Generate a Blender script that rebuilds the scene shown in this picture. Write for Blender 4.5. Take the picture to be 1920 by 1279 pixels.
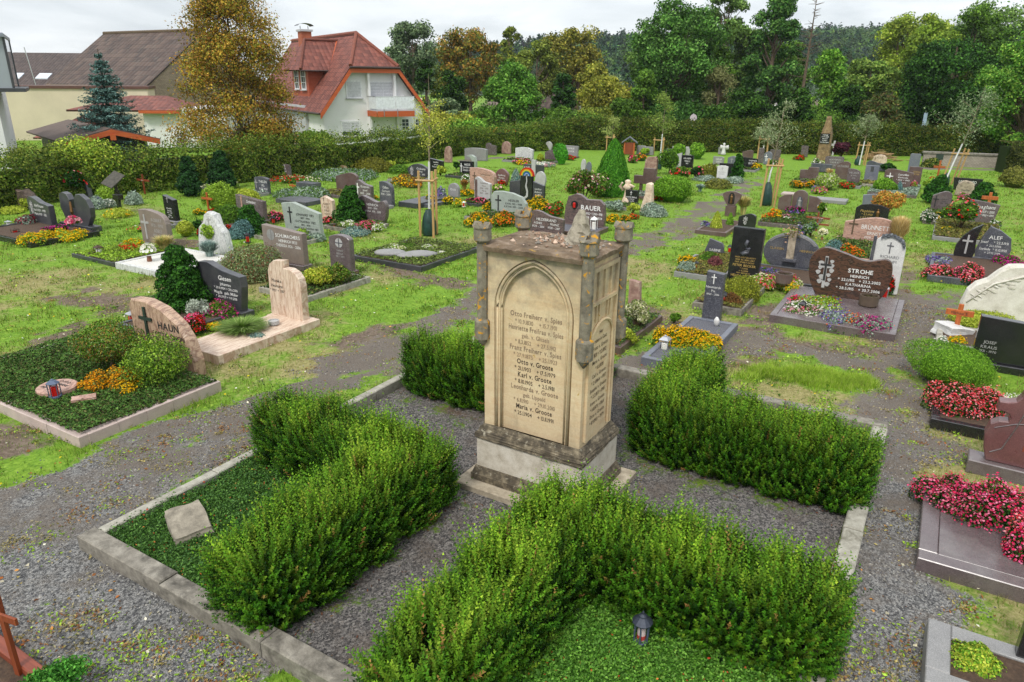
import bpy,bmesh,math,random
import numpy as np
from mathutils import Vector,Matrix
for _o in list(bpy.data.objects):
 bpy.data.objects.remove(_o)
SC = bpy.context.scene
COL = SC.collection
R = math.radians
# ------------------------------------------------------------------ camera
F_PX,YH,CAM_H,ROLL = 1340.0,148.0,4.5,R(0.6)
PITCH = math.atan((639.5 - YH) / F_PX)
_c,_s = math.cos(ROLL),math.sin(ROLL)
cam_d = bpy.data.cameras.new('camera')
cam_d.sensor_width = 36.0
cam_d.lens = 36.0 * F_PX / 1920.0
cam_d.clip_end = 5000
cam = bpy.data.objects.new('camera',cam_d)
COL.objects.link(cam)
_U = Vector((0,math.sin(PITCH),math.cos(PITCH)))
_Fw = Vector((0,math.cos(PITCH),-math.sin(PITCH)))
_Rt = Vector((1,0,0))
_r2 = _Rt * _c + _U * _s
_u2 = -_Rt * _s + _U * _c
cam.matrix_world = Matrix(((_r2.x,_u2.x,-_Fw.x,0),(_r2.y,_u2.y,-_Fw.y,0),(_r2.z,_u2.z,-_Fw.z,CAM_H),(0,0,0,1)))
SC.camera = cam
# ------------------------------------------------------------------ sky, sun, exposure
SUN_EL,SUN_AZ = R(52),R(205)      # azimuth measured clockwise from +Y
W = bpy.data.worlds.new('World')
SC.world = W
W.use_nodes = True
_nt = W.node_tree
_nt.nodes.clear()
_out = _nt.nodes.new('ShaderNodeOutputWorld')
_bg = _nt.nodes.new('ShaderNodeBackground')
_bg.inputs['Strength'].default_value = 0.13
_sky = _nt.nodes.new('ShaderNodeTexSky')
_sky.sky_type = 'NISHITA'
_sky.sun_disc = False
_sky.sun_elevation = SUN_EL
_sky.sun_rotation = SUN_AZ
_tc = _nt.nodes.new('ShaderNodeTexCoord')
_mp = _nt.nodes.new('ShaderNodeMapping')
_mp.inputs['Scale'].default_value = (2.2,2.2,9.0)
_mp.inputs['Location'].default_value = (0.35,0.2,0.1)
_nz = _nt.nodes.new('ShaderNodeTexNoise')
_nz.inputs['Scale'].default_value = 1.9
_nz.inputs['Detail'].default_value = 7
_nz.inputs['Roughness'].default_value = 0.56
_nz.inputs['Distortion'].default_value = 0.35
_cr = _nt.nodes.new('ShaderNodeValToRGB')
_cr.color_ramp.elements[0].position = 0.34
_cr.color_ramp.elements[0].color = (3.2,3.42,3.6,1)
_cr.color_ramp.elements[1].position = 0.60
_cr.color_ramp.elements[1].color = (4.85,5.0,5.1,1)
_mx = _nt.nodes.new('ShaderNodeMix')
_mx.data_type = 'RGBA'
_mx.inputs['Factor'].default_value = 0.92
_L = _nt.links.new
_L(_tc.outputs['Generated'],_mp.inputs['Vector'])
_L(_mp.outputs['Vector'],_nz.inputs['Vector'])
_L(_nz.outputs['Fac'],_cr.inputs['Fac'])
_L(_sky.outputs['Color'],_mx.inputs['A'])
_L(_cr.outputs['Color'],_mx.inputs['B'])
_sx = _nt.nodes.new('ShaderNodeSeparateXYZ')       # overcast sky: about three times brighter overhead than at the horizon
_mr = _nt.nodes.new('ShaderNodeMapRange')
_mr.inputs['From Min'].default_value = 0.0
_mr.inputs['From Max'].default_value = 1.0
_mr.inputs['To Min'].default_value = 1.0
_mr.inputs['To Max'].default_value = 1.6
_vm = _nt.nodes.new('ShaderNodeVectorMath')
_vm.operation = 'SCALE'
_L(_tc.outputs['Generated'],_sx.inputs[0])
_L(_sx.outputs['Z'],_mr.inputs['Value'])
_L(_mx.outputs['Result'],_vm.inputs[0])
_L(_mr.outputs['Result'],_vm.inputs['Scale'])
_L(_vm.outputs['Vector'],_bg.inputs['Color'])
_L(_bg.outputs['Background'],_out.inputs['Surface'])
sun_d = bpy.data.lights.new('sun','SUN')
sun_d.energy = 1.5
sun_d.angle = R(11)
sun_d.color = (1.0,0.96,0.90)
sun = bpy.data.objects.new('sun',sun_d)
COL.objects.link(sun)
_sd = Vector((math.sin(SUN_AZ) * math.cos(SUN_EL),math.cos(SUN_AZ) * math.cos(SUN_EL),math.sin(SUN_EL)))
sun.rotation_euler = _sd.to_track_quat('Z','Y').to_euler()
SC.view_settings.view_transform = 'Standard'
SC.view_settings.look = 'None'
SC.view_settings.exposure = 0.72
SC.view_settings.gamma = 1.0
SC.render.engine = 'CYCLES'
SC.cycles.use_denoising = True
SC.cycles.max_bounces = 5
SC.cycles.transparent_max_bounces = 6
# ------------------------------------------------------------------ geometry of the photograph's ground plane
def ray(px,py):
 x,y = (px - 960) / F_PX,(639.5 - py) / F_PX
 x,y = _c * x - _s * y,_s * x + _c * y
 return Vector((x,math.cos(PITCH) + y * math.sin(PITCH),-math.sin(PITCH) + y * math.cos(PITCH)))
def g(px,py,z=0.0):
 d = ray(px,py)
 p = d * ((z - CAM_H) / d.z)
 return Vector((p.x,p.y,z))
def at(px,Y,py=250,z=0.0):            # point at distance Y straight ahead, in the direction of a pixel
 d = ray(px,py)
 return Vector((d.x * Y / d.y,Y,z))
def height(px,yb,yt):
 p = g(px,yb)
 return height_at(p,px,yt)
def height_at(p,px,yt):
 d = ray(px,yt)
 return max(0.03,CAM_H + d.z * p.y / d.y)
def depth(p):
 return p.y * math.cos(PITCH) - (p.z - CAM_H) * math.sin(PITCH)
def mpp(p):
 return depth(p) / F_PX
GRID = -30.5
def dirs(yaw):
 a = R(yaw)
 return Vector((math.cos(a),math.sin(a),0)),Vector((-math.sin(a),math.cos(a),0))
def plane_w(p,yaw,wpx):                # true width of a face at yaw that shows wpx wide
 d,_ = dirs(yaw)
 zc = depth(p)
 per = F_PX * abs(d.x * zc - p.x * d.y * math.cos(PITCH)) / (zc * zc)
 return wpx / max(per,1e-6)
# ------------------------------------------------------------------ helpers
def H(h,a=1.0):                         # sRGB hex to linear
 h = h.lstrip('#')
 o = []
 for i in (0,2,4):
  v = int(h[i:i + 2],16) / 255
  o.append(v / 12.92 if v <= 0.04045 else ((v + 0.055) / 1.055) ** 2.4)
 return (o[0] * a,o[1] * a,o[2] * a)
def rng(seed):
 return np.random.default_rng(seed)
_seed = [100]
def nrng():
 _seed[0] += 1
 return np.random.default_rng(_seed[0])
class MB:                                # collects vertices, faces, colours -> one mesh object
 def __init__(s):
  s.V,s.F,s.C,s.M,s.n = [],[],[],[],0
 def add(s,v,f,col=None,mi=0):
  v = np.asarray(v,float).reshape(-1,3)
  if isinstance(f,np.ndarray):
   s.F.append(f + s.n)
   s.M.append(np.full(len(f),mi))
  else:
   groups = {}
   for q in f:
    groups.setdefault(len(q),[]).append(q)
   for k,qs in groups.items():
    s.F.append(np.array(qs) + s.n)
    s.M.append(np.full(len(qs),mi))
  s.V.append(v)
  if col is None:
   col = (0.5,0.5,0.5)
  c = np.asarray(col,float)
  if c.ndim == 1:
   c = np.tile(c,(len(v),1))
  s.C.append(c)
  s.n += len(v)
  return s
 def mesh(s,name):
  me = bpy.data.meshes.new(name)
  if not s.V:
   return me
  v = np.concatenate(s.V)
  c = np.concatenate(s.C)
  tot = sum(f.size for f in s.F)
  nf = sum(len(f) for f in s.F)
  loops = np.concatenate([f.ravel() for f in s.F]).astype(np.int32)
  sizes = np.concatenate([np.full(len(f),f.shape[1]) for f in s.F])
  starts = np.concatenate([[0],np.cumsum(sizes)[:-1]]).astype(np.int32)
  me.vertices.add(len(v))
  me.vertices.foreach_set('co',v.astype(np.float32).ravel())
  me.loops.add(tot)
  me.loops.foreach_set('vertex_index',loops)
  me.polygons.add(nf)
  me.polygons.foreach_set('loop_start',starts)
  me.polygons.foreach_set('material_index',np.concatenate(s.M).astype(np.int32))
  at_ = me.color_attributes.new('col','FLOAT_COLOR','POINT')
  at_.data.foreach_set('color',np.concatenate([c,np.ones((len(c),1))],1).astype(np.float32).ravel())
  me.update(calc_edges=True)
  return me
 def obj(s,name,mat,parent=None,loc=None,rz=0.0,smooth=False):
  me = s.mesh(name)
  for m in (mat if isinstance(mat,(list,tuple)) else [mat]):
   me.materials.append(m)
  me.polygons.foreach_set('use_smooth',np.full(len(me.polygons),bool(smooth)))
  return link(name,me,parent,loc,rz)
def link(name,data,parent=None,loc=None,rz=0.0):
 o = bpy.data.objects.new(name,data)
 COL.objects.link(o)
 if parent is not None:
  o.parent = parent
 if loc is not None:
  o.location = loc
 if rz:
  o.rotation_euler = (0,0,rz)
 return o
def tag(o,label,cat,group=None,kind=None):
 if label:
  o['label'] = label
 if cat:
  o['category'] = cat
 if group:
  o['group'] = group
 if kind:
  o['kind'] = kind
 return o
def thing(name,loc,yaw=0.0,label=None,cat=None,group=None):
 o = link(name,None,None,loc,R(yaw))
 o.empty_display_size = 0.1
 return tag(o,label,cat,group)
def structure(o):
 o['kind'] = 'structure'
 return o
def box(mb,x0,x1,y0,y1,z0,z1,col=None,mi=0,taper=0.0):
 t = taper
 v = [(x0,y0,z0),(x1,y0,z0),(x1,y1,z0),(x0,y1,z0),(x0 + t,y0 + t,z1),(x1 - t,y0 + t,z1),(x1 - t,y1 - t,z1),(x0 + t,y1 - t,z1)]
 mb.add(v,[(0,3,2,1),(4,5,6,7),(0,1,5,4),(1,2,6,5),(2,3,7,6),(3,0,4,7)],col,mi)
 return mb
def bbox(mb,x0,x1,y0,y1,z0,z1,b=0.01,col=None,mi=0):   # box with chamfered upper rim
 v = []
 for z,i in ((z0,0),(z1 - b,0),(z1,b)):
  v += [(x0 + i,y0 + i,z),(x1 - i,y0 + i,z),(x1 - i,y1 - i,z),(x0 + i,y1 - i,z)]
 f = [(8,9,10,11),(0,3,2,1)]
 for k in (0,4):
  for i in range(4):
   j = (i + 1) % 4
   f.append((k + i,k + j,k + 4 + j,k + 4 + i))
 mb.add(v,f,col,mi)
 return mb
def tube(mb,pts,rad,n=6,col=None,mi=0,cap=True):
 pts = [Vector(p) for p in pts]
 if not isinstance(rad,(list,tuple)):
  rad = [rad] * len(pts)
 v,f = [],[]
 up = Vector((0,0,1))
 for i,p in enumerate(pts):
  t = (pts[min(i + 1,len(pts) - 1)] - pts[max(i - 1,0)]).normalized()
  a = t.cross(up)
  if a.length < 0.05:
   a = t.cross(Vector((1,0,0)))
  a.normalize()
  b = t.cross(a)
  for k in range(n):
   w = 2 * math.pi * k / n
   v.append(p + (a * math.cos(w) + b * math.sin(w)) * rad[i])
 for i in range(len(pts) - 1):
  for k in range(n):
   k2 = (k + 1) % n
   f.append((i * n + k,i * n + k2,(i + 1) * n + k2,(i + 1) * n + k))
 if cap:
  f.append(tuple(range(n - 1,-1,-1)))
  f.append(tuple(range((len(pts) - 1) * n,len(pts) * n)))
 mb.add([tuple(q) for q in v],f,col,mi)
 return mb
def lathe(mb,prof,n=14,c=(0,0,0),col=None,mi=0,ph=0.0):
 v,f = [],[]
 for r_,z in prof:
  for k in range(n):
   w = 2 * math.pi * k / n + ph
   v.append((c[0] + r_ * math.cos(w),c[1] + r_ * math.sin(w),c[2] + z))
 for i in range(len(prof) - 1):
  for k in range(n):
   k2 = (k + 1) % n
   f.append((i * n + k,i * n + k2,(i + 1) * n + k2,(i + 1) * n + k))
 f.append(tuple(range(n - 1,-1,-1)))
 f.append(tuple(range((len(prof) - 1) * n,len(prof) * n)))
 mb.add(v,f,col,mi)
 return mb
def from_bm(bm,name,mat,parent=None,loc=None,rz=0.0,smooth=False):
 me = bpy.data.meshes.new(name)
 bm.to_mesh(me)
 bm.free()
 for m in (mat if isinstance(mat,(list,tuple)) else [mat]):
  me.materials.append(m)
 if smooth:
  for p in me.polygons:
   p.use_smooth = True
 return link(name,me,parent,loc,rz)
def extrude_outline(pts,y0,y1,bev=0.008,rough=0.0,seed=0,hole=None):
 """outline in the x-z plane -> solid between y0 (front) and y1 with softened rims"""
 bm = bmesh.new()
 fv = [bm.verts.new((x,y0,z)) for x,z in pts]
 bv = [bm.verts.new((x,y1,z)) for x,z in pts]
 n = len(pts)
 ff = bm.faces.new(fv)
 bf = bm.faces.new(list(reversed(bv)))
 for i in range(n):
  j = (i + 1) % n
  bm.faces.new((fv[j],fv[i],bv[i],bv[j]))
 bmesh.ops.recalc_face_normals(bm,faces=bm.faces[:])
 if bev > 0:
  ed = [e for e in bm.edges if e.is_boundary or (abs(e.verts[0].co.y - e.verts[1].co.y) < 1e-6)]
  try:
   bmesh.ops.bevel(bm,geom=ed,offset=bev,segments=1,affect='EDGES')
  except Exception:
   pass
 if rough > 0:
  r_ = random.Random(seed)
  big = [e for e in bm.edges if e.calc_length() > 0.12 and abs(e.verts[0].co.y - e.verts[1].co.y) > 0.02]
  if big:
   bmesh.ops.subdivide_edges(bm,edges=big,cuts=2,use_grid_fill=True)
  for v in bm.verts:
   if v.co.y > y0 + 0.012:
    v.co.x += r_.uniform(-rough,rough)
    v.co.z += r_.uniform(-rough,rough) * (1 if v.co.z > 0.05 else 0)
    v.co.y += r_.uniform(-rough,rough)
 bmesh.ops.triangulate(bm,faces=[f for f in bm.faces if len(f.verts) > 4])
 return bm
def spline(pts,k=6):
 """open Catmull-Rom through pts"""
 P = [np.array(p,float) for p in pts]
 P = [2 * P[0] - P[1]] + P + [2 * P[-1] - P[-2]]
 o = []
 for i in range(1,len(P) - 2):
  for j in range(k):
   t = j / k
   a,b,c_,d = P[i - 1],P[i],P[i + 1],P[i + 2]
   o.append(0.5 * ((2 * b) + (-a + c_) * t + (2 * a - 5 * b + 4 * c_ - d) * t * t + (-a + 3 * b - 3 * c_ + d) * t ** 3))
 o.append(P[-2])
 return [tuple(q) for q in o]
# value noise for layout decisions
_perm = rng(7).random((64,64))
def vnoise(x,y,sc):
 x,y = np.asarray(x) * sc,np.asarray(y) * sc
 xi,yi = np.floor(x).astype(int),np.floor(y).astype(int)
 fx,fy = x - xi,y - yi
 fx,fy = fx * fx * (3 - 2 * fx),fy * fy * (3 - 2 * fy)
 a,b = _perm[xi % 64,yi % 64],_perm[(xi + 1) % 64,yi % 64]
 c_,d = _perm[xi % 64,(yi + 1) % 64],_perm[(xi + 1) % 64,(yi + 1) % 64]
 return (a * (1 - fx) + b * fx) * (1 - fy) + (c_ * (1 - fx) + d * fx) * fy
def fbm(x,y,sc):
 return 0.5 * vnoise(x,y,sc) + 0.3 * vnoise(x + 17,y + 5,sc * 2.1) + 0.2 * vnoise(x + 3,y + 31,sc * 4.3)
# ------------------------------------------------------------------ materials
def newmat(name):
 m = bpy.data.materials.new(name)
 m.use_nodes = True
 nt = m.node_tree
 b = nt.nodes['Principled BSDF']
 return m,nt,b
def N(nt,typ,props=None,**inp):
 n = nt.nodes.new(typ)
 for k,v in (props or {}).items():
  setattr(n,k,v)
 for k,v in inp.items():
  k = k.replace('_',' ')
  s = n.inputs[int(k)] if k.isdigit() else n.inputs[k]
  if hasattr(v,'is_output'):
   nt.links.new(v,s)
  else:
   s.default_value = v
 return n
def c4(c):
 return (c[0],c[1],c[2],1.0)
def coords(nt,space='Object',rnd=True,scale=(1,1,1)):
 tc = N(nt,'ShaderNodeTexCoord')
 mp = N(nt,'ShaderNodeMapping',Vector=tc.outputs[space],Scale=scale)
 if rnd:
  oi = N(nt,'ShaderNodeObjectInfo')
  mu = N(nt,'ShaderNodeMath',{'operation': 'MULTIPLY'},**{'0': oi.outputs['Random'],'1': 61.0})
  cb = N(nt,'ShaderNodeCombineXYZ',X=mu.outputs[0],Y=mu.outputs[0],Z=mu.outputs[0])
  nt.links.new(cb.outputs[0],mp.inputs['Location'])
 return mp.outputs[0]
def noise(nt,vec,scale,detail=4.0,rough=0.55,dist=0.0):
 return N(nt,'ShaderNodeTexNoise',Vector=vec,Scale=scale,Detail=detail,Roughness=rough,Distortion=dist).outputs['Fac']
def ramp(nt,fac,stops,interp='LINEAR'):
 n = N(nt,'ShaderNodeValToRGB',Fac=fac)
 cr = n.color_ramp
 cr.interpolation = interp
 while len(cr.elements) < len(stops):
  cr.elements.new(0.5)
 for e,(p,c) in zip(cr.elements,stops):
  e.position = p
  e.color = c4(c) if len(c) == 3 else c
 return n.outputs['Color']
def val(nt,fac,a,b):
 return ramp(nt,fac,[(a,(0,0,0)),(b,(1,1,1))])
def mix(nt,fac,a,b,mode='MIX'):
 n = N(nt,'ShaderNodeMix',{'data_type': 'RGBA','blend_type': mode})
 for k,v in ((0,fac),(6,a),(7,b)):
  if hasattr(v,'is_output'):
   nt.links.new(v,n.inputs[k])
  else:
   n.inputs[k].default_value = (c4(v) if k else v)
 return n.outputs[2]
def bump(nt,b,h,strength,dist=0.01):
 n = N(nt,'ShaderNodeBump',Height=h,Strength=strength,Distance=dist)
 nt.links.new(n.outputs[0],b.inputs['Normal'])
def setc(nt,b,col):
 if hasattr(col,'is_output'):
  nt.links.new(col,b.inputs['Base Color'])
 else:
  b.inputs['Base Color'].default_value = c4(col)
def granite(name,dark,mid,light,rough=0.35,speck=190.0,cloud=5.0,bmp=0.05,weather=0.25):
 m,nt,b = newmat(name)
 v = coords(nt)
 a = ramp(nt,noise(nt,v,speck,3,0.7),[(0.34,dark),(0.52,mid),(0.68,light)])
 cl = ramp(nt,noise(nt,v,cloud,6,0.6),[(0.3,tuple(x * 0.72 for x in mid)),(0.7,tuple(min(1,x * 1.25) for x in mid))])
 col = mix(nt,0.45,a,cl)
 # greyish weather film in large patches, a little dust on ledges
 w = val(nt,noise(nt,v,2.3,7,0.66),0.46,0.75)
 wm = N(nt,'ShaderNodeMath',{'operation': 'MULTIPLY'},**{'0': w,'1': weather}).outputs[0]
 col = mix(nt,wm,col,(0.30,0.29,0.26))
 setc(nt,b,col)
 rr = N(nt,'ShaderNodeMapRange',Value=noise(nt,v,9.0,5),**{'To Min': max(0.05,rough - 0.12),'To Max': rough + 0.18}).outputs[0]
 nt.links.new(rr,b.inputs['Roughness'])
 b.inputs['Specular IOR Level'].default_value = 0.75 if rough < .34 else 0.5
 bump(nt,b,noise(nt,v,70.0,6,0.7),bmp,0.006)
 return m
def gneiss(name,dark,mid,light,rough=0.3,sc=(1.2,1,5.0),tilt=0.35,dist=2.0):
 m,nt,b = newmat(name)
 v0 = coords(nt)
 mp = N(nt,'ShaderNodeMapping',Vector=v0,Scale=sc,Rotation=(0,tilt,0)).outputs[0]
 band = noise(nt,mp,2.6,8,0.62,dist)
 a = ramp(nt,band,[(0.3,dark),(0.47,mid),(0.56,dark),(0.72,light)])
 sp = ramp(nt,noise(nt,v0,160,3,0.7),[(0.35,(0.35,0.35,0.35)),(0.6,(0.65,0.65,0.65))])
 setc(nt,b,mix(nt,0.5,a,sp,'OVERLAY'))
 b.inputs['Roughness'].default_value = rough
 bump(nt,b,noise(nt,v0,60.0,5),0.06,0.005)
 return m
def roughstone(name,cols,sc=6.0,bmp=0.7,rough=0.9,lichen=None,lich_amt=0.62,stain=None,stain_at=(0.55,0.72)):
 m,nt,b = newmat(name)
 v = coords(nt)
 n1 = noise(nt,v,sc,9,0.65)
 k = len(cols)
 a = ramp(nt,n1,[(0.28 + 0.44 * i / (k - 1),c) for i,c in enumerate(cols)])
 fine = noise(nt,v,sc * 16,5,0.7)
 a = mix(nt,0.35,a,ramp(nt,fine,[(0.3,(0.25,0.25,0.25)),(0.7,(0.75,0.75,0.75))]),'OVERLAY')
 if stain:
  a = mix(nt,val(nt,noise(nt,v,sc * 0.45,8,0.7,0.4),*stain_at),a,stain)
 if lichen:
  a = mix(nt,val(nt,noise(nt,v,sc * 1.3,7,0.62,0.8),lich_amt,lich_amt + 0.05),a,lichen)
 setc(nt,b,a)
 b.inputs['Roughness'].default_value = rough
 h = mix(nt,0.4,n1,fine)
 bump(nt,b,h,bmp,0.012)
 return m
def plain(name,col,rough=0.6,metal=0.0,var=0.15,sc=8.0,bmp=0.0,bsc=40.0):
 m,nt,b = newmat(name)
 v = coords(nt)
 a = ramp(nt,noise(nt,v,sc,6,0.6),[(0.3,tuple(x * (1 - var) for x in col)),(0.7,tuple(min(1,x * (1 + var)) for x in col))])
 setc(nt,b,a)
 b.inputs['Roughness'].default_value = rough
 b.inputs['Metallic'].default_value = metal
 if bmp:
  bump(nt,b,noise(nt,v,bsc,5),bmp,0.01)
 return m
def wood(name,c1,c2,rough=0.6,axis=2,sc=10.0):
 m,nt,b = newmat(name)
 s = [sc * 3,sc * 3,sc * 3]
 s[axis] = sc * 0.25
 v = coords(nt,scale=tuple(s))
 a = ramp(nt,noise(nt,v,1.0,6,0.6,0.6),[(0.3,c1),(0.7,c2)])
 setc(nt,b,a)
 b.inputs['Roughness'].default_value = rough
 bump(nt,b,noise(nt,v,2.0,4),0.15,0.004)
 return m
def leafmat(name,trans=0.3,rough=0.55,spec=0.3):
 m,nt,b = newmat(name)
 at_ = N(nt,'ShaderNodeAttribute',{'attribute_name': 'col'})
 v = coords(nt)
 # light and dark clumps of a plant's own colour
 cl = ramp(nt,noise(nt,v,3.0,4,0.6),[(0.3,(0.36,0.38,0.34)),(0.7,(0.62,0.6,0.6))])
 col = mix(nt,0.55,at_.outputs['Color'],cl,'OVERLAY')
 setc(nt,b,col)
 b.inputs['Roughness'].default_value = rough
 b.inputs['Specular IOR Level'].default_value = spec
 tr = N(nt,'ShaderNodeBsdfTranslucent',Color=col)
 ms = N(nt,'ShaderNodeMixShader',Fac=trans)
 nt.links.new(b.outputs[0],ms.inputs[1])
 nt.links.new(tr.outputs[0],ms.inputs[2])
 nt.links.new(ms.outputs[0],nt.nodes['Material Output'].inputs['Surface'])
 return m
LEAF = leafmat('leaf',0.15,0.6,0.1)
NEEDLE = leafmat('needle',0.14,0.6,0.1)
PETAL = leafmat('petal',0.3,0.6,0.12)
BARK = roughstone('bark',[H('3a3128'),H('5b4c3c'),H('75664f')],9,0.8)
BARKPALE = roughstone('bark_pale',[H('6a5f4c'),H('8d8069')],12,0.4)
ST = {
 'black': granite('black_granite',(0.006,0.006,0.008),(0.012,0.012,0.014),(0.05,0.05,0.055),0.14,240,5,0.01,0.04),
 'anthracite': granite('anthracite_granite',(0.012,0.013,0.016),(0.034,0.035,0.042),(0.14,0.14,0.15),0.3,110,6,0.04,0.18),
 'slate': granite('slate_stone',(0.022,0.023,0.03),(0.062,0.064,0.08),(0.2,0.2,0.23),0.36,45,3.0,0.25,0.25),
 'bluegrey': granite('bluegrey_granite',(0.06,0.065,0.085),(0.13,0.14,0.17),(0.3,0.31,0.35),0.4,120,5,0.1,0.25),
 'grey': granite('grey_granite',(0.11,0.11,0.11),(0.23,0.225,0.22),(0.42,0.41,0.4),0.5,150,5,0.1,0.3),
 'lightgrey': granite('lightgrey_stone',(0.25,0.25,0.25),(0.42,0.41,0.40),(0.6,0.59,0.57),0.55,110,5,0.12,0.3),
 'white': granite('white_stone',(0.42,0.42,0.41),(0.6,0.59,0.57),(0.74,0.73,0.7),0.5,60,4,0.1,0.15),
 'mauve': granite('mauve_granite',(0.045,0.034,0.036),(0.115,0.088,0.09),(0.25,0.19,0.185),0.24,130,5,0.05,0.3),
 'brown': granite('brown_granite',(0.045,0.028,0.024),(0.105,0.065,0.056),(0.23,0.15,0.13),0.34,130,5,0.05,0.25),
 'red': granite('red_granite',(0.06,0.022,0.024),(0.14,0.055,0.055),(0.27,0.13,0.12),0.3,120,5,0.04,0.15),
 'taupe': granite('taupe_granite',(0.09,0.07,0.06),(0.2,0.155,0.13),(0.36,0.29,0.25),0.42,130,5,0.08,0.25),
 'pink': gneiss('pink_marble',H('a98a74'),H('d5c2ae'),H('e3d6c6'),0.4,(7.0,1,0.8),0.08,0.8),
 'pinkgneiss': gneiss('pink_gneiss',H('8d6a5b'),H('bb9685'),H('c9b0a2'),0.45,(1.0,1,4.0),0.3,2.5),
 'darkgneiss': gneiss('dark_gneiss',(0.022,0.017,0.015),(0.11,0.055,0.036),(0.16,0.095,0.07),0.22,(1.3,1,4.5),0.25,1.6),
 'mauvegneiss': gneiss('mauve_gneiss',(0.055,0.042,0.042),(0.16,0.11,0.10),(0.24,0.17,0.15),0.32,(1.3,1,3.0),0.5,2.2),
 'pinkkerb': granite('pink_kerb_stone',(0.3,0.22,0.19),(0.47,0.37,0.33),(0.6,0.5,0.46),0.6,120,4,0.1,0.35),
 'haun': gneiss('sand_gneiss',H('80604e'),H('b89c84'),H('cfb8a2'),0.5,(6.0,1,1.2),-0.3,1.4),
 'green': granite('greengrey_granite',(0.17,0.2,0.17),(0.31,0.35,0.31),(0.5,0.53,0.48),0.5,70,4,0.1,0.2),
 'marble': gneiss('grey_marble',H('9b9c9a'),H('cfcfcb'),H('e2e1dc'),0.6,(3.0,1,1.0),0.4,3.0),
 'carved': roughstone('carved_white_stone',[H('b4ae9f'),H('cdc8bb'),H('dedad0')],4,0.35,0.85,None,0.6,H('8b8877'),(0.56,0.76)),
 'lava': roughstone('dark_lava',[H('2f2925'),H('4d4138'),H('6b5b4c')],8,0.8),
 'sandstone': roughstone('brown_sandstone',[H('54432f'),H('806a4a'),H('a08a66')],7,0.6,stain=H('3a342a')),
 'field': roughstone('field_stone',[H('6b5f50'),H('9a8c78'),H('b7a995')],7,0.6,stain=H('4c463c')),
 'cream': roughstone('cream_stone',[H('a8917a'),H('d3bda4'),H('e8dac6')],7,0.7,stain=H('96765c'),stain_at=(0.6,0.7)),
 'redfield': roughstone('red_field_stone',[H('6d5048'),H('937468'),H('b09a8a')],6,0.6),
}
CONCRETE = roughstone('concrete',[H('5f5a50'),H('7d776c'),H('989286')],9,0.35,0.9,None,0.62,H('45413a'),(0.48,0.68))
CONCPALE = roughstone('pale_concrete',[H('7d796d'),H('9a9689'),H('b0ac9f')],9,0.35,0.9,None,0.62,H('5c5748'),(0.52,0.7))
SOIL = roughstone('soil',[H('33261c'),H('4a3829'),H('5e4a38')],22,0.9)
METALD = plain('dark_metal',(0.03,0.03,0.035),0.4,0.6)
BRONZE = plain('bronze',H('7a5a35'),0.4,0.8,0.35,20)
GOLD = plain('gold_lettering',H('b89a58'),0.45,0.3)
WHITEP = plain('white_lettering',(0.72,0.71,0.68),0.6)
BLACKP = plain('black_lettering',(0.02,0.02,0.02),0.6)
BROWNP = plain('brown_lettering',H('5a4a38'),0.8)
SLATEP = plain('slate_lettering',(.09,.09,.1),.6)
GREYP = plain('grey_lettering',(0.35,0.34,0.33),0.6)
COPPERP = plain('copper_lettering',H('9a4a24'),0.45,0.4)
VERDI = plain('green_bronze',H('3b4a40'),0.55,0.5,0.3,30)
ORANGEWOOD = wood('orange_wood',H('8f4414'),H('b8642a'))
REDWOOD = wood('red_wood',H('6a2c12'),H('8c4420'))
STAKEWOOD = wood('stake_wood',H('9c7a48'),H('c09c66'))
DARKWOOD = wood('dark_wood',H('2a2019'),H('413227'))
def glass(name,col,rough=0.1):
 m,nt,b = newmat(name)
 b.inputs['Base Color'].default_value = c4(col)
 b.inputs['Roughness'].default_value = rough
 b.inputs['Specular IOR Level'].default_value = 0.6
 return m
REDGLASS = glass('red_candle',(0.5,0.012,0.01),0.2)
WAX = plain('white_wax',(0.75,0.72,0.66),0.5)
WHITEMETAL = plain('white_metal',(0.72,0.72,0.7),0.4)
BAGGREEN = plain('green_bag',H('1f3d36'),0.35,0.0,0.4,9,0.8,14)
# ------------------------------------------------------------------ plants
def unit(v):
 return v / np.maximum(np.linalg.norm(v,axis=-1,keepdims=True),1e-9)
def pick(r_,pal,n,jit=0.18):
 p = np.array(pal)
 c = p[r_.integers(0,len(p),n)]
 return np.clip(c * (1 + jit * r_.normal(0,1,(n,1))),0.002,0.95)
def leaves(mb,P,Nn,size,cols,r_,asp=0.5,wild=0.6,up=0.0,mi=0):
 """one small folded leaf quad per point"""
 n = len(P)
 if n == 0:
  return
 nn = unit(Nn + wild * r_.normal(0,1,(n,3)))
 t = r_.normal(0,1,(n,3)) + np.array([0,0,up])
 t = unit(t - (t * nn).sum(1,keepdims=True) * nn)
 b = np.cross(nn,t)
 s = (size * r_.uniform(0.65,1.3,n))[:,None] if np.ndim(size) == 0 else size[:,None]
 v = np.stack([P - t * s * 0.5,P + b * s * asp * 0.5 + nn * s * 0.1,P + t * s * 0.5,P - b * s * asp * 0.5 + nn * s * 0.1],1)
 f = np.arange(4 * n).reshape(n,4)
 mb.add(v.reshape(-1,3),f,np.repeat(cols,4,0),mi)
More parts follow.
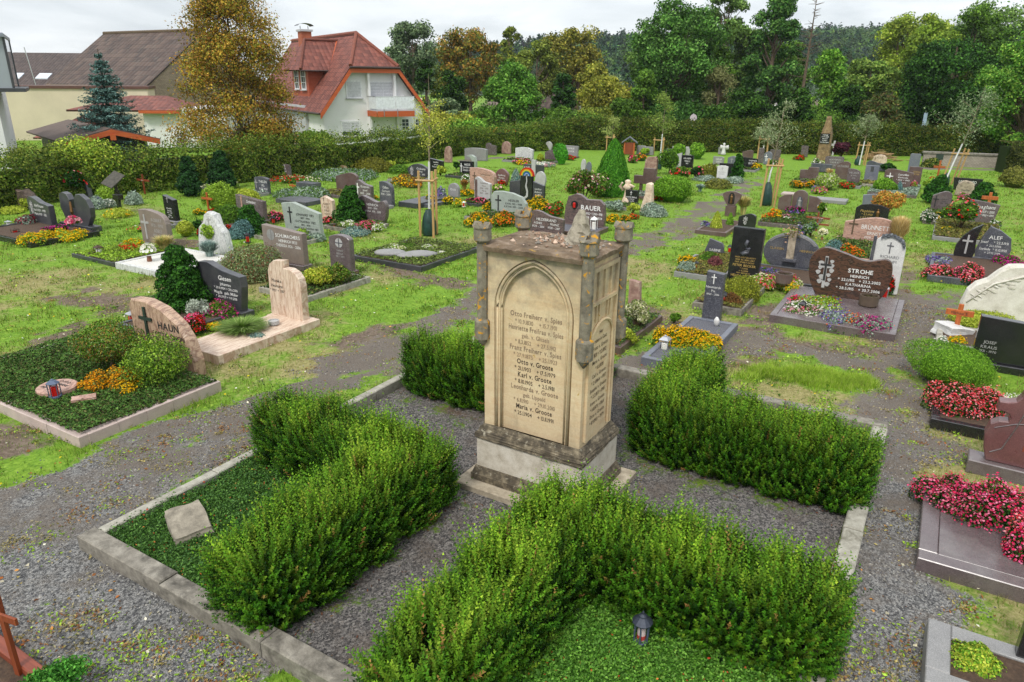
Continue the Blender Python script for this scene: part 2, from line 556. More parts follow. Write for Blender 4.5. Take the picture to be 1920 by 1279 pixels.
def flowers(mb,P,Nn,size,cols,r_,wild=0.45,mi=0):
 """five-sided little cups"""
 n = len(P)
 if n == 0:
  return
 nn = unit(Nn + wild * r_.normal(0,1,(n,3)))
 t = r_.normal(0,1,(n,3))
 t = unit(t - (t * nn).sum(1,keepdims=True) * nn)
 b = np.cross(nn,t)
 s = (size * r_.uniform(0.7,1.25,n))[:,None]
 vs = [P]
 for k in range(5):
  w = 2 * math.pi * k / 5
  vs.append(P + (t * math.cos(w) + b * math.sin(w)) * s * 0.5 + nn * s * 0.22)
 v = np.stack(vs,1)
 base = (np.arange(n) * 6)[:,None]
 f = np.concatenate([base + np.array([[0,1 + k,1 + (k + 1) % 5]]) for k in range(5)])
 cc = np.repeat(cols,6,0).reshape(n,6,3).copy()
 cc[:,0] *= 0.8
 mb.add(v.reshape(-1,3),f,cc.reshape(-1,3),mi)
def sphere_pts(r_,n,top=-0.15):
 z = r_.uniform(top,1,n)
 a = r_.uniform(0,2 * math.pi,n)
 q = np.sqrt(1 - z * z)
 return np.stack([q * np.cos(a),q * np.sin(a),z],1)
def lumpy(r_,D,amp=0.12,k=9):
 """radius factor for direction vectors: bumps"""
 C = unit(r_.normal(0,1,(k,3)))
 d = (D @ C.T)
 return 1 + amp * (np.exp(6 * (d - 1)).sum(1) - 0.55)
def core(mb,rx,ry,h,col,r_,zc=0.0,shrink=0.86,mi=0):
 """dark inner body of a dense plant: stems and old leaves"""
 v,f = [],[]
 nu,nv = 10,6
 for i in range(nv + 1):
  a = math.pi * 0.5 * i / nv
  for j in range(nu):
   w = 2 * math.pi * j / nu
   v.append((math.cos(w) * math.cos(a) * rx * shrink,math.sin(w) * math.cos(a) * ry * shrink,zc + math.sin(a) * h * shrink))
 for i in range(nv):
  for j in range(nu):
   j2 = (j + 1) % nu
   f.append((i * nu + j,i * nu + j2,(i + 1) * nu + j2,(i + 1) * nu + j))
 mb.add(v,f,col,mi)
G_LIGHT = [H('7d9a2e'),H('8fae35'),H('6f8f2a'),H('9ab845')]
G_MID = [H('45681c'),H('557a22'),H('375618'),H('648a28')]
G_DARK = [H('1e3e12'),H('2a5017'),H('16300e'),H('36601c')]
G_DEEP = [H('1c3a18'),H('27491d'),H('17301a'),H('30552a')]
G_GREY = [H('7f9080'),H('93a494'),H('6c7f70'),H('a5b3a2')]
G_BLUE = [H('5a7b7a'),H('6d8f8c'),H('486867')]
G_OLIVE = [H('6b7030'),H('7f8238'),H('565c28'),H('8d8c44')]
G_YEL = [H('a8a832'),H('b9b53c'),H('8f9a30'),H('c4bc4a')]
FL = {'yellow': [H('e8b800'),H('f0c818'),H('d9a200')],'gold': [H('e09a10'),H('e8b020'),H('c88010')],'red': [H('c8140f'),H('d92a1c'),H('a90d10')],
 'pink': [H('d8456e'),H('e0607f'),H('c53060'),H('e88aa0')],'magenta': [H('b8187e'),H('c72a92'),H('98106c')],'coral': [H('ec4654'),H('f0646c'),H('dc3444'),H('f6a8aa'),H('f07a84')],
 'white': [H('e8e6d8'),H('dedbc6'),H('f2f0e8')],'orange': [H('e0701a'),H('ec8a24'),H('d85c14')],'violet': [H('7a62a8'),H('8d78b8'),H('64509a')],
 'rose': [H('d89aa6'),H('e4b0b8'),H('c88094')],'cream': [H('dcd6b0'),H('e6e2c6'),H('c9c79a')],'crimson': [H('e22a62'),H('ec4a7a'),H('d81c54'),H('f490ae'),H('f0689a')],
 'dusky': [H('7a2434'),H('923040'),H('5e1a2a')],'rust': [H('8a4a1c'),H('a05a22'),H('74401a')]}
def dims(cx,yb,w,yt):
 p = g(cx,yb)
 m = mpp(p)
 rx = w * m / 2
 p = p + Vector((0,rx * 0.6,0))           # the pixel base is the near rim of the plant
 return p,rx,height_at(p,cx,yt)
def budget(w,h_px,k=1.0,lo=60,hi=9000):
 return int(min(hi,max(lo,w * h_px * k)))
def emit_plant(name,mb,label,cat,group,p,mats=None):
 o = mb.obj(name,mats or [LEAF,PETAL],None,p,random.uniform(0,6.28))
 return tag(o,label,cat,group)
def bedplant(cx,yb,w,yt,label,fl=('yellow',),leaf=G_MID,dens=0.75,fsize=None,flat=0.0,name='flower_clump',cat='flowers',group=None,ry=None,z0=0.0,yaw=None):
 """a mound of bedding flowers: leaves under, blossoms over"""
 r_ = nrng()
 p,rx,h = dims(cx,yb,w,yt)
 rx *= 1.1
 ry_ = rx * 0.8 if ry is None else ry
 h = max(h,0.1)
 mb = MB()
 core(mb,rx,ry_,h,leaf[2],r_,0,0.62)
 pix = w * max(8,(yb - yt))
 nl = budget(w,yb - yt,1.0,80,7000)
 px_m = mpp(p)
 K = int(min(11,max(3,w / 10)))
 ka = np.arange(K) * 2.4 + r_.uniform(-.5,.5,K)
 kq = np.sqrt((np.arange(K) + .3) / K) * .78
 kc = np.stack([np.cos(ka) * kq * rx,np.sin(ka) * kq * ry_],1)
 kr = r_.uniform(.40,.60,K) * (1.25 if K < 5 else 1.0)
 kh = h * r_.uniform(.62,1.05,K) * (1.08 - .35 * kq)
 def dome(n,lo,top):
  i = r_.integers(0,K,n)
  D = sphere_pts(r_,n,lo)
  P = D * np.stack([kr[i] * rx,kr[i] * ry_,kh[i]],1)
  P[:,2] = kh[i] * np.clip(D[:,2],0,1) ** .7
  P *= r_.uniform(.86,top,(n,1))
  P[:,:2] += kc[i]
  return P,D,i
 ls = max(0.03,px_m * 4.2)
 P,D,_ = dome(nl,0.0,1.0)
 leaves(mb,P,D,ls,pick(r_,leaf,nl),r_,0.6,0.8,0.4)
 nf = int(nl * dens * 0.62)
 P,D,ki = dome(nf,0.12,1.08)
 P += r_.normal(0,.012,P.shape)
 C = unit(r_.normal(0,1,(9,3)) + [0,0,0.5])
 fs = fsize or max(0.024,px_m * 3.1)
 if len(fl) == 1:
  cols = pick(r_,FL[fl[0]],nf,0.12)
 else:
  k = np.where(r_.uniform(0,1,nf) < .8,ki,r_.integers(0,K,nf)) % len(fl)
  cols = np.zeros((nf,3))
  for i,nm in enumerate(fl):
   mk = k == i
   cols[mk] = pick(r_,FL[nm],int(mk.sum()),0.12)
 flowers(mb,P,D + [0,0,0.5],fs,cols,r_,0.4,1)
 return emit_plant(name,mb,label,cat,group,p)
def shrub(cx,yb,w,yt,label,leaf=G_MID,kind='ball',fl=None,nfl=0.1,name='shrub',cat='shrub',group=None,k=1.5,lsize=1.0,mat=None):
 """ball: clipped and dense; loose: open bush; cone: pointed; cypress: stacked lumps; mat: low cushion"""
 r_ = nrng()
 p,rx,h = dims(cx,yb,w,yt)
 mb = MB()
 px_m = mpp(p)
 n = budget(w,yb - yt,k * 1.3,150,16000)
 ls = max(0.02,px_m * 3.6) * lsize
 ry = rx * 0.9
 if kind in ('ball','mat'):
  D = sphere_pts(r_,n,-0.35 if kind == 'ball' else 0)
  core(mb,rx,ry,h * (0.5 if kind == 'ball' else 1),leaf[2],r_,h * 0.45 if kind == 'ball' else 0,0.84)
  rad = lumpy(r_,D,0.16,16) * np.where(r_.uniform(0,1,n) < .06,r_.uniform(1.0,1.14,n),r_.uniform(0.84,1.03,n))
  if kind == 'ball':
   P = D * rad[:,None] * np.array([rx,ry,h * 0.54]) + [0,0,h * 0.46]
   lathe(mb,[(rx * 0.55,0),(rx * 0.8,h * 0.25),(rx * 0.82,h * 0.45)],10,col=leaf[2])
  else:
   P = D * rad[:,None] * np.array([rx,ry,h])
  leaves(mb,P,D,ls,pick(r_,leaf,n),r_,0.55,0.5,0.8)
 elif kind == 'cone':
  t = 1 - np.sqrt(r_.uniform(0,1,n))
  t = r_.uniform(0,1,n) ** 1.35
  a = r_.uniform(0,2 * math.pi,n)
  prof = np.sqrt(np.clip(1 - t,0,1)) * (0.86 + 0.14 * np.sin(np.clip(t * 4,0,math.pi)))
  bumpy = 1 + 0.06 * np.sin(a * 5 + t * 9) + 0.05 * np.sin(a * 11 - t * 17)
  q = prof * bumpy * r_.uniform(0.86,1.02,n)
  P = np.stack([np.cos(a) * q * rx,np.sin(a) * q * rx,t * h],1)
  D = np.stack([np.cos(a),np.sin(a),np.full(n,0.35)],1)
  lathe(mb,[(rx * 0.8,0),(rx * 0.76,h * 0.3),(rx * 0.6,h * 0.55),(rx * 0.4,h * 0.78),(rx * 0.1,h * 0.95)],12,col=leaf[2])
  leaves(mb,P,D,ls * 1.1,pick(r_,leaf,n),r_,0.4,0.35,2.2)
 elif kind == 'cypress':
  K = 30
  t = np.linspace(0.02,0.95,K) + r_.uniform(-0.03,0.03,K)
  a = np.arange(K) * 2.4 + r_.uniform(-0.4,0.4,K)
  wq = np.clip(1.05 - t,0.12,1) ** 0.75
  C = np.stack([np.cos(a) * wq * rx * 0.70,np.sin(a) * wq * rx * 0.70,t * h * 0.9 + 0.04 * h],1)
  cr = (0.2 + 0.2 * wq) * rx * r_.uniform(0.7,1.25,K)
  per = n // K
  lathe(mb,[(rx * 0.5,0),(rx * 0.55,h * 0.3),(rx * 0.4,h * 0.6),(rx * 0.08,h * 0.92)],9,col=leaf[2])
  for i in range(K):
   D = sphere_pts(r_,per,-0.4)
   rad = lumpy(r_,D,0.22,7)
   P = C[i] + D * cr[i] * (rad * r_.uniform(0.8,1.05,per))[:,None] * [1,1,0.85]
   P[:,2] = np.maximum(P[:,2],0.01)
   leaves(mb,P,D + [0,0,0.25],ls * 1.15,pick(r_,leaf,per) * r_.uniform(0.85,1.2),r_,0.75,0.45,0.8)
 else:                                   # loose
  K = 13
  C = sphere_pts(r_,K,-0.1) * np.array([rx,ry,h * 0.5]) * r_.uniform(0.4,0.82,(K,1)) + [0,0,h * 0.48]
  per = n // K
  for i in range(K):
   D = sphere_pts(r_,per,-0.9)
   cr = rx * r_.uniform(0.3,0.48)
   P = C[i] + D * np.array([cr,cr,min(cr,h * 0.36)]) * r_.uniform(0.35,1.05,(per,1))
   P[:,2] = np.maximum(P[:,2],0.01)
   leaves(mb,P,D,ls * 1.25,pick(r_,leaf,per) * r_.uniform(0.82,1.2),r_,0.6,0.7,0.3)
   tube(mb,[(0,0,0),tuple(C[i] * [0.6,0.6,0.7]),tuple(C[i])],[0.012,0.009,0.005],4,H('4a3c2c'))
 if fl:
  nf = int(min(60,max(5,n * 0.12 * nfl)))
  D = sphere_pts(r_,nf,0.0)
  P = D * np.array([rx,ry,h * 0.52]) * r_.uniform(0.9,1.06,(nf,1)) + [0,0,h * 0.46]
  if kind == 'mat':
   P = D * np.array([rx,ry,h]) * 1.02
  cols = np.concatenate([pick(r_,FL[x],1 + nf // len(fl)) for x in fl])[:nf]
  flowers(mb,P,D + [0,0,0.4],max(0.05,px_m * 4.5),cols,r_,0.4,1)
 return emit_plant(name,mb,label,cat,group,p,[mat or LEAF,PETAL])
def grass_tuft(cx,yb,w,yt,label,pal=None,k=0.6,name='grass_tuft',group=None,lean=0.55,cat='ornamental grass'):
 r_ = nrng()
 pal = pal or [H('c9b87a'),H('b8a868'),H('8f9a4c'),H('d8c990')]
 p,rx,h = dims(cx,yb,w,yt)
 mb = MB()
 n = budget(w,yb - yt,k * 0.7,120,2600)
 a = r_.uniform(0,2 * math.pi,n)
 o = np.sqrt(r_.uniform(0,1,n))
 D = np.stack([np.cos(a),np.sin(a)],1)
 hh = h * r_.uniform(0.6,1.02,n)
 wd = max(0.004,mpp(p) * 1.1)
 base = np.concatenate([D * (rx * 0.22 * o)[:,None],np.zeros((n,1))],1)
 mid = np.concatenate([D * (rx * (0.22 + 0.25 * lean) * o)[:,None],(hh * 0.62)[:,None]],1)
 tip = np.concatenate([D * (rx * (0.25 + 1.3 * lean) * o)[:,None],(hh * (1 - 0.3 * lean * o))[:,None]],1)
 side = np.stack([-D[:,1],D[:,0],np.zeros(n)],1) * wd
 v = np.stack([base - side,base + side,mid + side * 0.8,mid - side * 0.8,tip],1)
 ba = (np.arange(n) * 5)[:,None]
 cols = np.repeat(pick(r_,pal,n,0.12),5,0)
 mb.add(v.reshape(-1,3),ba + np.array([[0,1,2,3]]),cols)
 mb.add(v.reshape(-1,3),ba + np.array([[3,2,4]]),cols)
 return emit_plant(name,mb,label,cat,group,p)
def stemball(cx,yb,w,yt,ball_h,label,leaf=G_MID,name='standard_tree',group=None,cat='shrub'):
 """ball of leaves on a bare stem"""
 r_ = nrng()
 p = g(cx,yb)
 m = mpp(p)
 h = height_at(p,cx,yt)
 rr = w * m / 2
 rv = ball_h * m / 2
 root = thing(name,p,0,label,cat,group)
 tr = MB()
 tube(tr,[(0,0,0),(0.01,0.005,h * 0.4),(0,0,h - rv)],[0.03,0.022,0.015],6)
 tr.obj('trunk',BARK,root)
 mb = MB()
 n = budget(w,ball_h,2.4,200,6000)
 D = sphere_pts(r_,n,-1)
 rad = lumpy(r_,D,0.24,10) * r_.uniform(0.55,1.1,n)
 P = D * rad[:,None] * np.array([rr,rr,rv]) + [0,0,h - rv]
 leaves(mb,P,D,max(0.03,m * 4.4),pick(r_,leaf,n),r_,0.6,0.6,0.3)
 mb.obj('crown',LEAF,root)
 return root
# ------------------------------------------------------------------ lettering (glyphs of Blender's own font, cached)
_gl = {}
def glyph(ch,off):
 k = (ch,off)
 if k in _gl:
  return _gl[k]
 cu = bpy.data.curves.new('glyph','FONT')
 cu.body = ch
 cu.size = 1.0
 cu.resolution_u = 3
 cu.offset = off
 cu.fill_mode = 'FRONT'
 ob = bpy.data.objects.new('glyph',cu)
 COL.objects.link(ob)
 bpy.context.view_layer.update()
 me = ob.to_mesh()
 v = np.zeros(len(me.vertices) * 3)
 me.vertices.foreach_get('co',v)
 v = v.reshape(-1,3)[:,:2]
 f = [tuple(p.vertices) for p in me.polygons]
 ob.to_mesh_clear()
 bpy.data.objects.remove(ob)
 bpy.data.curves.remove(cu)
 if len(v):
  x0,x1 = v[:,0].min(),v[:,0].max()
  v = v - [x0,0]
  adv = x1 - x0 + 0.09
 else:
  adv = 0.32
 _gl[k] = (v,f,adv)
 return _gl[k]
def letter_line(mb,txt,x,z,size,align='C',off=0.0,y=-0.003,maxw=None,slant=0.0,squeeze=1.0):
 parts,w = [],0.0
 for ch in txt:
  if ch == ' ':
   w += 0.33
   continue
  if ch == '+':
   ch = '†' if False else '+'
  v,f,adv = glyph(ch,off)
  if len(v):
   parts.append((v,f,w))
  w += adv
 w = max(w - 0.09,0.1) * squeeze
 if maxw and w * size > maxw:
  squeeze *= maxw / (w * size)
  w = maxw / size
 x0 = x - w * size / 2 if align == 'C' else x
 for v,f,o in parts:
  q = np.stack([x0 + (v[:,0] + o + slant * v[:,1]) * size * squeeze,np.full(len(v),y),z + v[:,1] * size],1)
  mb.add(q,f)
def lettering(lines,x0,x1,z0,z1,mat,parent,y=-0.003,off=0.0,align='C',slant=0.0,name='lettering',rot=None,sizes=None):
 """lines: strings; '#' = larger name line, '~' = smaller"""
 wts = [1.5 if l.startswith('#') else (0.8 if l.startswith('~') else 1.0) for l in lines]
 tot = sum(wts)
 hh = z1 - z0
 mb = MB()
 z = z1
 for l,w in zip(lines,wts):
  lh = hh * w / tot
  z -= lh
  t = l.lstrip('#~')
  if t:
   letter_line(mb,t,(x0 + x1) / 2 if align == 'C' else x0,z + lh * 0.16,lh * 0.88,align,off * (1 if l.startswith('#') else 0.6),y,(x1 - x0),slant)
 if not mb.V:
  return None
 return mb.obj(name,mat,parent)
def cross_mesh(mb,x,z,h,w=None,y0=-0.006,y1=0.0,t=None,arm=0.68,mi=0):
 w = w or h * 0.55
 t = t or h * 0.09
 box(mb,x - t / 2,x + t / 2,y0,y1,z,z + h,mi=mi)
 box(mb,x - w / 2,x - t / 2,y0 + 0.001,y1,z + h * arm - t / 2,z + h * arm + t / 2,mi=mi)
 box(mb,x + t / 2,x + w / 2,y0 + 0.001,y1,z + h * arm - t / 2,z + h * arm + t / 2,mi=mi)
# ------------------------------------------------------------------ ground
def seg_dist(X,Y,pts):
 d = np.full(X.shape,1e9)
 wd = np.zeros(X.shape)
 for (a,wa),(b,wb) in zip(pts[:-1],pts[1:]):
  ax,ay,bx,by = a.x,a.y,b.x,b.y
  L2 = (bx - ax) ** 2 + (by - ay) ** 2 + 1e-9
  t = np.clip(((X - ax) * (bx - ax) + (Y - ay) * (by - ay)) / L2,0,1)
  dd = np.hypot(X - ax - t * (bx - ax),Y - ay - t * (by - ay))
  ww = wa + (wb - wa) * t
  q = dd - ww
  m = q < d
  d = np.where(m,q,d)
 return d
def px_path(*a):
 return [(g(x,y),w) for x,y,w in a]
GRAVEL = [
 px_path((-250,1000,1.0),(20,1000,0.95),(230,880,0.9),(470,770,0.75),(640,705,0.5),(800,620,0.45),(900,560,0.5),(1010,490,0.5),(1180,465,0.6),(1290,420,0.75),(1340,380,0.7),(1390,350,0.5),(1420,330,0.35)),
 px_path((-200,1279,1.5),(200,1250,1.4),(350,1190,0.7)),
 px_path((-200,1120,1.2),(120,1100,1.1)),
 px_path((1640,1400,0.7),(1690,1150,0.55),(1690,930,0.5),(1690,760,0.45),(1650,690,0.35),(1400,640,0.45),(1200,680,0.5)),
 px_path((1690,800,0.5),(1780,850,0.4)),
 px_path((1710,690,0.4),(1735,560,0.7),(1800,545,0.35)),
 px_path((880,300,0.6),(960,293,0.5),(1040,300,0.3)),
 px_path((1740,315,0.8),(1880,318,0.8)),
]
DIRT = [
 px_path((1420,570,0.45),(1440,640,0.5),(1680,660,0.45),(1710,560,0.4),(1700,500,0.4)),
 px_path((-60,690,0.1),(60,655,0.12),(150,600,0.35),(220,570,0.3)),
 px_path((160,560,0.6),(330,560,0.5)),
 px_path((680,640,0.35),(870,580,0.35)),
 px_path((720,500,0.4),(850,530,0.4)),
 px_path((1200,580,0.4),(1290,620,0.5)),
 px_path((1380,680,0.3),(1530,655,0.2)),
 px_path((300,450,0.5),(360,455,0.5)),
 px_path((1690,870,0.6),(1660,1100,0.45),(1700,1250,0.5)),
 px_path((0,830,0.5),(60,800,0.3)),
]
LAWN = [px_path((1440,700,0.42),(1600,712,0.33))]
def ground_masks(X,Y):
 n1 = fbm(X,Y,0.9) - 0.5
 n2 = fbm(X + 40,Y + 9,2.7) - 0.5
 gr = np.full(X.shape,9.0)
 for p in GRAVEL:
  gr = np.minimum(gr,seg_dist(X,Y,p))
 di = np.full(X.shape,9.0)
 for p in DIRT:
  di = np.minimum(di,seg_dist(X,Y,p))
 la = np.full(X.shape,9.0)
 for p in LAWN:
  la = np.minimum(la,seg_dist(X,Y,p))
 gr = gr + n1 * 0.9 + n2 * 0.9
 di = di + n1 * 1.3 + n2 * 1.1
 gm = np.clip(0.5 - gr / 0.5,0,1)
 dm = np.clip(0.5 - di / 0.6,0,1) * 0.9
 dm = np.maximum(dm,np.clip((Y - 0.18 * X - 54) / 4,0,1) * np.clip((X + 8) / 4,0,1))
 lm = np.clip(0.5 - (la + n2 * 0.9 + n1 * .5) / 0.34,0,1)
 gm = gm * np.clip(1.25 - np.clip((Y - 8) / 8,0,1) * (0.35 + 1.1 * np.clip(fbm(X + 9,Y + 50,1.3) - .35,0,1)) - .9 * np.clip(fbm(X + 70,Y + 20,1.9) - .55,0,1) * 3,0.12,1)
 gm = gm * (1 - lm)
 dm = dm * (1 - lm)
 dry = np.clip(fbm(X + 11,Y + 3,0.42) * 1.9 - 0.6,0,1)
 dry = dry * np.clip((44 - Y) / 26,0.12,1) * (1 - lm)
 return gm,dm,dry,lm
xs = np.unique(np.concatenate([np.linspace(-900,-70,12),np.linspace(-70,-24,40),np.linspace(-24,24,260),np.linspace(24,70,40),np.linspace(70,900,12)]))
ys = np.unique(np.concatenate([np.linspace(-12,2.5,12),np.linspace(2.5,22,120),np.linspace(22,60,110),np.linspace(60,140,24),np.linspace(140,900,12)]))
GX,GY = np.meshgrid(xs,ys,indexing='ij')
gm,dm,dry,lm = ground_masks(GX,GY)
GZ = (fbm(GX,GY,0.6) - 0.5) * 0.05 * np.clip((60 - GY) / 40,0,1) - 0.035
GZ = GZ * (1 - 0.6 * gm)
mb = MB()
nx,ny = GX.shape
idx = np.arange(nx * ny).reshape(nx,ny)
q = np.stack([idx[:-1,:-1],idx[1:,:-1],idx[1:,1:],idx[:-1,1:]],-1).reshape(-1,4)
mb.add(np.stack([GX,GY,GZ],-1).reshape(-1,3),q,np.stack([gm,dm,dry],-1).reshape(-1,3))
def ground_mat(gk=1.0):
 m,nt,b = newmat('ground')
 at_ = N(nt,'ShaderNodeAttribute',{'attribute_name': 'col'})
 sp = N(nt,'ShaderNodeSeparateColor',Color=at_.outputs['Color'])
 v = coords(nt,'Object',False)
 n_f = noise(nt,v,16,8,0.7)
 n_m = noise(nt,v,3.2,8,0.65)
 n_c = noise(nt,v,0.7,5,0.6)
 n_x = noise(nt,v,60,5,0.7)
 green = ramp(nt,n_f,[(0.28,H('435e1a')),(0.45,H('648426')),(0.6,H('7d9c34')),(0.78,H('9bac52'))])
 green = mix(nt,val(nt,n_m,0.42,0.66),green,ramp(nt,n_f,[(0.3,H('4f751e')),(0.7,H('74992e'))]))
 drycol = ramp(nt,n_f,[(0.3,H('655f3c')),(0.5,H('8b8454')),(0.72,H('a59c70'))])
 dirt = ramp(nt,n_f,[(0.28,H('463b31')),(0.5,H('6b5d50')),(0.74,H('8d7f70'))])
 vo = N(nt,'ShaderNodeTexVoronoi',Vector=v,Scale=85.0)
 vo2 = N(nt,'ShaderNodeTexVoronoi',Vector=v,Scale=44.0)
 vg = mix(nt,0.5,vo.outputs['Color'],vo2.outputs['Color'])
 bw = N(nt,'ShaderNodeRGBToBW',Color=vg).outputs[0]
 gravel = ramp(nt,bw,[(0.25,H('434344')),(0.5,H('6e6d6b')),(0.72,H('9b9995'))])
 sand = ramp(nt,n_x,[(0.3,H('544d46')),(0.7,H('857b70'))])
 sy = N(nt,'ShaderNodeSeparateXYZ',Vector=v).outputs[1]
 far = N(nt,'ShaderNodeMapRange',Value=sy,**{'From Min': 5.0,'From Max': 11.0,'To Min': -.06,'To Max': .26}).outputs[0]
 sn_ = N(nt,'ShaderNodeMath',{'operation': 'ADD'},**{'0': noise(nt,v,1.6,7,0.66),'1': far}).outputs[0]
 gravel = mix(nt,val(nt,sn_,0.44,0.66),gravel,sand)
 def edge(s,amt=0.9,lo=0.42,hi=0.58):
  a = N(nt,'ShaderNodeMath',{'operation': 'MULTIPLY_ADD'},**{'0': n_m,'1': amt,'2': -amt / 2}).outputs[0]
  c = N(nt,'ShaderNodeMath',{'operation': 'MULTIPLY_ADD'},**{'0': n_f,'1': amt,'2': -amt / 2}).outputs[0]
  d0_ = N(nt,'ShaderNodeMath',{'operation': 'ADD'},**{'0': a,'1': c}).outputs[0]
  d1_ = N(nt,'ShaderNodeMath',{'operation': 'MULTIPLY_ADD'},**{'0': n_x,'1': .7,'2': -.35}).outputs[0]
  d = N(nt,'ShaderNodeMath',{'operation': 'ADD'},**{'0': d0_,'1': d1_}).outputs[0]
  e = N(nt,'ShaderNodeMath',{'operation': 'ADD'},**{'0': s,'1': d}).outputs[0]
  return val(nt,e,lo,hi)
 col = mix(nt,edge(sp.outputs[2],1.1,0.4,0.75),green,drycol)
 col = mix(nt,edge(sp.outputs[1],1.2,0.4,0.7),col,dirt)
 col = mix(nt,edge(sp.outputs[0],1.3),col,gravel)
 if gk != 1.0:
  col = mix(nt,1.0,col,(gk,gk * .95,gk * .93),'MULTIPLY')
 setc(nt,b,col)
 b.inputs['Roughness'].default_value = 0.95
 b.inputs['Specular IOR Level'].default_value = 0.2
 hm = mix(nt,sp.outputs[0],n_f,mix(nt,0.5,vo.outputs['Distance'],n_x))
 bump(nt,b,hm,0.9,0.03)
 return m
GROUND = ground_mat()
structure(mb.obj('ground',GROUND,smooth=True))
# grass blades, weeds and pebbles that lie on it
r_ = rng(11)
def rand_ground(n,y0,y1,power=1.7):
 t = r_.uniform(0,1,n) ** power
 Y = y0 + (y1 - y0) * t
 X = r_.uniform(-1,1,n) * (Y * 0.80 + 2.0)
 return X,Y
def plot_mask(X,Y):
 O = g(175,1025)
 d,s_ = dirs(-31)
 u = (X - O.x) * d.x + (Y - O.y) * d.y
 v = (X - O.x) * s_.x + (Y - O.y) * s_.y
 return (u > -0.02) & (u < 6.6) & (v > -0.02) & (v < 7.1)
X,Y = rand_ground(620000,4.0,40,1.5)
gmk,dmk,drk,lmk = ground_masks(X,Y)
cl = fbm(X + 5,Y + 77,3.1)
dens = np.clip((cl - 0.42) * 5,0.05,1) * (1 - np.clip(gmk * 1.6,0,0.985)) * (1 - dmk * 0.85) * (1 - 0.35 * drk)
dens = np.maximum(dens,lmk)
k = (r_.uniform(0,1,len(X)) < dens) & ~plot_mask(X,Y)
X,Y,lmk,drk = X[k],Y[k],lmk[k],drk[k]
# the tall mown-round patch gets its own thicker set
pa,pb = g(1440,700),g(1600,712)
t = r_.uniform(-0.12,1.12,26000)
X2 = pa.x + (pb.x - pa.x) * t + r_.normal(0,0.27,len(t))
Y2 = pa.y + (pb.y - pa.y) * t + r_.normal(0,0.27,len(t))
_,_,d2,l2 = ground_masks(X2,Y2)
k = r_.uniform(0,1,len(l2)) < l2
X,Y,lmk,drk = np.concatenate([X,X2[k]]),np.concatenate([Y,Y2[k]]),np.concatenate([lmk,l2[k]]),np.concatenate([drk,d2[k] * 0])
n = len(X)
tuft = np.clip((fbm(X + 60,Y + 2,1.3) - 0.5) * 4,0,1)
hgt = (0.022 + 0.05 * tuft + 0.055 * lmk) * r_.uniform(0.5,1.3,n)
wd = np.maximum(0.004,Y * 0.00055) * r_.uniform(0.7,1.3,n)
a = r_.uniform(0,2 * math.pi,n)
ln = r_.normal(0,0.5,(n,2)) * hgt[:,None]
z0 = np.full(n,-0.045)
v = np.stack([np.stack([X - np.cos(a) * wd,Y - np.sin(a) * wd,z0],1),np.stack([X + np.cos(a) * wd,Y + np.sin(a) * wd,z0],1),np.stack([X + ln[:,0],Y + ln[:,1],z0 + 0.04 + hgt],1)],1)
cols = pick(r_,[H('6a842a'),H('7b9834'),H('5a7c22'),H('94a24c'),H('4c701c')],n,0.15)
lw = lmk > .3
cols[lw] = pick(r_,[H('8cac34'),H('9cba42'),H('7c9c2a'),H('aabd58')],int(lw.sum()),.12)
dd = (r_.uniform(0,1,n) < drk * 0.75)
cols[dd] = pick(r_,[H('988e60'),H('857a4e'),H('8f8c50')],int(dd.sum()),0.15)
mb = MB()
mb.add(v.reshape(-1,3),np.arange(3 * n).reshape(n,3),np.repeat(cols,3,0))
tag(mb.obj('grass',LEAF),'short patchy grass growing between the graves','grass',kind='stuff')
# weeds and dry moss cushions on the gravel, fallen leaves
mb = MB()
X,Y = rand_ground(9000,4.2,24,1.35)
gmk,dmk,drk,lmk = ground_masks(X,Y)
k = (gmk + dmk > 0.35) & ~plot_mask(X,Y) & (fbm(X,Y,1.1) > 0.42)
X,Y = X[k],Y[k]
for x,y in zip(X,Y):
 m_ = int(r_.integers(8,34))
 rr = r_.uniform(0.03,0.15)
 P = np.stack([x + r_.normal(0,rr,m_),y + r_.normal(0,rr * 0.8,m_),np.abs(r_.normal(0,0.012,m_)) - 0.02],1)
 pal = [[H('94884f'),H('a89a62'),H('7d7040')],[H('8a5f3c'),H('77502f'),H('a07a50')],G_LIGHT,[H('a59b78'),H('8f866a')]][int(r_.choice(4,p=[0.34,0.2,0.28,0.18]))]
 leaves(mb,P,np.tile([0,0,1.0],(m_,1)),0.034,pick(r_,pal,m_),r_,0.5,0.55,0.3)
X,Y = rand_ground(9000,5,24,1.4)
gmk,dmk,drk,lmk = ground_masks(X,Y)
k = (gmk < .5) & ~plot_mask(X,Y) & (fbm(X + 3,Y + 8,1.5) > 0.5)
X,Y = X[k],Y[k]
for x,y in zip(X,Y):
 m_ = int(r_.integers(4,12))
 P = np.stack([x + r_.normal(0,.06,m_),y + r_.normal(0,.05,m_),np.abs(r_.normal(0,0.012,m_)) + .0],1)
 leaves(mb,P,np.tile([0,0,1.0],(m_,1)),.03 + y * .0016,pick(r_,[G_LIGHT,G_MID,G_OLIVE][int(r_.integers(0,3))],m_),r_,0.6,0.5,0.3)
X,Y = rand_ground(700,5,24,1.4)
gmk,dmk,drk,lmk = ground_masks(X,Y)
k = (gmk < .3) & (dmk < .4) & ~plot_mask(X,Y)
X,Y = X[k],Y[k]
P = np.stack([X,Y,np.full(len(X),.02)],1)
leaves(mb,P,np.tile([0,0,1.0],(len(X),1)),.03 + Y * .0012,pick(r_,[H('d8c020'),H('e0ddd0'),H('d8b818')],len(X)),r_,0.9,0.3)
X,Y = rand_ground(1500,4.2,22,1.3)
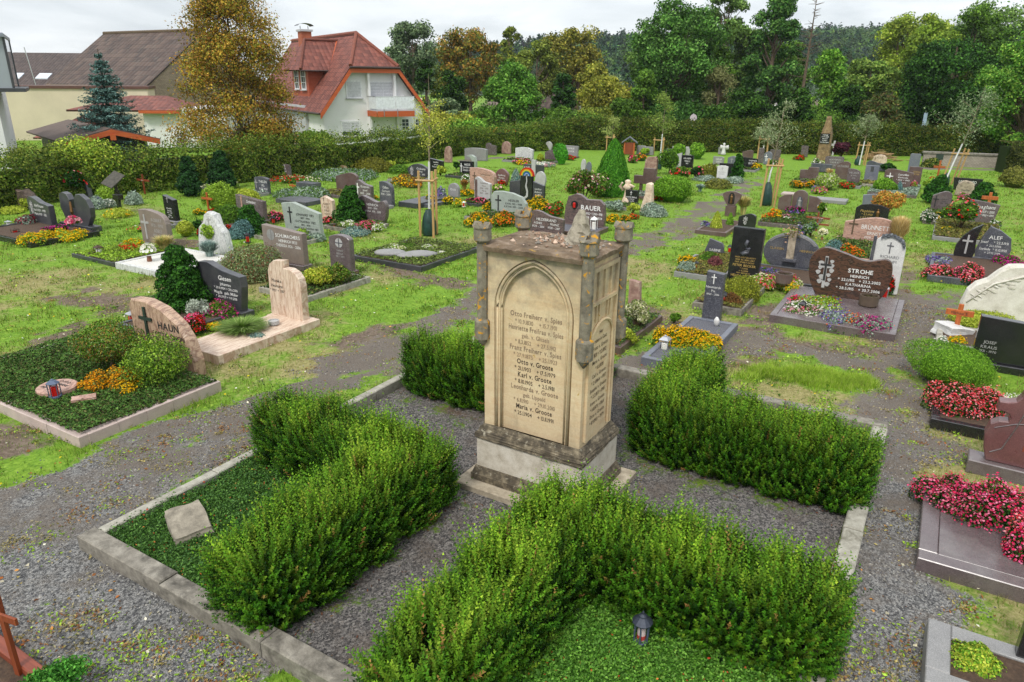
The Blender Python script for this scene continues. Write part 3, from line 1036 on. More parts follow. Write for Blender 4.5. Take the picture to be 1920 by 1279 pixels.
P = np.stack([X,Y,np.full(len(X),-0.012)],1)
leaves(mb,P,np.tile([0,0,1.0],(len(X),1)),0.045,pick(r_,[H('c9c2a8'),H('a8642f'),H('c08a4a'),H('8b5a33'),H('d8d2bd')],len(X)),r_,0.7,0.35)
tag(mb.obj('weeds',LEAF),'dry moss, small weeds and fallen leaves scattered over gravel','weeds',kind='stuff')
def pebbles(mb,P,size,cols):
 n = len(P)
 base = unit(np.array([[1,0,0],[0,1,0],[-1,0,0],[0,-1,0],[0,0,0.8],[0,0,-0.5]],float)) * 1.0
 a = r_.uniform(0,6.28,n)
 ca,sa = np.cos(a),np.sin(a)
 sc = size[:,None] * r_.uniform(0.55,1.2,(n,3))
 B = base[None] * sc[:,None,:] * r_.uniform(0.75,1.25,(n,6,1))
 xx = B[:,:,0] * ca[:,None] - B[:,:,1] * sa[:,None]
 yy = B[:,:,0] * sa[:,None] + B[:,:,1] * ca[:,None]
 v = np.stack([xx,yy,B[:,:,2]],2) + P[:,None,:]
 f = np.array([[0,1,4],[1,2,4],[2,3,4],[3,0,4],[1,0,5],[2,1,5],[3,2,5],[0,3,5]])
 F = ((np.arange(n) * 6)[:,None,None] + f[None]).reshape(-1,3)
 mb.add(v.reshape(-1,3),F,np.repeat(cols,6,0))
PEB = plain('pebble',(0.3,0.3,0.32),0.85)
_nt2 = PEB.node_tree
_a = N(_nt2,'ShaderNodeAttribute',{'attribute_name': 'col'})
_nt2.links.new(_a.outputs['Color'],_nt2.nodes['Principled BSDF'].inputs['Base Color'])
X,Y = rand_ground(230000,3.2,15,1.15)
gmk,dmk,drk,lmk = ground_masks(X,Y)
k = (r_.uniform(0,1,len(X)) < gmk * np.clip((fbm(X,Y,1.6) - 0.36) * 4,0.08,1)) & ~plot_mask(X,Y)
X,Y = X[k],Y[k]
mb = MB()
pebbles(mb,np.stack([X,Y,np.full(len(X),-0.018)],1),r_.uniform(0.006,0.016,len(X)),pick(r_,[H('545356'),H('6d6c6e'),H('888785'),H('424244'),H('7a746b'),H('9a968e')],len(X),0.12))
tag(mb.obj('gravel',PEB),'loose blue grey gravel of the cemetery path','gravel',kind='stuff')
# ------------------------------------------------------------------ the family plot in the middle
PO = g(175,1025)
PD,PS = dirs(-31)
def pl(u,v,z=0.0):
 return PO + PD * u + PS * v + Vector((0,0,z))
PYAW = -31
PGRAVEL = ground_mat(0.8)
PGRAVEL.name = 'plot_gravel'
mb = MB()
uu = np.linspace(0.1,6.45,60)
vv = np.linspace(0.1,6.95,60)
UU,VV = np.meshgrid(uu,vv,indexing='ij')
DM = np.clip((fbm(UU,VV,1.4) - 0.42) * 2.0,0,0.8)
edge_ = np.minimum(np.minimum(abs(UU - 2.62),abs(UU - 3.88)),np.minimum(abs(VV - 2.62),abs(VV - 4.5)))
DM = np.clip(DM * 0.6 + np.clip(0.5 - edge_ * 1.8,0,0.5),0,1)
idx = np.arange(3600).reshape(60,60)
q = np.stack([idx[:-1,:-1],idx[1:,:-1],idx[1:,1:],idx[:-1,1:]],-1).reshape(-1,4)
mb.add(np.stack([UU,VV,0.012 + 0 * UU],-1).reshape(-1,3),q,np.stack([np.full(UU.shape,0.9) - 0.6 * DM,DM,0 * DM],-1).reshape(-1,3))
structure(mb.obj('plot_gravel',PGRAVEL,None,PO,R(PYAW)))
r_ = rng(77)
n = 30000
U,V = r_.uniform(.1,6.45,n),r_.uniform(.1,6.95,n)
inner = (abs(U - 3.24) < .75) | (abs(V - 3.58) < 1.05)
U,V = U[inner],V[inner]
n = len(U)
mb = MB()
pebbles(mb,np.stack([U,V,np.full(n,.014)],1),r_.uniform(.005,.012,n),pick(r_,[H('3b393a'),H('4d4a4a'),H('605c5a'),H('2f2e2f'),H('746d66')],n,.12))
tag(mb.obj('gravel',PEB,None,PO,R(PYAW)),'dark fine gravel of the crossing paths inside the plot','gravel',kind='stuff')
n = 9000
U,V = r_.uniform(.1,6.45,n),r_.uniform(.1,6.95,n)
e_ = np.minimum(np.minimum(abs(U - 2.66),abs(U - 3.82)),np.minimum(abs(V - 2.66),abs(V - 4.6)))
k = (r_.uniform(0,1,n) < np.exp(-e_ * 9)) & ((abs(U - 3.24) < .75) | (abs(V - 3.58) < 1.1))
U,V = U[k],V[k]
mb = MB()
leaves(mb,np.stack([U,V,r_.uniform(.018,.03,len(U))],1),np.tile([0,0,1.],(len(U),1)),.03,pick(r_,[H('6a3a20'),H('55301c'),H('7d4a2a'),H('8a6a44')],len(U)),r_,.3,.4)
tag(mb.obj('needle_litter',LEAF,None,PO,R(PYAW)),'reddish brown fallen yew needles along the feet of the hedges','litter',kind='stuff')
kr = thing('plot_kerb',PO,PYAW,'long weathered concrete kerb framing the large family plot with yew hedges','kerb')
def kerb_run(a,b,horiz,n,w=0.19,h=0.15,par=None,mat=None,rr=None):
 L = (b - a) / n
 for i in range(n):
  mb = MB()
  x0,x1 = a + L * i + 0.004,a + L * (i + 1) - 0.004
  j = rr.uniform(-0.008,0.008,3)
  hh = h + j[1]
  if horiz is not None and horiz[0] == 'u':
   bbox(mb,x0,x1,horiz[1] - w / 2 + j[0],horiz[1] + w / 2 + j[0],-0.06,hh,0.012)
  else:
   bbox(mb,horiz[1] - w / 2 + j[0],horiz[1] + w / 2 + j[0],x0,x1,-0.06,hh,0.012)
  mb.obj('kerb_stone',mat,par)
kr_r = rng(5)
kerb_run(-0.09,6.65,('u',0.0),5,par=kr,mat=CONCRETE,rr=kr_r)
kerb_run(-0.09,6.65,('u',7.05),5,par=kr,mat=CONCRETE,rr=kr_r)
kerb_run(0.1,6.95,('v',0.0),5,w=0.13,par=kr,mat=CONCPALE,rr=kr_r)
kerb_run(0.1,6.95,('v',6.56),5,par=kr,mat=CONCPALE,rr=kr_r)
# yew hedges: four L shapes round the crossing paths
def yew(name,arms,label,h,nshoot,seed,group='clipped yew hedges round the monument'):
 r_ = rng(seed)
 mb = MB()
 DK = [H('143006'),H('1d3f0a'),H('0d2405'),H('254c0d')]
 MD = [H('346012'),H('427217'),H('29520f')]
 LT = [H('769e22'),H('86aa28'),H('66921e'),H('98b034')]
 tot = sum(abs(a[2] - a[0]) + abs(a[3] - a[1]) for a in arms)
 for ai,(u0,v0,u1,v1,wdt) in enumerate(arms):      # axis from (u0,v0) to (u1,v1), half width
  ax = np.array([u1 - u0,v1 - v0],float)
  L = np.linalg.norm(ax)
  ax /= L
  pr = np.array([-ax[1],ax[0]])
  n = int(nshoot * L / tot)
  s = r_.uniform(0,L,n)
  ph = r_.uniform(-0.12,math.pi + 0.12,n)
  c,sn = np.cos(ph),np.sin(ph)
  lump = 1 + 0.10 * np.sin(s * 9.5 + seed) + 0.07 * np.sin(s * 17 + ph * 3)
  topl = 1 + 0.07 * np.sin(s * 7 + seed * 2) + 0.05 * np.sin(s * 15 + 1)
  cx_ = np.sign(c) * np.abs(c) ** 0.55 * wdt * lump
  cz_ = np.sign(sn) * np.abs(sn) ** 0.6 * h * 0.9 * topl
  nx_,nz_ = c,sn
  se = np.zeros(n)                                      # rounded ends
  endf = np.clip(1 - np.minimum(s,L - s) / (wdt * 0.9),0,1)
  cx_ *= 1 - 0.45 * endf ** 2
  cz_ *= 1 - 0.13 * endf ** 2
  na = np.where(s < L / 2,-1.0,1.0) * endf * 0.9
  inset = r_.uniform(0.72,0.95,n)
  en = r_.uniform(0,1,n) < 0.16 * min(1.6,2.4 / L)      # the two end faces
  ne_ = int(en.sum())
  s[en] = np.where(r_.uniform(0,1,ne_) < .5,0.06,L - 0.06)
  cx_[en] = r_.uniform(-.8,.8,ne_) * wdt
  cz_[en] = r_.uniform(0.0,.88,ne_) * h
  na = np.where(en,np.where(s < L / 2,-1.3,1.3),na)
  nx_ = np.where(en,cx_ / wdt * .5,nx_)
  nz_ = np.where(en,.2,nz_)
  P = np.stack([u0 + ax[0] * s + pr[0] * cx_ * inset,v0 + ax[1] * s + pr[1] * cx_ * inset,np.maximum(cz_ * inset,0.03)],1)
  D = np.stack([pr[0] * nx_ + ax[0] * na,pr[1] * nx_ + ax[1] * na,np.maximum(nz_,0) * 0.7 + 0.55],1)
  keep = np.ones(n,bool)
  for bi,b in enumerate(arms):
   if bi != ai:
    bx = np.array([b[2] - b[0],b[3] - b[1]],float)
    Lb = np.linalg.norm(bx)
    bx /= Lb
    q = P[:,:2] - np.array(b[:2])
    tb = q @ bx
    pb = np.abs(q @ np.array([-bx[1],bx[0]]))
    keep &= ~((tb > 0.1) & (tb < Lb - 0.1) & (pb < b[4] * 0.75) & (P[:,2] < h * 0.75))
  P,D,sn2 = P[keep],D[keep],sn[keep]
  n = len(P)
  D = unit(unit(D) + 0.32 * r_.normal(0,1,(n,3)))
  top = np.clip((P[:,2] / h - 0.55) * 2.4,0,1)
  Ls = r_.uniform(0.12,0.21,n) * (1 + 0.85 * top * r_.uniform(0,1,n) ** 1.5)
  D = unit(D + np.array([0,0,1.0]) * (0.7 * top)[:,None])
  long_ = r_.uniform(0,1,n) < 0.02
  Ls[long_] *= 1.7
  K = 16
  tt = (np.arange(K) + 0.5) / K
  up = np.array([0,0,1.0])
  axis = P[:,None,:] + D[:,None,:] * (tt[None,:,None] * Ls[:,None,None]) + up * (0.45 * tt[None,:,None] ** 2 * Ls[:,None,None])
  tan = unit(D[:,None,:] + up * (0.9 * tt[None,:,None]))
  e1 = unit(np.cross(tan,r_.normal(0,1,(n,1,3))))
  e2 = np.cross(tan,e1)
  ang = (np.arange(K) * 2.4)[None,:,None] + r_.uniform(0,6.28,(n,1,1))
  nd = e1 * np.cos(ang) + e2 * np.sin(ang)
  nl = (0.040 * (1 - 0.55 * tt ** 2))[None,:,None] * r_.uniform(0.8,1.25,(n,1,1))
  tip = axis + unit(nd + tan * 0.75) * nl
  sd = np.cross(nd,tan) * 0.0095
  v = np.stack([axis - sd,axis + sd,tip],2).reshape(-1,3)
  F = np.arange(n * K * 3).reshape(-1,3)
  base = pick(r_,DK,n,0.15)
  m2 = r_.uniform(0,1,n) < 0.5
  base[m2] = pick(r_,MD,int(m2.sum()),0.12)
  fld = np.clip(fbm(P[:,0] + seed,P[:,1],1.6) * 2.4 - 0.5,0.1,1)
  yg = np.clip(0.06 + 0.8 * top * (0.35 + 0.65 * fld) + 0.16 * r_.normal(0,1,n),0,1)[:,None]  # paler young growth on top, contrast widened in colour to imitate shade
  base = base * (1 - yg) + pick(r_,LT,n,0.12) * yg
  dead = r_.uniform(0,1,n) < 0.012
  base[dead] = pick(r_,[H('7a6a34'),H('8a6a3a')],int(dead.sum()),.15)
  # new growth pales at the tip; base darkened further as painted shade
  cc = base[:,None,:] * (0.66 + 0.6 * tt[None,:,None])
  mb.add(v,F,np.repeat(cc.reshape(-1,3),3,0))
  # woody inside
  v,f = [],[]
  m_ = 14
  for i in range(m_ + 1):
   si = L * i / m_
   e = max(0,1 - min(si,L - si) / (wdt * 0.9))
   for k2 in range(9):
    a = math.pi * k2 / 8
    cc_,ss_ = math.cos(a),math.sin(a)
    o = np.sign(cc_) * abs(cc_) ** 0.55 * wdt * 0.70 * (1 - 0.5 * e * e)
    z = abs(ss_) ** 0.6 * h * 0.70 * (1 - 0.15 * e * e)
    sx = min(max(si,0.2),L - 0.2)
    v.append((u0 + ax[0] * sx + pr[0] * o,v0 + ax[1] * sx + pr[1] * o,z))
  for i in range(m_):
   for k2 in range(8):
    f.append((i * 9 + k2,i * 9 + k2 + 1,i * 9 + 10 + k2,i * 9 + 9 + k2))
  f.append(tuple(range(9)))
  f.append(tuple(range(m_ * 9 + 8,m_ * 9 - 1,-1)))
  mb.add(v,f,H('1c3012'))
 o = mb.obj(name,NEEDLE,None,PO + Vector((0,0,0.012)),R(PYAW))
 return tag(o,label,'hedge',group)
YN = 13000
yew('yew_hedge',[(0.08,2.32,2.6,2.32,0.38),(2.24,0.0,2.24,2.52,0.38)],'yew hedge beside the bed that holds a bare stone slab, nearest the bare kerb corner',0.83,YN,1)
yew('yew_hedge',[(3.98,2.2,6.62,2.2,0.39),(4.2,-0.25,4.2,2.4,0.38)],'yew hedge behind the small blue grey lantern at the bottom edge',0.87,YN,2)
yew('yew_hedge',[(3.9,5.0,6.56,5.0,0.38),(4.15,4.9,4.15,6.75,0.36)],'yew hedge right of the monument in front of the round lawn patch',0.86,YN,3)
yew('yew_hedge',[(0.2,5.0,2.66,5.0,0.37),(2.35,4.9,2.35,6.8,0.36)],'short yew hedge behind the left side of the tall monument',0.86,9500,4)
def groundcover(name,u0,u1,v0,v1,n,pal,label,seed,bumpy=0.07):
 r_ = rng(seed)
 mb = MB()
 U,V = r_.uniform(u0,u1,n),r_.uniform(v0,v1,n)
 e = np.minimum(np.minimum(U - u0,u1 - U),np.minimum(V - v0,v1 - V))
 Z = 0.06 + bumpy * (fbm(U * 1.0,V,2.6)) * np.clip(e * 5 + 0.5,0,1) * 1.6 + r_.normal(0,0.012,n)
 P = np.stack([U + r_.normal(0,0.03,n),V + r_.normal(0,0.03,n),Z],1)
 cols = pick(r_,pal,n,0.2)
 rd = r_.uniform(0,1,n) < 0.012
 cols[rd] = pick(r_,[H('b0502c'),H('a8452a'),H('c0703c')],int(rd.sum()))
 leaves(mb,P,np.tile([0,0,1.0],(n,1)),0.028,cols,r_,0.6,0.7,0.4)
 gx = np.linspace(u0,u1,22)
 gy = np.linspace(v0,v1,22)
 A,B = np.meshgrid(gx,gy,indexing='ij')
 e = np.minimum(np.minimum(A - u0,u1 - A),np.minimum(B - v0,v1 - B))
 Zc = 0.025 + bumpy * fbm(A,B,2.6) * np.clip(e * 5 + 0.3,0,1) * 1.6
 id_ = np.arange(484).reshape(22,22)
 q = np.stack([id_[:-1,:-1],id_[1:,:-1],id_[1:,1:],id_[:-1,1:]],-1).reshape(-1,4)
 mb.add(np.stack([A,B,Zc],-1).reshape(-1,3),q,pal[2])
 return tag(mb.obj(name,LEAF,None,PO,R(PYAW)),label,'ground cover',kind='stuff')
GC = [H('38561f'),H('4e7530'),H('33531f'),H('5f8540'),H('476a38')]
groundcover('ground_cover',-0.03,1.95,0.02,2.05,27000,GC,'low dark green ground cover round the bare stone slab',21)
groundcover('ground_cover',4.5,6.5,0.0,1.95,30000,[H('4f7e28'),H('629032'),H('426c22'),H('76a244'),H('5a8438')],'low green ground cover with red specks round the blue grey lantern',22)
groundcover('ground_cover',4.5,6.5,5.3,6.95,6000,G_LIGHT,'grass ground cover behind the right yew hedge',23)
groundcover('ground_cover',0.1,1.95,5.3,6.95,5000,GC,'ground cover behind the left yew hedge',24)
# bare stone slab lying in the left bed
def rock(name,w,d,h,mat,loc,yaw,label,cat,seed,tilt=(0,0),amp=0.04,flat=True,parent=None,group=None):
 rr = random.Random(seed)
 bm = bmesh.new()
 bmesh.ops.create_cube(bm,size=1.0)
 bmesh.ops.subdivide_edges(bm,edges=bm.edges[:],cuts=4,use_grid_fill=True)
 ph = [rr.uniform(0,6) for _ in range(6)]
 for v in bm.verts:
  x,y,z = v.co
  if not flat:
   v.co = v.co.normalized() * 0.62 * (1 - 0.2 * abs(z))
   x,y,z = v.co
  k = amp * (math.sin(5 * x + ph[0]) + math.sin(7 * y + ph[1]) + math.sin(6 * z + ph[2])) + rr.uniform(-amp,amp) * 0.5
  v.co = Vector((x * w * (1 + k),y * d * (1 + k),(z + 0.5) * h * (1 + k * 0.8)))
 o = from_bm(bm,name,mat,parent,loc,R(yaw),smooth=not flat)
 if tilt != (0,0):
  o.rotation_euler = (R(tilt[0]),R(tilt[1]),R(yaw))
 if label:
  tag(o,label,cat,group)
 return o
rock('stone_slab',0.56,0.36,0.13,roughstone('grey_slab_stone',[H('5f594d'),H('857d6e'),H('a09786')],8,.6),pl(0.64,0.66,0.07),-55,'bare weathered stone slab lying tilted in the green ground cover','stone slab',3,(5,4),0.035)
rock('stone_slab',0.55,0.4,0.15,ST['sandstone'],pl(4.62,0.12,0.05),-25,'pale stone slab just showing at the bottom edge below the yew','stone slab',5,(4,2),0.03)
# ------------------------------------------------------------------ the monument
MC = pl(3.30,3.54,0)
mon = thing('gothic_monument',MC,PYAW,'tall sandstone gothic monument with pointed arch and broken corner pinnacles','monument')
def mon_mat():
 m,nt,b = newmat('monument_sandstone')
 v = coords(nt,'Object',False)
 big = noise(nt,v,1.7,6,0.6,0.5)
 fine = noise(nt,v,45,6,0.7)
 lay = noise(nt,N(nt,'ShaderNodeMapping',Vector=v,Scale=(1.0,1.0,9.0)).outputs[0],2.0,6,0.6,0.5)
 a = ramp(nt,big,[(0.3,H('a8967a')),(0.46,H('c6b18e')),(0.6,H('cfbd9a')),(0.75,H('c89f72'))])
 a = mix(nt,0.3,a,ramp(nt,lay,[(0.3,H('bd9468')),(0.6,H('d2bd9a')),(0.8,H('b5a484'))]))
 a = mix(nt,0.25,a,ramp(nt,fine,[(0.3,(0.3,0.3,0.3)),(0.7,(0.7,0.7,0.7))]),'OVERLAY')
 st = val(nt,noise(nt,N(nt,'ShaderNodeMapping',Vector=v,Scale=(3.0,3.0,0.7),Location=(3,1,4)).outputs[0],1.6,7,0.7),0.55,0.78)
 a = mix(nt,N(nt,'ShaderNodeMath',{'operation': 'MULTIPLY'},**{'0': st,'1': 0.5}).outputs[0],a,H('6e6757'))
 sz = N(nt,'ShaderNodeSeparateXYZ',Vector=v).outputs[2]
 up_ = N(nt,'ShaderNodeMapRange',Value=sz,**{'From Min': 1.9,'From Max': 2.75,'To Min': -0.14,'To Max': 0.2}).outputs[0]
 ad_ = N(nt,'ShaderNodeMath',{'operation': 'ADD'},**{'0': noise(nt,v,2.6,8,0.7),'1': up_}).outputs[0]
 a = mix(nt,val(nt,ad_,0.5,0.85),a,H('767064'))
 a = mix(nt,val(nt,noise(nt,N(nt,'ShaderNodeMapping',Vector=v,Location=(7,2,1)).outputs[0],3.2,7,0.65,1.0),0.665,0.70),a,H('a8862a'))
 setc(nt,b,a)
 b.inputs['Roughness'].default_value = 0.9
 b.inputs['Specular IOR Level'].default_value = 0.2
 bump(nt,b,mix(nt,0.5,big,fine),0.25,0.01)
 return m
MSAND = mon_mat()
LICH = H('c08a1c')
MGREY = roughstone('monument_column_stone',[H('504a3f'),H('777061'),H('948c7a')],9,0.6,0.92,LICH,0.575,H('46423a'),(0.54,0.74))
MTOP = roughstone('monument_top_stone',[H('493b2d'),H('6f5d49'),H('958472')],6,0.7,0.95,H('a8842c'),0.64,H('46382c'),(0.5,0.7))
MLEDGE = roughstone('monument_ledge_stone',[H('342f27'),H('5a5142'),H('978a72')],11,0.8,0.95,H('98917f'),0.6)
MBLOCK = roughstone('monument_base_render',[H('a59a88'),H('c3baaa'),H('d3ccbf')],7,0.4,0.9,None,0.6,H('5a5348'),(0.6,0.72))
HW,HD = 0.60,0.41
ZB,ZT = 0.77,2.82
def arch_pts(a,z_sp,c_,Rr,z0,n=12):
 """left foot up over the point to the right foot"""
 rise = math.sqrt(Rr * Rr - c_ * c_)
 out = [(-a,z0)]
 for i in range(n + 1):
  t = i / n
  ang0,ang1 = math.pi,math.pi - math.acos(c_ / Rr)
  w = ang0 + (ang1 - ang0) * t
  out.append((c_ + Rr * math.cos(w),z_sp + Rr * math.sin(w)))
 right = [(-x,z) for x,z in reversed(out[:-1])]
 return out + right
A0,SPR,CC = 0.475,2.20,0.13
prof = [(0.0,0.0),(0.010,0.034),(0.026,0.042),(0.036,0.024),(0.05,0.014),(0.064,0.022),(0.07,0.052),(0.088,0.066),(0.105,0.069)]
curves_ = [[(x,-HD + dy,z) for x,z in arch_pts(A0 - o,SPR,CC,A0 + CC - o,ZB)] for o,dy in prof]
mb = MB()
c0 = curves_[0]
half = len(c0) // 2
for i in range(half):
 (xa,_,za),(xb,_,zb_) = c0[i],c0[i + 1]
 for sg in (1,-1):
  v = [(-HW * sg,-HD,za),(xa * sg,-HD,za),(xb * sg,-HD,zb_),(-HW * sg,-HD,zb_)]
  mb.add(v,[(0,1,2,3) if sg > 0 else (3,2,1,0)])
mb.add([(-HW,-HD,c0[half][2]),(HW,-HD,c0[half][2]),(HW,-HD,ZT),(-HW,-HD,ZT)],[(0,1,2,3)])
mb.obj('front_wall',MSAND,mon)
mb = MB()
nn_ = len(curves_[0])
v = [p for c_ in curves_ for p in c_]
f = [(i * nn_ + j,i * nn_ + j + 1,(i + 1) * nn_ + j + 1,(i + 1) * nn_ + j) for i in range(len(curves_) - 1) for j in range(nn_ - 1)]
mb.add(v,f)
am = mb.obj('arch_moulding',MSAND,mon,smooth=True)
for o_,dy_,r0_ in ((.03,.012,.017),(.078,.03,.013)):
 mb = MB()
 tube(mb,[(x,-HD + dy_,z) for x,z in arch_pts(A0 - o_,SPR,CC,A0 + CC - o_,ZB)],r0_,6)
 mb.obj('roll_moulding',MSAND,am,smooth=True)
mb = MB()
c0 = curves_[-1]
half = len(c0) // 2
for i in range(half):
 (xa,ya,za),(xb,yb_,zb_) = c0[i],c0[i + 1]
 mb.add([(xa,ya,za),(-xa,ya,za),(-xb,ya,zb_),(xb,ya,zb_)],[(0,1,2,3)])
mb.obj('inscription_panel',MSAND,mon)
# body: side and back walls
mb = MB()
box(mb,-HW,HW,-HD + 0.078,HD,ZB,ZT)
box(mb,-HW,-A0 - 0.004,-HD + 0.001,-HD + 0.078,ZB,ZT - 0.001)
box(mb,A0 + 0.004,HW,-HD + 0.001,-HD + 0.078,ZB,ZT - 0.001)
mb.obj('body',MSAND,mon)
LN = [('Otto Freiherr v. Spies',0),('* 10.9.1830    + 15.7.1901',0),('Henriette Freifrau v. Spies',0),('geb. v. Ghisels',0),('* 11.3.1852    + 27.5.1912',0),('Franz Freiherr v. Spies',0),('* 27.9.1875    + 25.1.1923',0),
  ('Otto v. Groote',1),('* 21.1.1903    + 17.5.1979',1),('Karl v. Groote',1),('* 8.10.1905    + 2.5.1981',1),('Leonharda v. Groote',0),('geb. Lippold',0),('* 6.11.1910    + 29.10.2010',0),('Maria v. Groote',1),('* 25.1.1904    + 13.11.1991',1)]
ma,mb = MB(),MB()
for i,(t,dk) in enumerate(LN):
 nm = t[0] != '*'
 letter_line(mb if dk else ma,t,0.0,2.13 - i * 0.0765,0.08 if nm and 'geb' not in t else 0.068,'C',0.022 if nm else 0.01,-HD + 0.067,0.66,0.0,0.76)
ma.obj('lettering',plain('worn_lettering',H('84705a'),.9,0,.35,9),mon)
mb.obj('lettering',plain('dark_brown_lettering',H('3a3026'),0.85),mon)
# right-hand side: tracery, arch and inscription
mb = MB()
def sbar(y0,y1,z0,z1,t=0.03):
 box(mb,HW + 0.0005,HW + t,y0,y1,z0,z1)
sbar(-0.33,-0.29,0.85,2.75)
sbar(0.29,0.33,0.85,2.75)
sbar(-0.29,0.29,2.705,2.75,0.031)
sbar(-0.29,0.29,2.36,2.395,0.036)
for yy in (-0.155,0.0,0.155):
 sbar(yy - 0.011,yy + 0.011,2.395,2.705,0.022)
for yy in (-0.17,-0.10,0.10,0.17):
 sbar(yy - 0.009,yy + 0.009,2.16,2.36,0.02)
for dx in (0.0,):
 pts = [(-0.27,0.85),(-0.27,1.95)] + [(0.27 * math.cos(w),1.95 + 0.2 * math.sin(w)) for w in np.linspace(math.pi,0,15)][1:-1] + [(0.27,1.95),(0.27,0.85)]
 tube(mb,[(HW + 0.012,y,z) for y,z in pts],0.017,5)
mb.obj('tracery',MSAND,mon)
mb = MB()
side = ['Hier','ruhen in Gott','Franz v. Groote','1831 + 9.2.1892','Maria v. Groote','* 6.11.1838','Carl v. Groote','* 2.4.1864 + 1937','Josepha v. Groote','* 2.2.1871 + 1945','Irene v. Groote','* 1.8.1875 + 1964','Otto v. Groote','* 8.9.1903 + 1979']
for i,t in enumerate(side):
 letter_line(mb,t,0.0,2.0 - i * 0.079,0.062,'C',0.006,0.0,0.46,0.0,0.85)
for k_ in range(len(mb.V)):
 q = mb.V[k_]
 mb.V[k_] = np.stack([np.full(len(q),HW + 0.003),q[:,0],q[:,2]],1)
mb.obj('lettering',BROWNP,mon)
# ledge, base block, dark foot, slab
mb = MB()
v,f = [],[]
for x,y,z in ((HW + 0.005,HD + 0.005,0.80),(HW + 0.05,HD + 0.05,0.73),(HW + 0.088,HD + 0.078,0.675),(HW + 0.09,HD + 0.08,0.628),(HW + 0.06,HD + 0.05,0.615)):
 v += [(-x,-y,z),(x,-y,z),(x,y,z),(-x,y,z)]
for i in range(4):
 for j in range(4):
  k_ = (j + 1) % 4
  f.append((i * 4 + j,i * 4 + k_,i * 4 + 4 + k_,i * 4 + 4 + j))
bm = bmesh.new()
bv = [bm.verts.new(p) for p in v]
for q in f:
 bm.faces.new([bv[i] for i in q])
bmesh.ops.subdivide_edges(bm,edges=bm.edges[:],cuts=5,use_grid_fill=True)
rr = random.Random(9)
for p in bm.verts:
 p.co.z += rr.uniform(-0.009,0.009)
 k_ = rr.uniform(-0.008,0.008)
 p.co.x += k_
 p.co.y += rr.uniform(-0.008,0.008)
from_bm(bm,'ledge',MLEDGE,mon)
mb = MB()
box(mb,-HW - 0.07,HW + 0.07,-HD - 0.06,HD + 0.06,0.24,0.622)
mb.obj('base_block',MBLOCK,mon)
mb = MB()
box(mb,-HW - 0.125,HW + 0.125,-HD - 0.115,HD + 0.115,0.085,0.17)
box(mb,-HW - 0.115,HW + 0.115,-HD - 0.105,HD + 0.105,0.17,0.26,taper=0.03)
mb.obj('plinth',MLEDGE,mon)
mb = MB()
bbox(mb,-HW - 0.27,HW + 0.27,-HD - 0.26,HD + 0.26,-0.02,0.088,0.012)
mb.obj('foot_slab',roughstone('foot_slab_stone',[H('7d7260'),H('a09480'),H('b7ab96')],7,0.5,0.9,None,0.6,H('5c5546')),mon)
# top slab with hollow weathered surface
bm = bmesh.new()
bmesh.ops.create_grid(bm,x_segments=26,y_segments=20,size=0.5)
rr = random.Random(4)
for p in bm.verts:
 x,y = p.co.x,p.co.y
 e = min(0.5 - abs(x),0.5 - abs(y))
 p.co = Vector((x * 1.30 + rr.uniform(-.004,.004),y * 0.94 + rr.uniform(-.004,.004),2.888 - 0.02 * (1 if e < 0.01 else 0) + rr.uniform(-0.008,0.008)))
ret = bmesh.ops.extrude_face_region(bm,geom=bm.faces[:])
for p in ret['geom']:
 if isinstance(p,bmesh.types.BMVert):
  p.co.z = 2.818
  p.co.x *= 0.985
  p.co.y *= 0.985
bmesh.ops.recalc_face_normals(bm,faces=bm.faces[:])
from_bm(bm,'top_slab',MTOP,mon)
for sx in (-1,1):
 for sy in (-1,1):
  cx,cy = sx * (HW + 0.012),sy * (HD + 0.012)
  mb = MB()
  q = math.pi / 8
  lathe(mb,[(0.01,1.74),(0.05,1.79),(0.062,1.83),(0.092,1.835),(0.092,2.03),(0.08,2.05),(0.063,2.06),(0.063,2.89),(0.082,2.91)],8,(cx,cy,0),ph=q)
  col_ = mb.obj('corner_column',MGREY,mon)
  mb = MB()
  rr = random.Random(sx * 3 + sy)
  lathe(mb,[(0.088,2.912),(0.098,2.925),(0.094,3.04),(0.106,3.05),(0.10,3.065)],8,(cx,cy,0),ph=q)
  for k_ in range(4):                       # little gables round a broken core
   w = k_ * math.pi / 2 + math.pi / 4 * 0
   dx,dy = math.cos(w),math.sin(w)
   if (k_ + sx + sy) % 4 == 3:
    continue
   px_,py_ = -dy,dx
   hh = 3.115 + rr.uniform(-0.01,0.03)
   pv = []
   for t_,z_ in ((-0.05,3.06),(0.05,3.06),(0.0,hh)):
    for e_ in (0.1,0.025):
     pv.append((cx + dx * e_ + px_ * t_,cy + dy * e_ + py_ * t_,z_))
   mb.add(pv,[(0,2,4),(1,5,3),(0,4,5,1),(2,3,5,4),(0,1,3,2)])
  mb.obj('pinnacle',MGREY,col_)
bm = bmesh.new()                                   # stump of the broken spire
bmesh.ops.create_cone(bm,cap_ends=True,segments=12,radius1=0.17,radius2=0.035,depth=0.34)
bmesh.ops.subdivide_edges(bm,edges=[e for e in bm.edges if e.calc_length() > 0.2],cuts=6,use_grid_fill=True)
rr = random.Random(8)
for p in bm.verts:
 k_ = 1 + rr.uniform(-0.2,0.2)
 p.co.x *= k_
 p.co.y *= k_
 p.co.z += rr.uniform(-0.02,0.02) + 0.17 + 2.88
 p.co.x += 0.24
 p.co.y += 0.16
from_bm(bm,'spire_stump',roughstone('stump_stone',[H('6a6355'),H('958d7c'),H('b0a893')],10,0.9),mon)
r_ = rng(31)
mb = MB()
n = 260
P = np.stack([r_.normal(0.08,0.26,n),r_.normal(0.12,0.16,n),np.full(n,2.896)],1)
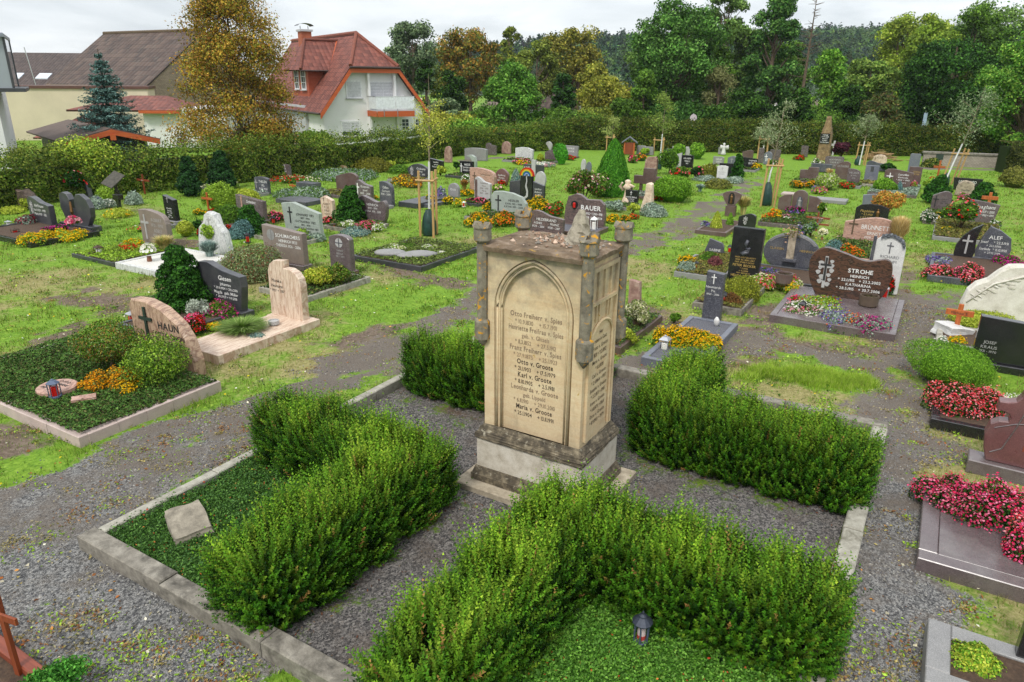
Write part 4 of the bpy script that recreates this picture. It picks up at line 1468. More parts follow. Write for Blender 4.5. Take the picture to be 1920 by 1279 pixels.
k = (abs(P[:,0]) < 0.6) & (abs(P[:,1]) < 0.42)
P = P[k]
pebbles(mb,P,r_.uniform(0.008,0.03,len(P)),pick(r_,[H('9a7d68'),H('b09884'),H('7d6653'),H('c0a894'),H('8a8378')],len(P)))
tag(mb.obj('rubble',PEB,None,MC,R(PYAW)),'broken stone rubble and pebbles lying on the monument top','rubble',kind='stuff')
# ------------------------------------------------------------------ headstones
def outline(sh,w,h,seed=0):
 rr = random.Random(seed)
 if isinstance(sh,(list,tuple)):
  return [(x * w,z * h) for x,z in sh]
 L,Rr = -w / 2,w / 2
 if sh == 'rect':
  return [(L,0),(Rr,0),(Rr,h),(L,h)]
 if sh == 'softrect':
  c = min(w,h) * 0.12
  return [(L,0),(Rr,0),(Rr,h - c),(Rr - c * .3,h - c * .3),(Rr - c,h),(L + c,h),(L + c * .3,h - c * .3),(L,h - c)]
 if sh == 'arch':
  return [(L,0),(Rr,0)] + [(w / 2 * math.cos(a),h * 0.88 + h * 0.12 * math.sin(a)) for a in np.linspace(0,math.pi,13)]
 if sh == 'round':
  r0 = min(w / 2,h * 0.6)
  return [(L,0),(Rr,0)] + [(w / 2 * math.cos(a),h - r0 + r0 * math.sin(a)) for a in np.linspace(0,math.pi,17)]
 if sh == 'oval':
  return [(w / 2 * math.cos(a),max(0.0,h * 0.46 + h * 0.54 * math.sin(a))) for a in np.linspace(-0.32 * math.pi,1.32 * math.pi,24)]
 if sh == 'slantR':      # higher left
  return [(L,0),(Rr,0),(Rr,h * 0.84),(L,h)]
 if sh == 'slantL':
  return [(L,0),(Rr,0),(Rr,h),(L,h * 0.84)]
 if sh == 'gable':
  return [(L,0),(Rr,0),(Rr,h * 0.8),(0,h),(L,h * 0.8)]
 if sh == 'peak':        # low peak left of the middle
  return [(L * 0.96,0),(Rr,0),(Rr * 0.98,h * 0.82),(L * 0.35,h),(L,h * 0.88)]
 if sh == 'wave':        # crest left, falls to the right and lifts
  p = spline([(Rr,h * 0.74),(Rr * 0.75,h * 0.78),(Rr * 0.2,h * 0.83),(L * 0.35,h * 0.97),(L * 0.75,h),(L,h * 0.86)])
  return [(L,0),(Rr,0)] + p
 if sh == 'waveR':       # shoulder high right
  p = spline([(Rr,h * 0.72),(Rr * 0.92,h * 0.9),(Rr * 0.45,h),(L * 0.1,h * 0.96),(L,h * 0.78)])
  return [(L,0),(Rr,0)] + p
 if sh == 'shoulder':    # top rounded to the right
  p = spline([(Rr,h * 0.66),(Rr * 0.88,h * 0.82),(Rr * 0.5,h * 0.93),(L * 0.3,h),(L,h * 0.98)])
  return [(L,0),(Rr * 1.0,0)] + p
 if sh == 'swell':       # narrow foot, swelling body with wavy top
  p = spline([(Rr * 0.72,0),(Rr * 0.95,h * 0.3),(Rr,h * 0.68),(Rr * 0.85,h * 0.88),(Rr * 0.35,h * 0.82),(L * 0.2,h * 0.93),(L * 0.7,h),(L,h * 0.8),(L * 0.98,h * 0.4),(L * 0.72,0)])
  return p
 if sh == 'drop':
  return spline([(Rr * 0.6,0),(Rr * 0.95,h * 0.35),(Rr * 0.95,h * 0.7),(Rr * 0.4,h * 0.95),(0,h),(L * 0.5,h * 0.93),(L * 0.98,h * 0.66),(L * 0.9,h * 0.3),(L * 0.6,0)])
 if sh == 'rough':
  base = [(-.5,0),(.5,0),(.48,.4),(.45,.74),(.28,.94),(.02,1),(-.25,.95),(-.43,.76),(-.49,.4)]
  o = []
  for i,(x,z) in enumerate(base):
   x2,z2 = base[(i + 1) % len(base)]
   o.append((x * w,z * h))
   if i > 0:
    t = rr.uniform(0.35,0.65)
    o.append(((x + (x2 - x) * t) * w * rr.uniform(0.97,1.05),max(0,(z + (z2 - z) * t) * h * rr.uniform(0.97,1.03))))
  return o
 if sh == 'spike':       # tall natural stone
  base = [(-.5,0),(.5,0),(.47,.3),(.42,.58),(.26,.74),(.15,.95),(-.02,1),(-.16,.92),(-.22,.76),(-.4,.6),(-.46,.3)]
  return [(x * w * rr.uniform(.95,1.05),z * h) for x,z in base]
 if sh == 'blade':
  return spline([(Rr * 0.9,0),(Rr * 0.7,h * 0.4),(Rr * 0.2,h * 0.8),(L * 0.4,h),(L,h * 0.97),(L * 0.7,h * 0.6),(L * 0.2,0)],4)
 if sh == 'fan':
  return spline([(Rr * 0.38,0),(Rr * 0.85,h * 0.42),(Rr,h * 0.8),(Rr * 0.5,h * 0.96),(0,h),(L * 0.5,h * 0.96),(L,h * 0.8),(L * 0.85,h * 0.42),(L * 0.38,0)])
 raise KeyError(sh)
S = {}
def stone(key,cx,yb,wpx,yt,sh,mat,label,lines=None,lc=None,bx=(0.12,0.9,0.2,0.84),t=None,base=None,yaw=GRID,cross=None,bev=0.008,rough=0.0,
   slant=0.0,off=0.0,dz=0.0,align='C',name='headstone',tilt=0.0,group=None,extra=None,cat='gravestone'):
 p = g(cx,yb)
 w = plane_w(p,yaw,wpx)
 h = height_at(p,cx,yt)
 t = t or max(0.10,min(0.18,0.16 * h + 0.04))
 _j = random.Random(int(cx * 13 + yb * 7))
 yaw += _j.uniform(-2.2,2.2)
 root = thing(name,p,yaw,label,cat,group)
 root.rotation_euler.x = R(_j.uniform(-1.6,.8))
 root.rotation_euler.y = R(_j.uniform(-.9,.9))
 z0 = 0.0
 if base:
  dw,bh,bm_ = base
  mb = MB()
  bbox(mb,-w / 2 - dw,w / 2 + dw,-0.07 - dw * 0.3,t + 0.07,-0.03,bh,0.012)
  mb.obj('plinth',ST.get(bm_,bm_) if isinstance(bm_,str) else bm_,root)
  z0 = bh
  h = max(0.1,h - bh)
 seed = int(cx * 7 + yb)
 pts = outline(sh,w,h,seed)
 body = from_bm(extrude_outline(pts,0.0,t,bev,rough,seed),'slab',ST[mat],root,(0,0,z0 - (0.03 if z0 == 0 else -0.001)))
 if z0 == 0:
  body.location.z = -0.015
 if tilt:
  body.rotation_euler = (R(tilt),0,0)
 if lines:
  lettering(lines,(bx[0] - .5) * w,(bx[1] - .5) * w,bx[2] * h,bx[3] * h,lc or WHITEP,body,-0.004,off,align,slant)
 if cross:
  x,z,ch,cm = cross[:4]
  mb = MB()
  cross_mesh(mb,x * w,z * h,ch * h,None if len(cross) < 5 else cross[4] * h,-0.012,0.0)
  mb.obj('cross',cm,body)
 S[key] = dict(p=p,yaw=yaw,w=w,h=h + z0,t=t,root=root,body=body,z0=z0,ph=h)
 if extra:
  extra(S[key])
 return S[key]
def leaf_relief(s,x,z,hh,mat):        # vine-like relief: cross with round leaves
 mb = MB()
 w,h = s['w'],s['ph']
 X,Z = x * w,z * h
 cross_mesh(mb,X,Z,hh * h,hh * h * 0.4,-0.012,0)
 rr = random.Random(3)
 for i in range(11):
  a = Z + hh * h * (0.12 + 0.8 * i / 11)
  sx = (-1) ** i * hh * h * rr.uniform(0.08,0.2)
  r0 = hh * h * rr.uniform(0.055,0.085)
  v = [(X + sx + r0 * math.cos(k) * (1 + 0.25 * math.sin(3 * k)),-0.006,a + r0 * math.sin(k)) for k in np.linspace(0,6.28,12)[:-1]]
  mb.add(v,[tuple(range(11))])
 mb.obj('vine_relief',mat,s['body'])
def figure_relief(s,x,z,hh,mat,name='bronze_figure',depth=0.05):
 """small standing robed figure fixed to the stone: one continuous lathe-like body"""
 w,h = s['w'],s['ph']
 k = hh * h
 mb = MB()
 pr = [(0.10,0),(0.15,0.02),(0.135,0.2),(0.115,0.42),(0.14,0.6),(0.155,0.7),(0.12,0.78),(0.05,0.81),(0.06,0.85),(0.072,0.9),(0.06,0.96),(0.02,1.0)]
 lathe(mb,[(a * k,b * k) for a,b in pr],12,(x * w,-0.04 * k - 0.01,z * h))
 q = mb.V[0]
 q[:,1] = (q[:,1] + 0.04 * k + 0.01) * 0.6 - 0.04 * k - 0.01
 mb.obj(name,mat,s['body'],smooth=True)
def niche(s,x,z,w_,h_,mat=None):
 mb = MB()
 w,h = s['w'],s['ph']
 pts = [(-0.5,0),(0.5,0),(0.5,0.6)] + [(0.5 * math.cos(a),0.6 + 0.4 * math.sin(a)) for a in np.linspace(0.2,2.94,9)] + [(-0.5,0.6)]
 bm = extrude_outline([(x * w + a * w_ * w,z * h + b * h_ * h) for a,b in pts],-0.006,0.001,0.0)
 from_bm(bm,'niche',mat or ST['black'],s['body'])
B,Wt,Gd = BLACKP,WHITEP,GOLD
# --- left field, back to front
stone('s1',33,388,50,354,'rough','lava','rough brown boulder gravestone by the hedge at the far left edge',t=0.35,rough=0.05,bev=0.03,lines=['~','Lieber','Stein'],lc=BROWNP)
stone('s2',79,424,41,371,'wave','anthracite','dark grey wave topped stone behind a dusky red shrub and yellow bed',['Hoffmann','~Karl 1929 - 1998','~Maria 1933 - 2011'],bx=(.2,.9,.3,.8),slant=0.2,
  base=(0.06,0.08,'anthracite'),extra=lambda s: leaf_relief(s,-.32,.35,.5,GREYP))
def pair(s):
 w,h = s['w'],s['ph']
 bm = extrude_outline([(x * w * 0.62 + 0.22 * w,z * h) for x,z in [(.2,0),(.46,.3),(.5,.6),(.36,.86),(.05,1),(-.2,.98),(-.34,.8),(-.36,.3),(-.25,0)]],0.02,s['t'],0.01)
 from_bm(bm,'slab',ST['anthracite'],s['root'],(0,0,s['z0']))
 mb = MB()
 tube(mb,[(-.10 * w,0.0,s['z0'] + .05),(-.08 * w,-0.03,s['z0'] + .4 * h),(-.11 * w,0.0,s['z0'] + .72 * h)],[.04,.05,.03],7)
 mb.obj('bronze_strip',BRONZE,s['root'])
stone('s3',147,428,52,363,[(-.36,0),(-.1,0),(-.14,.5),(-.12,.78),(-.2,.95),(-.34,1),(-.47,.92),(-.5,.5)],'anthracite','pair of dark rounded slabs with a bronze strip between them',base=(0.08,0.13,'anthracite'),extra=pair)
stone('s4',160,369,15,320,'blade','slate','tall narrow leaning slate blade beside the rose bush',t=0.18,bev=0.012)
stone('s7',322,421,19,367,'slantR','black','narrow black stele with pale cross on a grey block left of the mauve stone',['~','Brunhilde','Schmitz','~1944 - 2010','Peter','~1940 - 2015'],bx=(.12,.9,.1,.62),cross=(-.05,.72,.22,GREYP),base=(0.05,0.13,'grey'),t=0.16)
stone('s8',293,460,50,394,'shoulder','taupe','taupe stone with long thin cross and one rounded shoulder, behind dry grass',['ROBERT','1921 - 1993','ADELE','~1925 - 2009'],GREYP,bx=(.38,.95,.25,.82),t=0.16,cross=(-.3,.16,.7,GREYP,.36),rough=0.006)
def arched_fig(s):
 w,h = s['w'],s['ph']
 bm = extrude_outline([(x - .72 * w,z) for x,z in outline('round',w * 0.44,h * 1.18)],-0.02,s['t'] + 0.04,0.01)
 b2 = from_bm(bm,'arched_frame',ST['mauve'],s['root'],(0,0,s['z0']))
 niche(dict(s,body=s['root']),-.70,.12,.22,.9)
 figure_relief(dict(s,body=s['root']),-.70,.12,.75,BRONZE)
stone('s9',531,333,25,305,'slantR','mauve','mauve slab joined to an arched frame holding a bronze figure',['WEBER','~JOSEF 1930','~ANNA 1934'],bx=(.1,.95,.3,.9),extra=arched_fig,base=(0.04,0.06,'mauve'))
stone('s10',491,362,25,331,'arch','slate','bluish slate stone with engraved cross on the lawn near the left hedge',['THELEN','~1912','~ELISE 1920'],bx=(.35,.95,.2,.86),cross=(-.36,.3,.5,GREYP))
stone('s11',612,318,26,286,'oval','sandstone','brown oval sandstone with carved figure in front of the hedge',t=0.22,rough=0.015,bev=0.03,extra=lambda s: figure_relief(s,0,.2,.62,ST['sandstone'],'carved_figure'))
stone('s12',641,322,16,310,'round','sandstone','very small round topped sandstone next to the brown oval one',t=0.16,rough=0.01)
stone('s16',470,413,52,368,'slantR','mauve','wide mauve stone with pale stripe and white name behind dark dwarf cypress',['Schmitz','~','~'],bx=(.3,.85,.3,.86),off=0.02,slant=0.15,base=(0.05,0.07,'mauve'),
  extra=lambda s: (lambda mb: (box(mb,-.31 * s['w'],-.26 * s['w'],-.006,0,0,.97 * s['ph']),mb.obj('pale_stripe',ST['pinkgneiss'],s['body'])))(MB()))
stone('s17',567,442,70,380,[(-.44,0),(.5,0),(.49,.45),(.5,.74),(.12,.88),(-.2,1),(-.5,.94),(-.47,.5)],'green','pale green grey stone with black cross and black lettering',
  ['JOHANNES VIES','~1887 - 1960','KATHARINA VIES','~1892 - 1978','~HEINRICH KATHARINA VIES','~1919 - 2003'],B,bx=(.3,.95,.12,.72),cross=(-.28,.36,.5,B,.2),rough=0.01,off=0.02,t=0.15)
stone('s18',400,476,54,397,'spike','marble','white grey pointed natural stone with a faint cross, blue fescue at its foot',['~','Ella','~','~'],GREYP,bx=(.2,.8,.1,.6),t=0.22,rough=0.02,bev=0.02,cross=(-.02,.68,.22,GREYP))
stone('s19',614,408,22,367,'peak','pink','narrow pinkish stone with dark lettering left of the dark cypress',['ALBERT','KOST','EMILIE','WEISS'],BROWNP,bx=(.1,.92,.12,.72),cross=(-.22,.76,.17,BROWNP),t=0.15)
stone('s20',651,361,40,323,'waveR','brown','reddish brown stone with wavy top, behind the mauve one with cross',t=0.14)
stone('s21',682,376,29,338,'wave','mauve','narrow mauve stone with white cross between the brown wave stone and the cypress',['Koenen','~Josef','~1935 - 2001'],bx=(.3,.95,.3,.82),cross=(-.35,.25,.6,WHITEP,.22))
stone('s22',699,418,52,368,'swell','mauve','mauve swelling stone with curled right edge beside pink and white flowers',['HEINRICH','~1929 - 1999','~ANNA  1931 - 2012'],bx=(.2,.86,.4,.78),t=0.16)
stone('s23',724,386,23,340,'shoulder','slate','dark slate stele with white lettering left of the flat black grave slabs',['Gilles','~Gerhard','~1938 - 2009','~'],bx=(.15,.9,.3,.86),t=0.17)
stone('s24',784,335,38,307,'drop','anthracite','dark swelling stone with a pale engraved tree',['Ostkamp','~Piet','~1941 - 2013'],bx=(.35,.95,.25,.82),extra=lambda s: leaf_relief(s,-.3,.2,.6,GREYP))
stone('s25',817,321,26,297,'slantR','black','black slab with white script behind the young yellow tree',['Linden','~Johann','~Margarethe'],bx=(.15,.9,.3,.85))
stone('s26',839,304,12,274,'rough','redfield','slim brownish natural pillar in front of the hedge',t=0.2,rough=0.02)
stone('s27',692,306,24,289,[(-.5,0),(.5,0),(.5,.9),(.42,.98),(0,.96),(-.08,.86),(-.16,.97),(-.4,1),(-.5,.9)],'grey','grey double stone with a white emblem behind the olive cushion shrub',['~','Ruhe'],bx=(.1,.35,.1,.7))
stone('s28',850,374,19,343,'round','grey','small speckled grey round topped stone beside purple salvia',['~Otto','~','~'],bx=(.15,.85,.1,.75),t=0.14)
stone('s29',891,300,41,277,'arch','grey','low wide curved plain grey wall stone by the hedge',t=0.2)
stone('s30',920,290,19,268,[(-.5,0),(.5,0),(.5,.78),(-.05,.86),(-.08,.98),(-.35,1),(-.5,.9)],'mauve','dark split stone right behind the plain curved wall stone',t=0.16)
stone('s31',948,288,16,265,'round','redfield','rounded brown white stone in front of the hedge',t=0.2,rough=0.015,bev=0.02)
stone('s32',883,315,17,290,[(-.4,0),(.5,0),(.5,.5),(.38,.85),(.05,1),(-.3,.98),(-.5,.9),(-.1,.82),(.1,.55),(.05,.2)],'green','crescent shaped dark stone behind the square black one',t=0.2)
stone('s33',874,329,25,302,'rect','black','square black slab with white cross and white lettering',['HESSE','~JOHANN 1899','~AGNES 1904'],bx=(.25,.95,.3,.9),cross=(-.36,.25,.6,WHITEP,.2))
stone('s34',903,357,46,315,'shoulder','pinkgneiss','large pale pink stone with a dark cross behind the smaller pale one',['Schneider','~','~'],BROWNP,bx=(.4,.9,.4,.82),cross=(-.3,.3,.5,BROWNP,.22),t=0.2)
stone('s35',904,377,29,332,'wave','lightgrey','pale grey stone with brown side band and dark name',['Schmitz','~Klaus','~1936 - 2001','~Maria','~1937 - 2014'],BROWNP,bx=(.3,.95,.3,.84),t=0.15,
  extra=lambda s: (lambda mb: (box(mb,-.46 * s['w'],-.30 * s['w'],-.008,0,0,.9 * s['ph']),mb.obj('brown_band',ST['brown'],s['body'])))(MB()))
stone('s36',940,348,24,316,'drop','red','small reddish drop shaped stone with red bloom at its foot',['~Ingeborg','~Kamps','~1941 - 2010'],bx=(.15,.88,.25,.72))
stone('s37',982,300,32,276,[(-.5,0),(.48,0),(.5,.82),(.2,.98),(-.2,1),(-.5,.92)],'marble','wide grey white veined stone behind a red and yellow bed',t=0.2)
stone('s38',978,279,14,267,'waveR','pinkgneiss','small pale stone peeping over the wide veined one',['~A P'],BROWNP)
stone('s39',1028,282,12,265,'drop','lightgrey','small whitish stone near the hedge above the brown gable stone',t=0.15)
stone('s40',1032,303,22,280,'waveR','mauve','mauve gable topped stone left of the bright green bush',t=0.15)
stone('s41',1070,294,26,273,[(-.48,0),(.48,0),(.5,1),(-.5,1)],'grey','flared grey slab with pale lettering above red flowers',['FAMILIE','RHODE','~'],bx=(.1,.9,.2,.9))
def rainbow(s):
 w,h = s['w'],s['ph']
 for dx,ww,hh,dy in ((-.335,.31,.8,.02),(.335,.31,.80,.02)):
  sg = 1 if dx > 0 else -1
  pts = [(dx * w - ww * w / 2,0),(dx * w + ww * w / 2,0),(dx * w + ww * w / 2,h * (hh if sg < 0 else hh * 0.84)),(dx * w - ww * w / 2,h * (hh * 0.9 if sg < 0 else hh))]
  b2 = from_bm(extrude_outline(pts,dy,dy + s['t'],0.008),'side_slab',ST['anthracite'],s['root'])
  if sg > 0:
   lettering(['Lothar','Achnitz','~6.3.1955','~9.2.2011'],(dx - .13) * w,(dx + .13) * w,.2 * h,.6 * h,WHITEP,b2,dy - .004)
  else:
   lettering(['Erwin'],(dx - .05) * w,(dx + .13) * w,.08 * h,.2 * h,WHITEP,b2,dy - .004)
 cols = [(0.55,0.03,0.02),(0.75,0.22,0.02),(0.78,0.6,0.05),(0.08,0.3,0.08),(0.03,0.08,0.4),(0.35,0.5,0.7)]
 rb = MB()
 r0 = 0.2 * w
 for i,c in enumerate(cols):
  ra,rb_ = r0 * (1 - i * 0.13),r0 * (1 - (i + 1) * 0.13)
  v,f = [],[]
  for k in range(13):
   a = math.pi * k / 12
   for rr_ in (ra,rb_):
    for y in (0.02,0.1):
     v.append((rr_ * math.cos(a),y,h + rr_ * math.sin(a)))
  for k in range(12):
   o = k * 4
   f += [(o,o + 4,o + 6,o + 2),(o + 1,o + 3,o + 7,o + 5),(o,o + 1,o + 5,o + 4),(o + 2,o + 6,o + 7,o + 3)]
  rb.add(v,f,c)
 rb.obj('rainbow',PETAL,s['body'])
 pts = [(-.02,.98),(.03,.98),(.05,.8),(.02,.66),(.1,.45),(.1,.25),(-.12,.1),(-.16,0),(-.26,0),(-.22,.14),(0,.28),(.02,.42),(-.06,.62),(-.0,.8)]
 bm = extrude_outline([(x * w * 0.55,z * h) for x,z in pts],-.006,0.0,0)
 from_bm(bm,'winding_path',ST['lightgrey'],s['body'])
stone('s42',986,380,65,329,[(-.165,0),(.165,0),(.165,1),(-.165,1)],'black','three part black stone topped by a small rainbow with a winding pale path',extra=rainbow,t=0.14)
stone('s43',1000,330,37,308,[(-.5,0),(-.12,0),(-.12,.98),(-.5,1)],'anthracite','two dark tablets flanking a pale central pillar on the lawn',['~KARL','~1934'],bx=(.05,.35,.3,.9),
  extra=lambda s: [(from_bm(extrude_outline([(x0 * s['w'],0),(x1 * s['w'],0),(x1 * s['w'],hh * s['ph']),(x0 * s['w'],hh * s['ph'])],0,.12,.008),nm,ST[mt],s['root'])) for x0,x1,hh,nm,mt in ((.12,.5,.95,'tablet','anthracite'),(-.1,.1,1.35,'pillar','lightgrey'))])
stone('s44',1012,352,19,321,'oval','lightgrey','pale grey upright oval stone right of the rainbow topped stone',t=0.14)
stone('s45',953,402,65,359,[(-.49,0),(.5,0),(.48,.55),(.36,.82),(.1,.95),(-.2,1),(-.42,.96),(-.5,.75)],'green','pale greenish arched stone with black cross between yellow flower mounds',
  ['HESSLER','~KARL 1912 - 1988','~KÄTHE 1919 - 2005'],B,bx=(.38,.92,.3,.72),cross=(-.29,.14,.68,B,.3),off=0.02,t=0.16,rough=0.008)
stone('s46',1023,442,62,396,'wave','mauvegneiss','low mauve banded stone with pale name just behind the monument top',['HILDEBRAND','~AGNES         FRANZ','~1929 - 2014    1928 - 2017'],bx=(.06,.95,.3,.76),t=0.14)
def hole(s):
 w,h = s['w'],s['ph']
 bm = extrude_outline([(-.24 * w + .085 * w * math.cos(a) * (1 + .1 * math.sin(3 * a)),.64 * h + .14 * h * math.sin(a)) for a in np.linspace(0,6.28,15)[:-1]],-.006,0.001,0)
 from_bm(bm,'recess',ST['black'],s['body'])  # flat black plate; the hollow's shade is put into its colour
 mb = MB()
 lathe(mb,[(.03 * w,0),(.034 * w,.02),(.034 * w,.14 * h),(.02 * w,.16 * h)],8,(-.24 * w,-.03,.56 * h))
 mb.obj('candle',REDGLASS,s['body'])
stone('s47',1094,426,75,365,[(-.5,0),(.48,0),(.5,.3),(.47,.72),(.36,.86),(.05,.84),(-.1,.98),(-.22,1),(-.4,.9),(-.47,.5)],'mauvegneiss','large brown banded stone with a candle recess and white name',
  ['#BAUER','~WOLFGANG * 1.5.1961 + 1998','~GÜNTER * 17.3.1934'],bx=(.38,.94,.22,.72),off=0.02,base=(0.06,0.05,'mauve'),t=0.17,extra=hole)
stone('s48',1093,322,9,298,'oval','lightgrey','narrow pale oval stone left of a darker twin oval on the lawn',t=0.12)
stone('s48b',1103,323,9,303,'oval','bluegrey','narrow blue grey oval stone right of its pale twin',t=0.12)
# --- middle, beyond the thuja cone
stone('s50',1218,326,24,293,[(-.5,0),(.5,0),(.47,.5),(.46,.9),(.3,1),(-.25,.96),(-.42,.8),(-.46,.4)],'redfield','rough reddish grey boulder stone behind the brown beam memorial',t=0.2,rough=0.02)
def beam(s):
 w,h = s['w'],s['ph']
 mb = MB()
 bbox(mb,-w / 2,w / 2,0,.2,.36 * h,.68 * h,.01)
 b2 = mb.obj('beam',ST['brown'],s['root'])
 for x in (-.3,.12):
  mb = MB()
  bbox(mb,x * w - .05,x * w + .05,.03,.17,-.03,.36 * h + .001,.002)
  mb.obj('foot',ST['brown'],s['root'])
 lettering(['EBERHARD   MARIA THERESE'],-.45 * w,.45 * w,.44 * h,.6 * h,BROWNP,b2,-.004)
stone('s51',1219,363,66,316,[(-.25,.68),(.1,.68),(.08,1),(-.24,1)],'brown','long brown granite beam memorial on feet with a square block on top',extra=beam,t=0.2)
stone('s53',1183,384,23,356,'rect','black','small black slab with white cross and name beside the tall cream stone',['KINKELSBERG','~RODION','~* 6.6.1991','~+ 21.3.2008'],bx=(.06,.94,.1,.62),cross=(-.04,.66,.28,WHITEP,.14),t=0.12)
stone('s54',1209,398,21,342,[(-.5,0),(.5,0),(.5,.4),(.44,.95),(.2,1),(-.08,.95),(-.12,.6),(-.38,.25)],'cream','tall rough cream natural stone with small red lantern at its foot',t=0.25,rough=0.02,bev=0.02)
stone('s55',1287,319,21,291,'rect','black','black slab with white lettering joined to a taller pale slab',['KRAEM','WILLI','~1931'],bx=(.1,.9,.4,.9),
  extra=lambda s: from_bm(extrude_outline([(-.98 * s['w'],0),(-.52 * s['w'],0),(-.52 * s['w'],1.14 * s['ph']),(-.98 * s['w'],1.02 * s['ph'])],-.02,.14,.008),'side_slab',ST['lightgrey'],s['root']))
stone('s56',1352,339,20,310,[(-.46,0),(.46,0),(.5,.95),(.2,1),(-.2,1),(-.5,.95)],'white','plain white stone with faint cross beside olive cushion shrub',['~Dorothea','~Schatz'],GREYP,bx=(.15,.85,.4,.66),cross=(0,.7,.2,GREYP),t=0.1)
def fan_ext(s):
 niche(s,0,.14,.34,.78)
 figure_relief(s,0,.16,.66,BRONZE)
stone('s57',1368,404,33,359,'fan','brown','brown fan shaped stone on a narrow foot with a niche figure',base=(-0.14,0.34,'brown'),extra=fan_ext,t=0.16)
stone('s58',1208,290,31,273,[(-.5,0),(.5,0),(.5,.9),(0.02,.92),(-.02,1),(-.46,1)],'grey','wide grey double slab before the hedge, right of the wooden shrine',t=0.18)
stone('s60',1263,285,5,274,'softrect','white','slim white post stone before the dark hedge',t=0.12)
stone('s60b',1254,286,9,278,'rect','slate','little dark tablet stone at the foot of the far hedge',t=0.1)
stone('s61',1290,293,13,275,[(-.5,0),(.5,0),(.5,.75),(0,.8),(-.02,1),(-.4,1),(-.5,.85)],'lightgrey','grey stepped stone between two far green bushes',t=0.15)
stone('s62',1349,289,6,276,'softrect','grey','slim grey post stone by the small white angel',t=0.12)
stone('s63',1346,308,20,293,[(-.5,0),(.5,0),(.5,.9),(.3,1),(-.2,.96),(-.5,.98)],'grey','brownish grey stone with pale lettering behind the white blossoms',['GRAF','~ANNA'],bx=(.2,.9,.2,.85))
stone('s64',1371,308,15,292,'waveR','bluegrey','grey arched stone left of the small dark cypress',cross=(0,.2,.6,GREYP))
stone('s65',1361,330,28,306,'rect','black','low black slab partly behind the plain white stone',t=0.14)
stone('s66',1401,297,20,281,'waveR','brown','brown stone with engraved figure left of the grey pillar',t=0.15)
stone('s67',1405,317,27,295,[(-.5,0),(.42,0),(.5,.9),(-.5,1)],'black','flared black slab with white name near yellow flowers',['~WERNER','BECKERT','~'],bx=(.4,.95,.2,.85))
stone('s68',1425,305,10,277,'softrect','mauve','tall grey brown pillar stone left of the arched grey one',t=0.14)
stone('s69',1438,308,15,284,'round','bluegrey','blue grey arched stone with white cross behind a tree stake',['~ERICH'],bx=(.4,.9,.2,.6),cross=(-.2,.25,.55,WHITEP,.25))
stone('s70',1452,300,20,280,[(-.5,0),(.46,0),(.5,.98),(-.5,1)],'mauve','flared mauve slab right of the arched grey stone',t=0.14)
stone('s71',1507,294,13,273,'rect','mauve','upright mauve slab over a clump of red flowers near the hedge',t=0.14)
stone('s74',1562,316,35,293,'softrect','mauve','wide dark mauve slab with pale lettering below the white cross',['~HERMANN','~FAMILIE','~BRAUN'],GREYP,bx=(.15,.9,.2,.86))
stone('s75',1577,335,27,302,'waveR','brown','brown wavy stone in front of the wide dark mauve slab',['~KATHARINA','~','~'],GREYP,t=0.15)
stone('s76',1598,346,24,316,'shoulder','mauve','mauve stone behind a row of red begonias',['MEURER','~KARL','~1931'],GREYP,bx=(.15,.9,.35,.86),t=0.15)
stone('s77',1515,339,34,313,[(-.5,0),(.5,0),(.5,1),(-.05,1),(-.08,.82),(-.5,.8)],'brown','stepped brown stone above the golden flower heart',['~JOHANN','~FRIEDA'],BROWNP,bx=(.3,.95,.3,.85),t=0.16)
stone('s78',1538,322,38,307,'rect','slate','low long slate plinth stone with a planted bowl on it',t=0.3)
stone('s79',1631,342,25,310,'rect','bluegrey','light blue grey granite slab with a dark emblem',['~','~LEO','~FAMILIE','~KAUL'],GREYP,bx=(.15,.85,.05,.5),t=0.14,
  extra=lambda s: (lambda mb: (box(mb,-.1 * s['w'],.12 * s['w'],-.01,0,.66 * s['ph'],.95 * s['ph']),mb.obj('emblem',ST['anthracite'],s['body'])))(MB()))
stone('s80',1641,320,37,302,'wave','slate','wide dark slate stone behind the light blue grey slab',t=0.16)
stone('s81',1648,306,27,290,'rough','pink','pinkish boulder stone in front of the woodpile',['~ROSA','~'],BROWNP,t=0.25,rough=0.02,cross=(-.3,.3,.4,BROWNP))
stone('s82',1680,355,54,317,[(-.5,0),(.42,0),(.5,.86),(.2,.92),(-.2,1),(-.42,.98),(-.5,.9)],'brown','wide brown stone with large white cross above a round box ball',['Lanzillus','~Katharina','~* 1920 + 1993','~Robert'],bx=(.42,.9,.3,.84),cross=(-.3,.3,.5,WHITEP,.3),slant=0.2,t=0.15)
def wings(s):
 w,h = s['w'],s['ph']
 for sg in (-1,1):
  pts = [(sg * .2 * w,0),(sg * .5 * w,0),(sg * .5 * w,.55 * h),(sg * .38 * w,.7 * h),(sg * .2 * w,.75 * h)]
  if sg < 0:
   pts = pts[::-1]
  from_bm(extrude_outline(pts,.01,s['t'],.008),'wing',ST['brown'],s['root'])
 niche(s,0,.1,.14,.62,ST['slate'])
 figure_relief(s,0,.12,.55,ST['grey'],'grey_figure')
stone('s83',1497,396,80,356,[(-.18,0),(.18,0),(.18,.7),(.15,.86),(.08,.97),(0,1),(-.08,.97),(-.15,.86),(-.18,.7)],'brown','brown winged stone whose tall middle arch holds a robed figure',extra=wings,t=0.16)
stone('s84',1644,388,58,364,'peak','bluegrey','wide blue grey stone behind the black one with gold name',cross=(.2,.35,.5,GREYP),t=0.16)
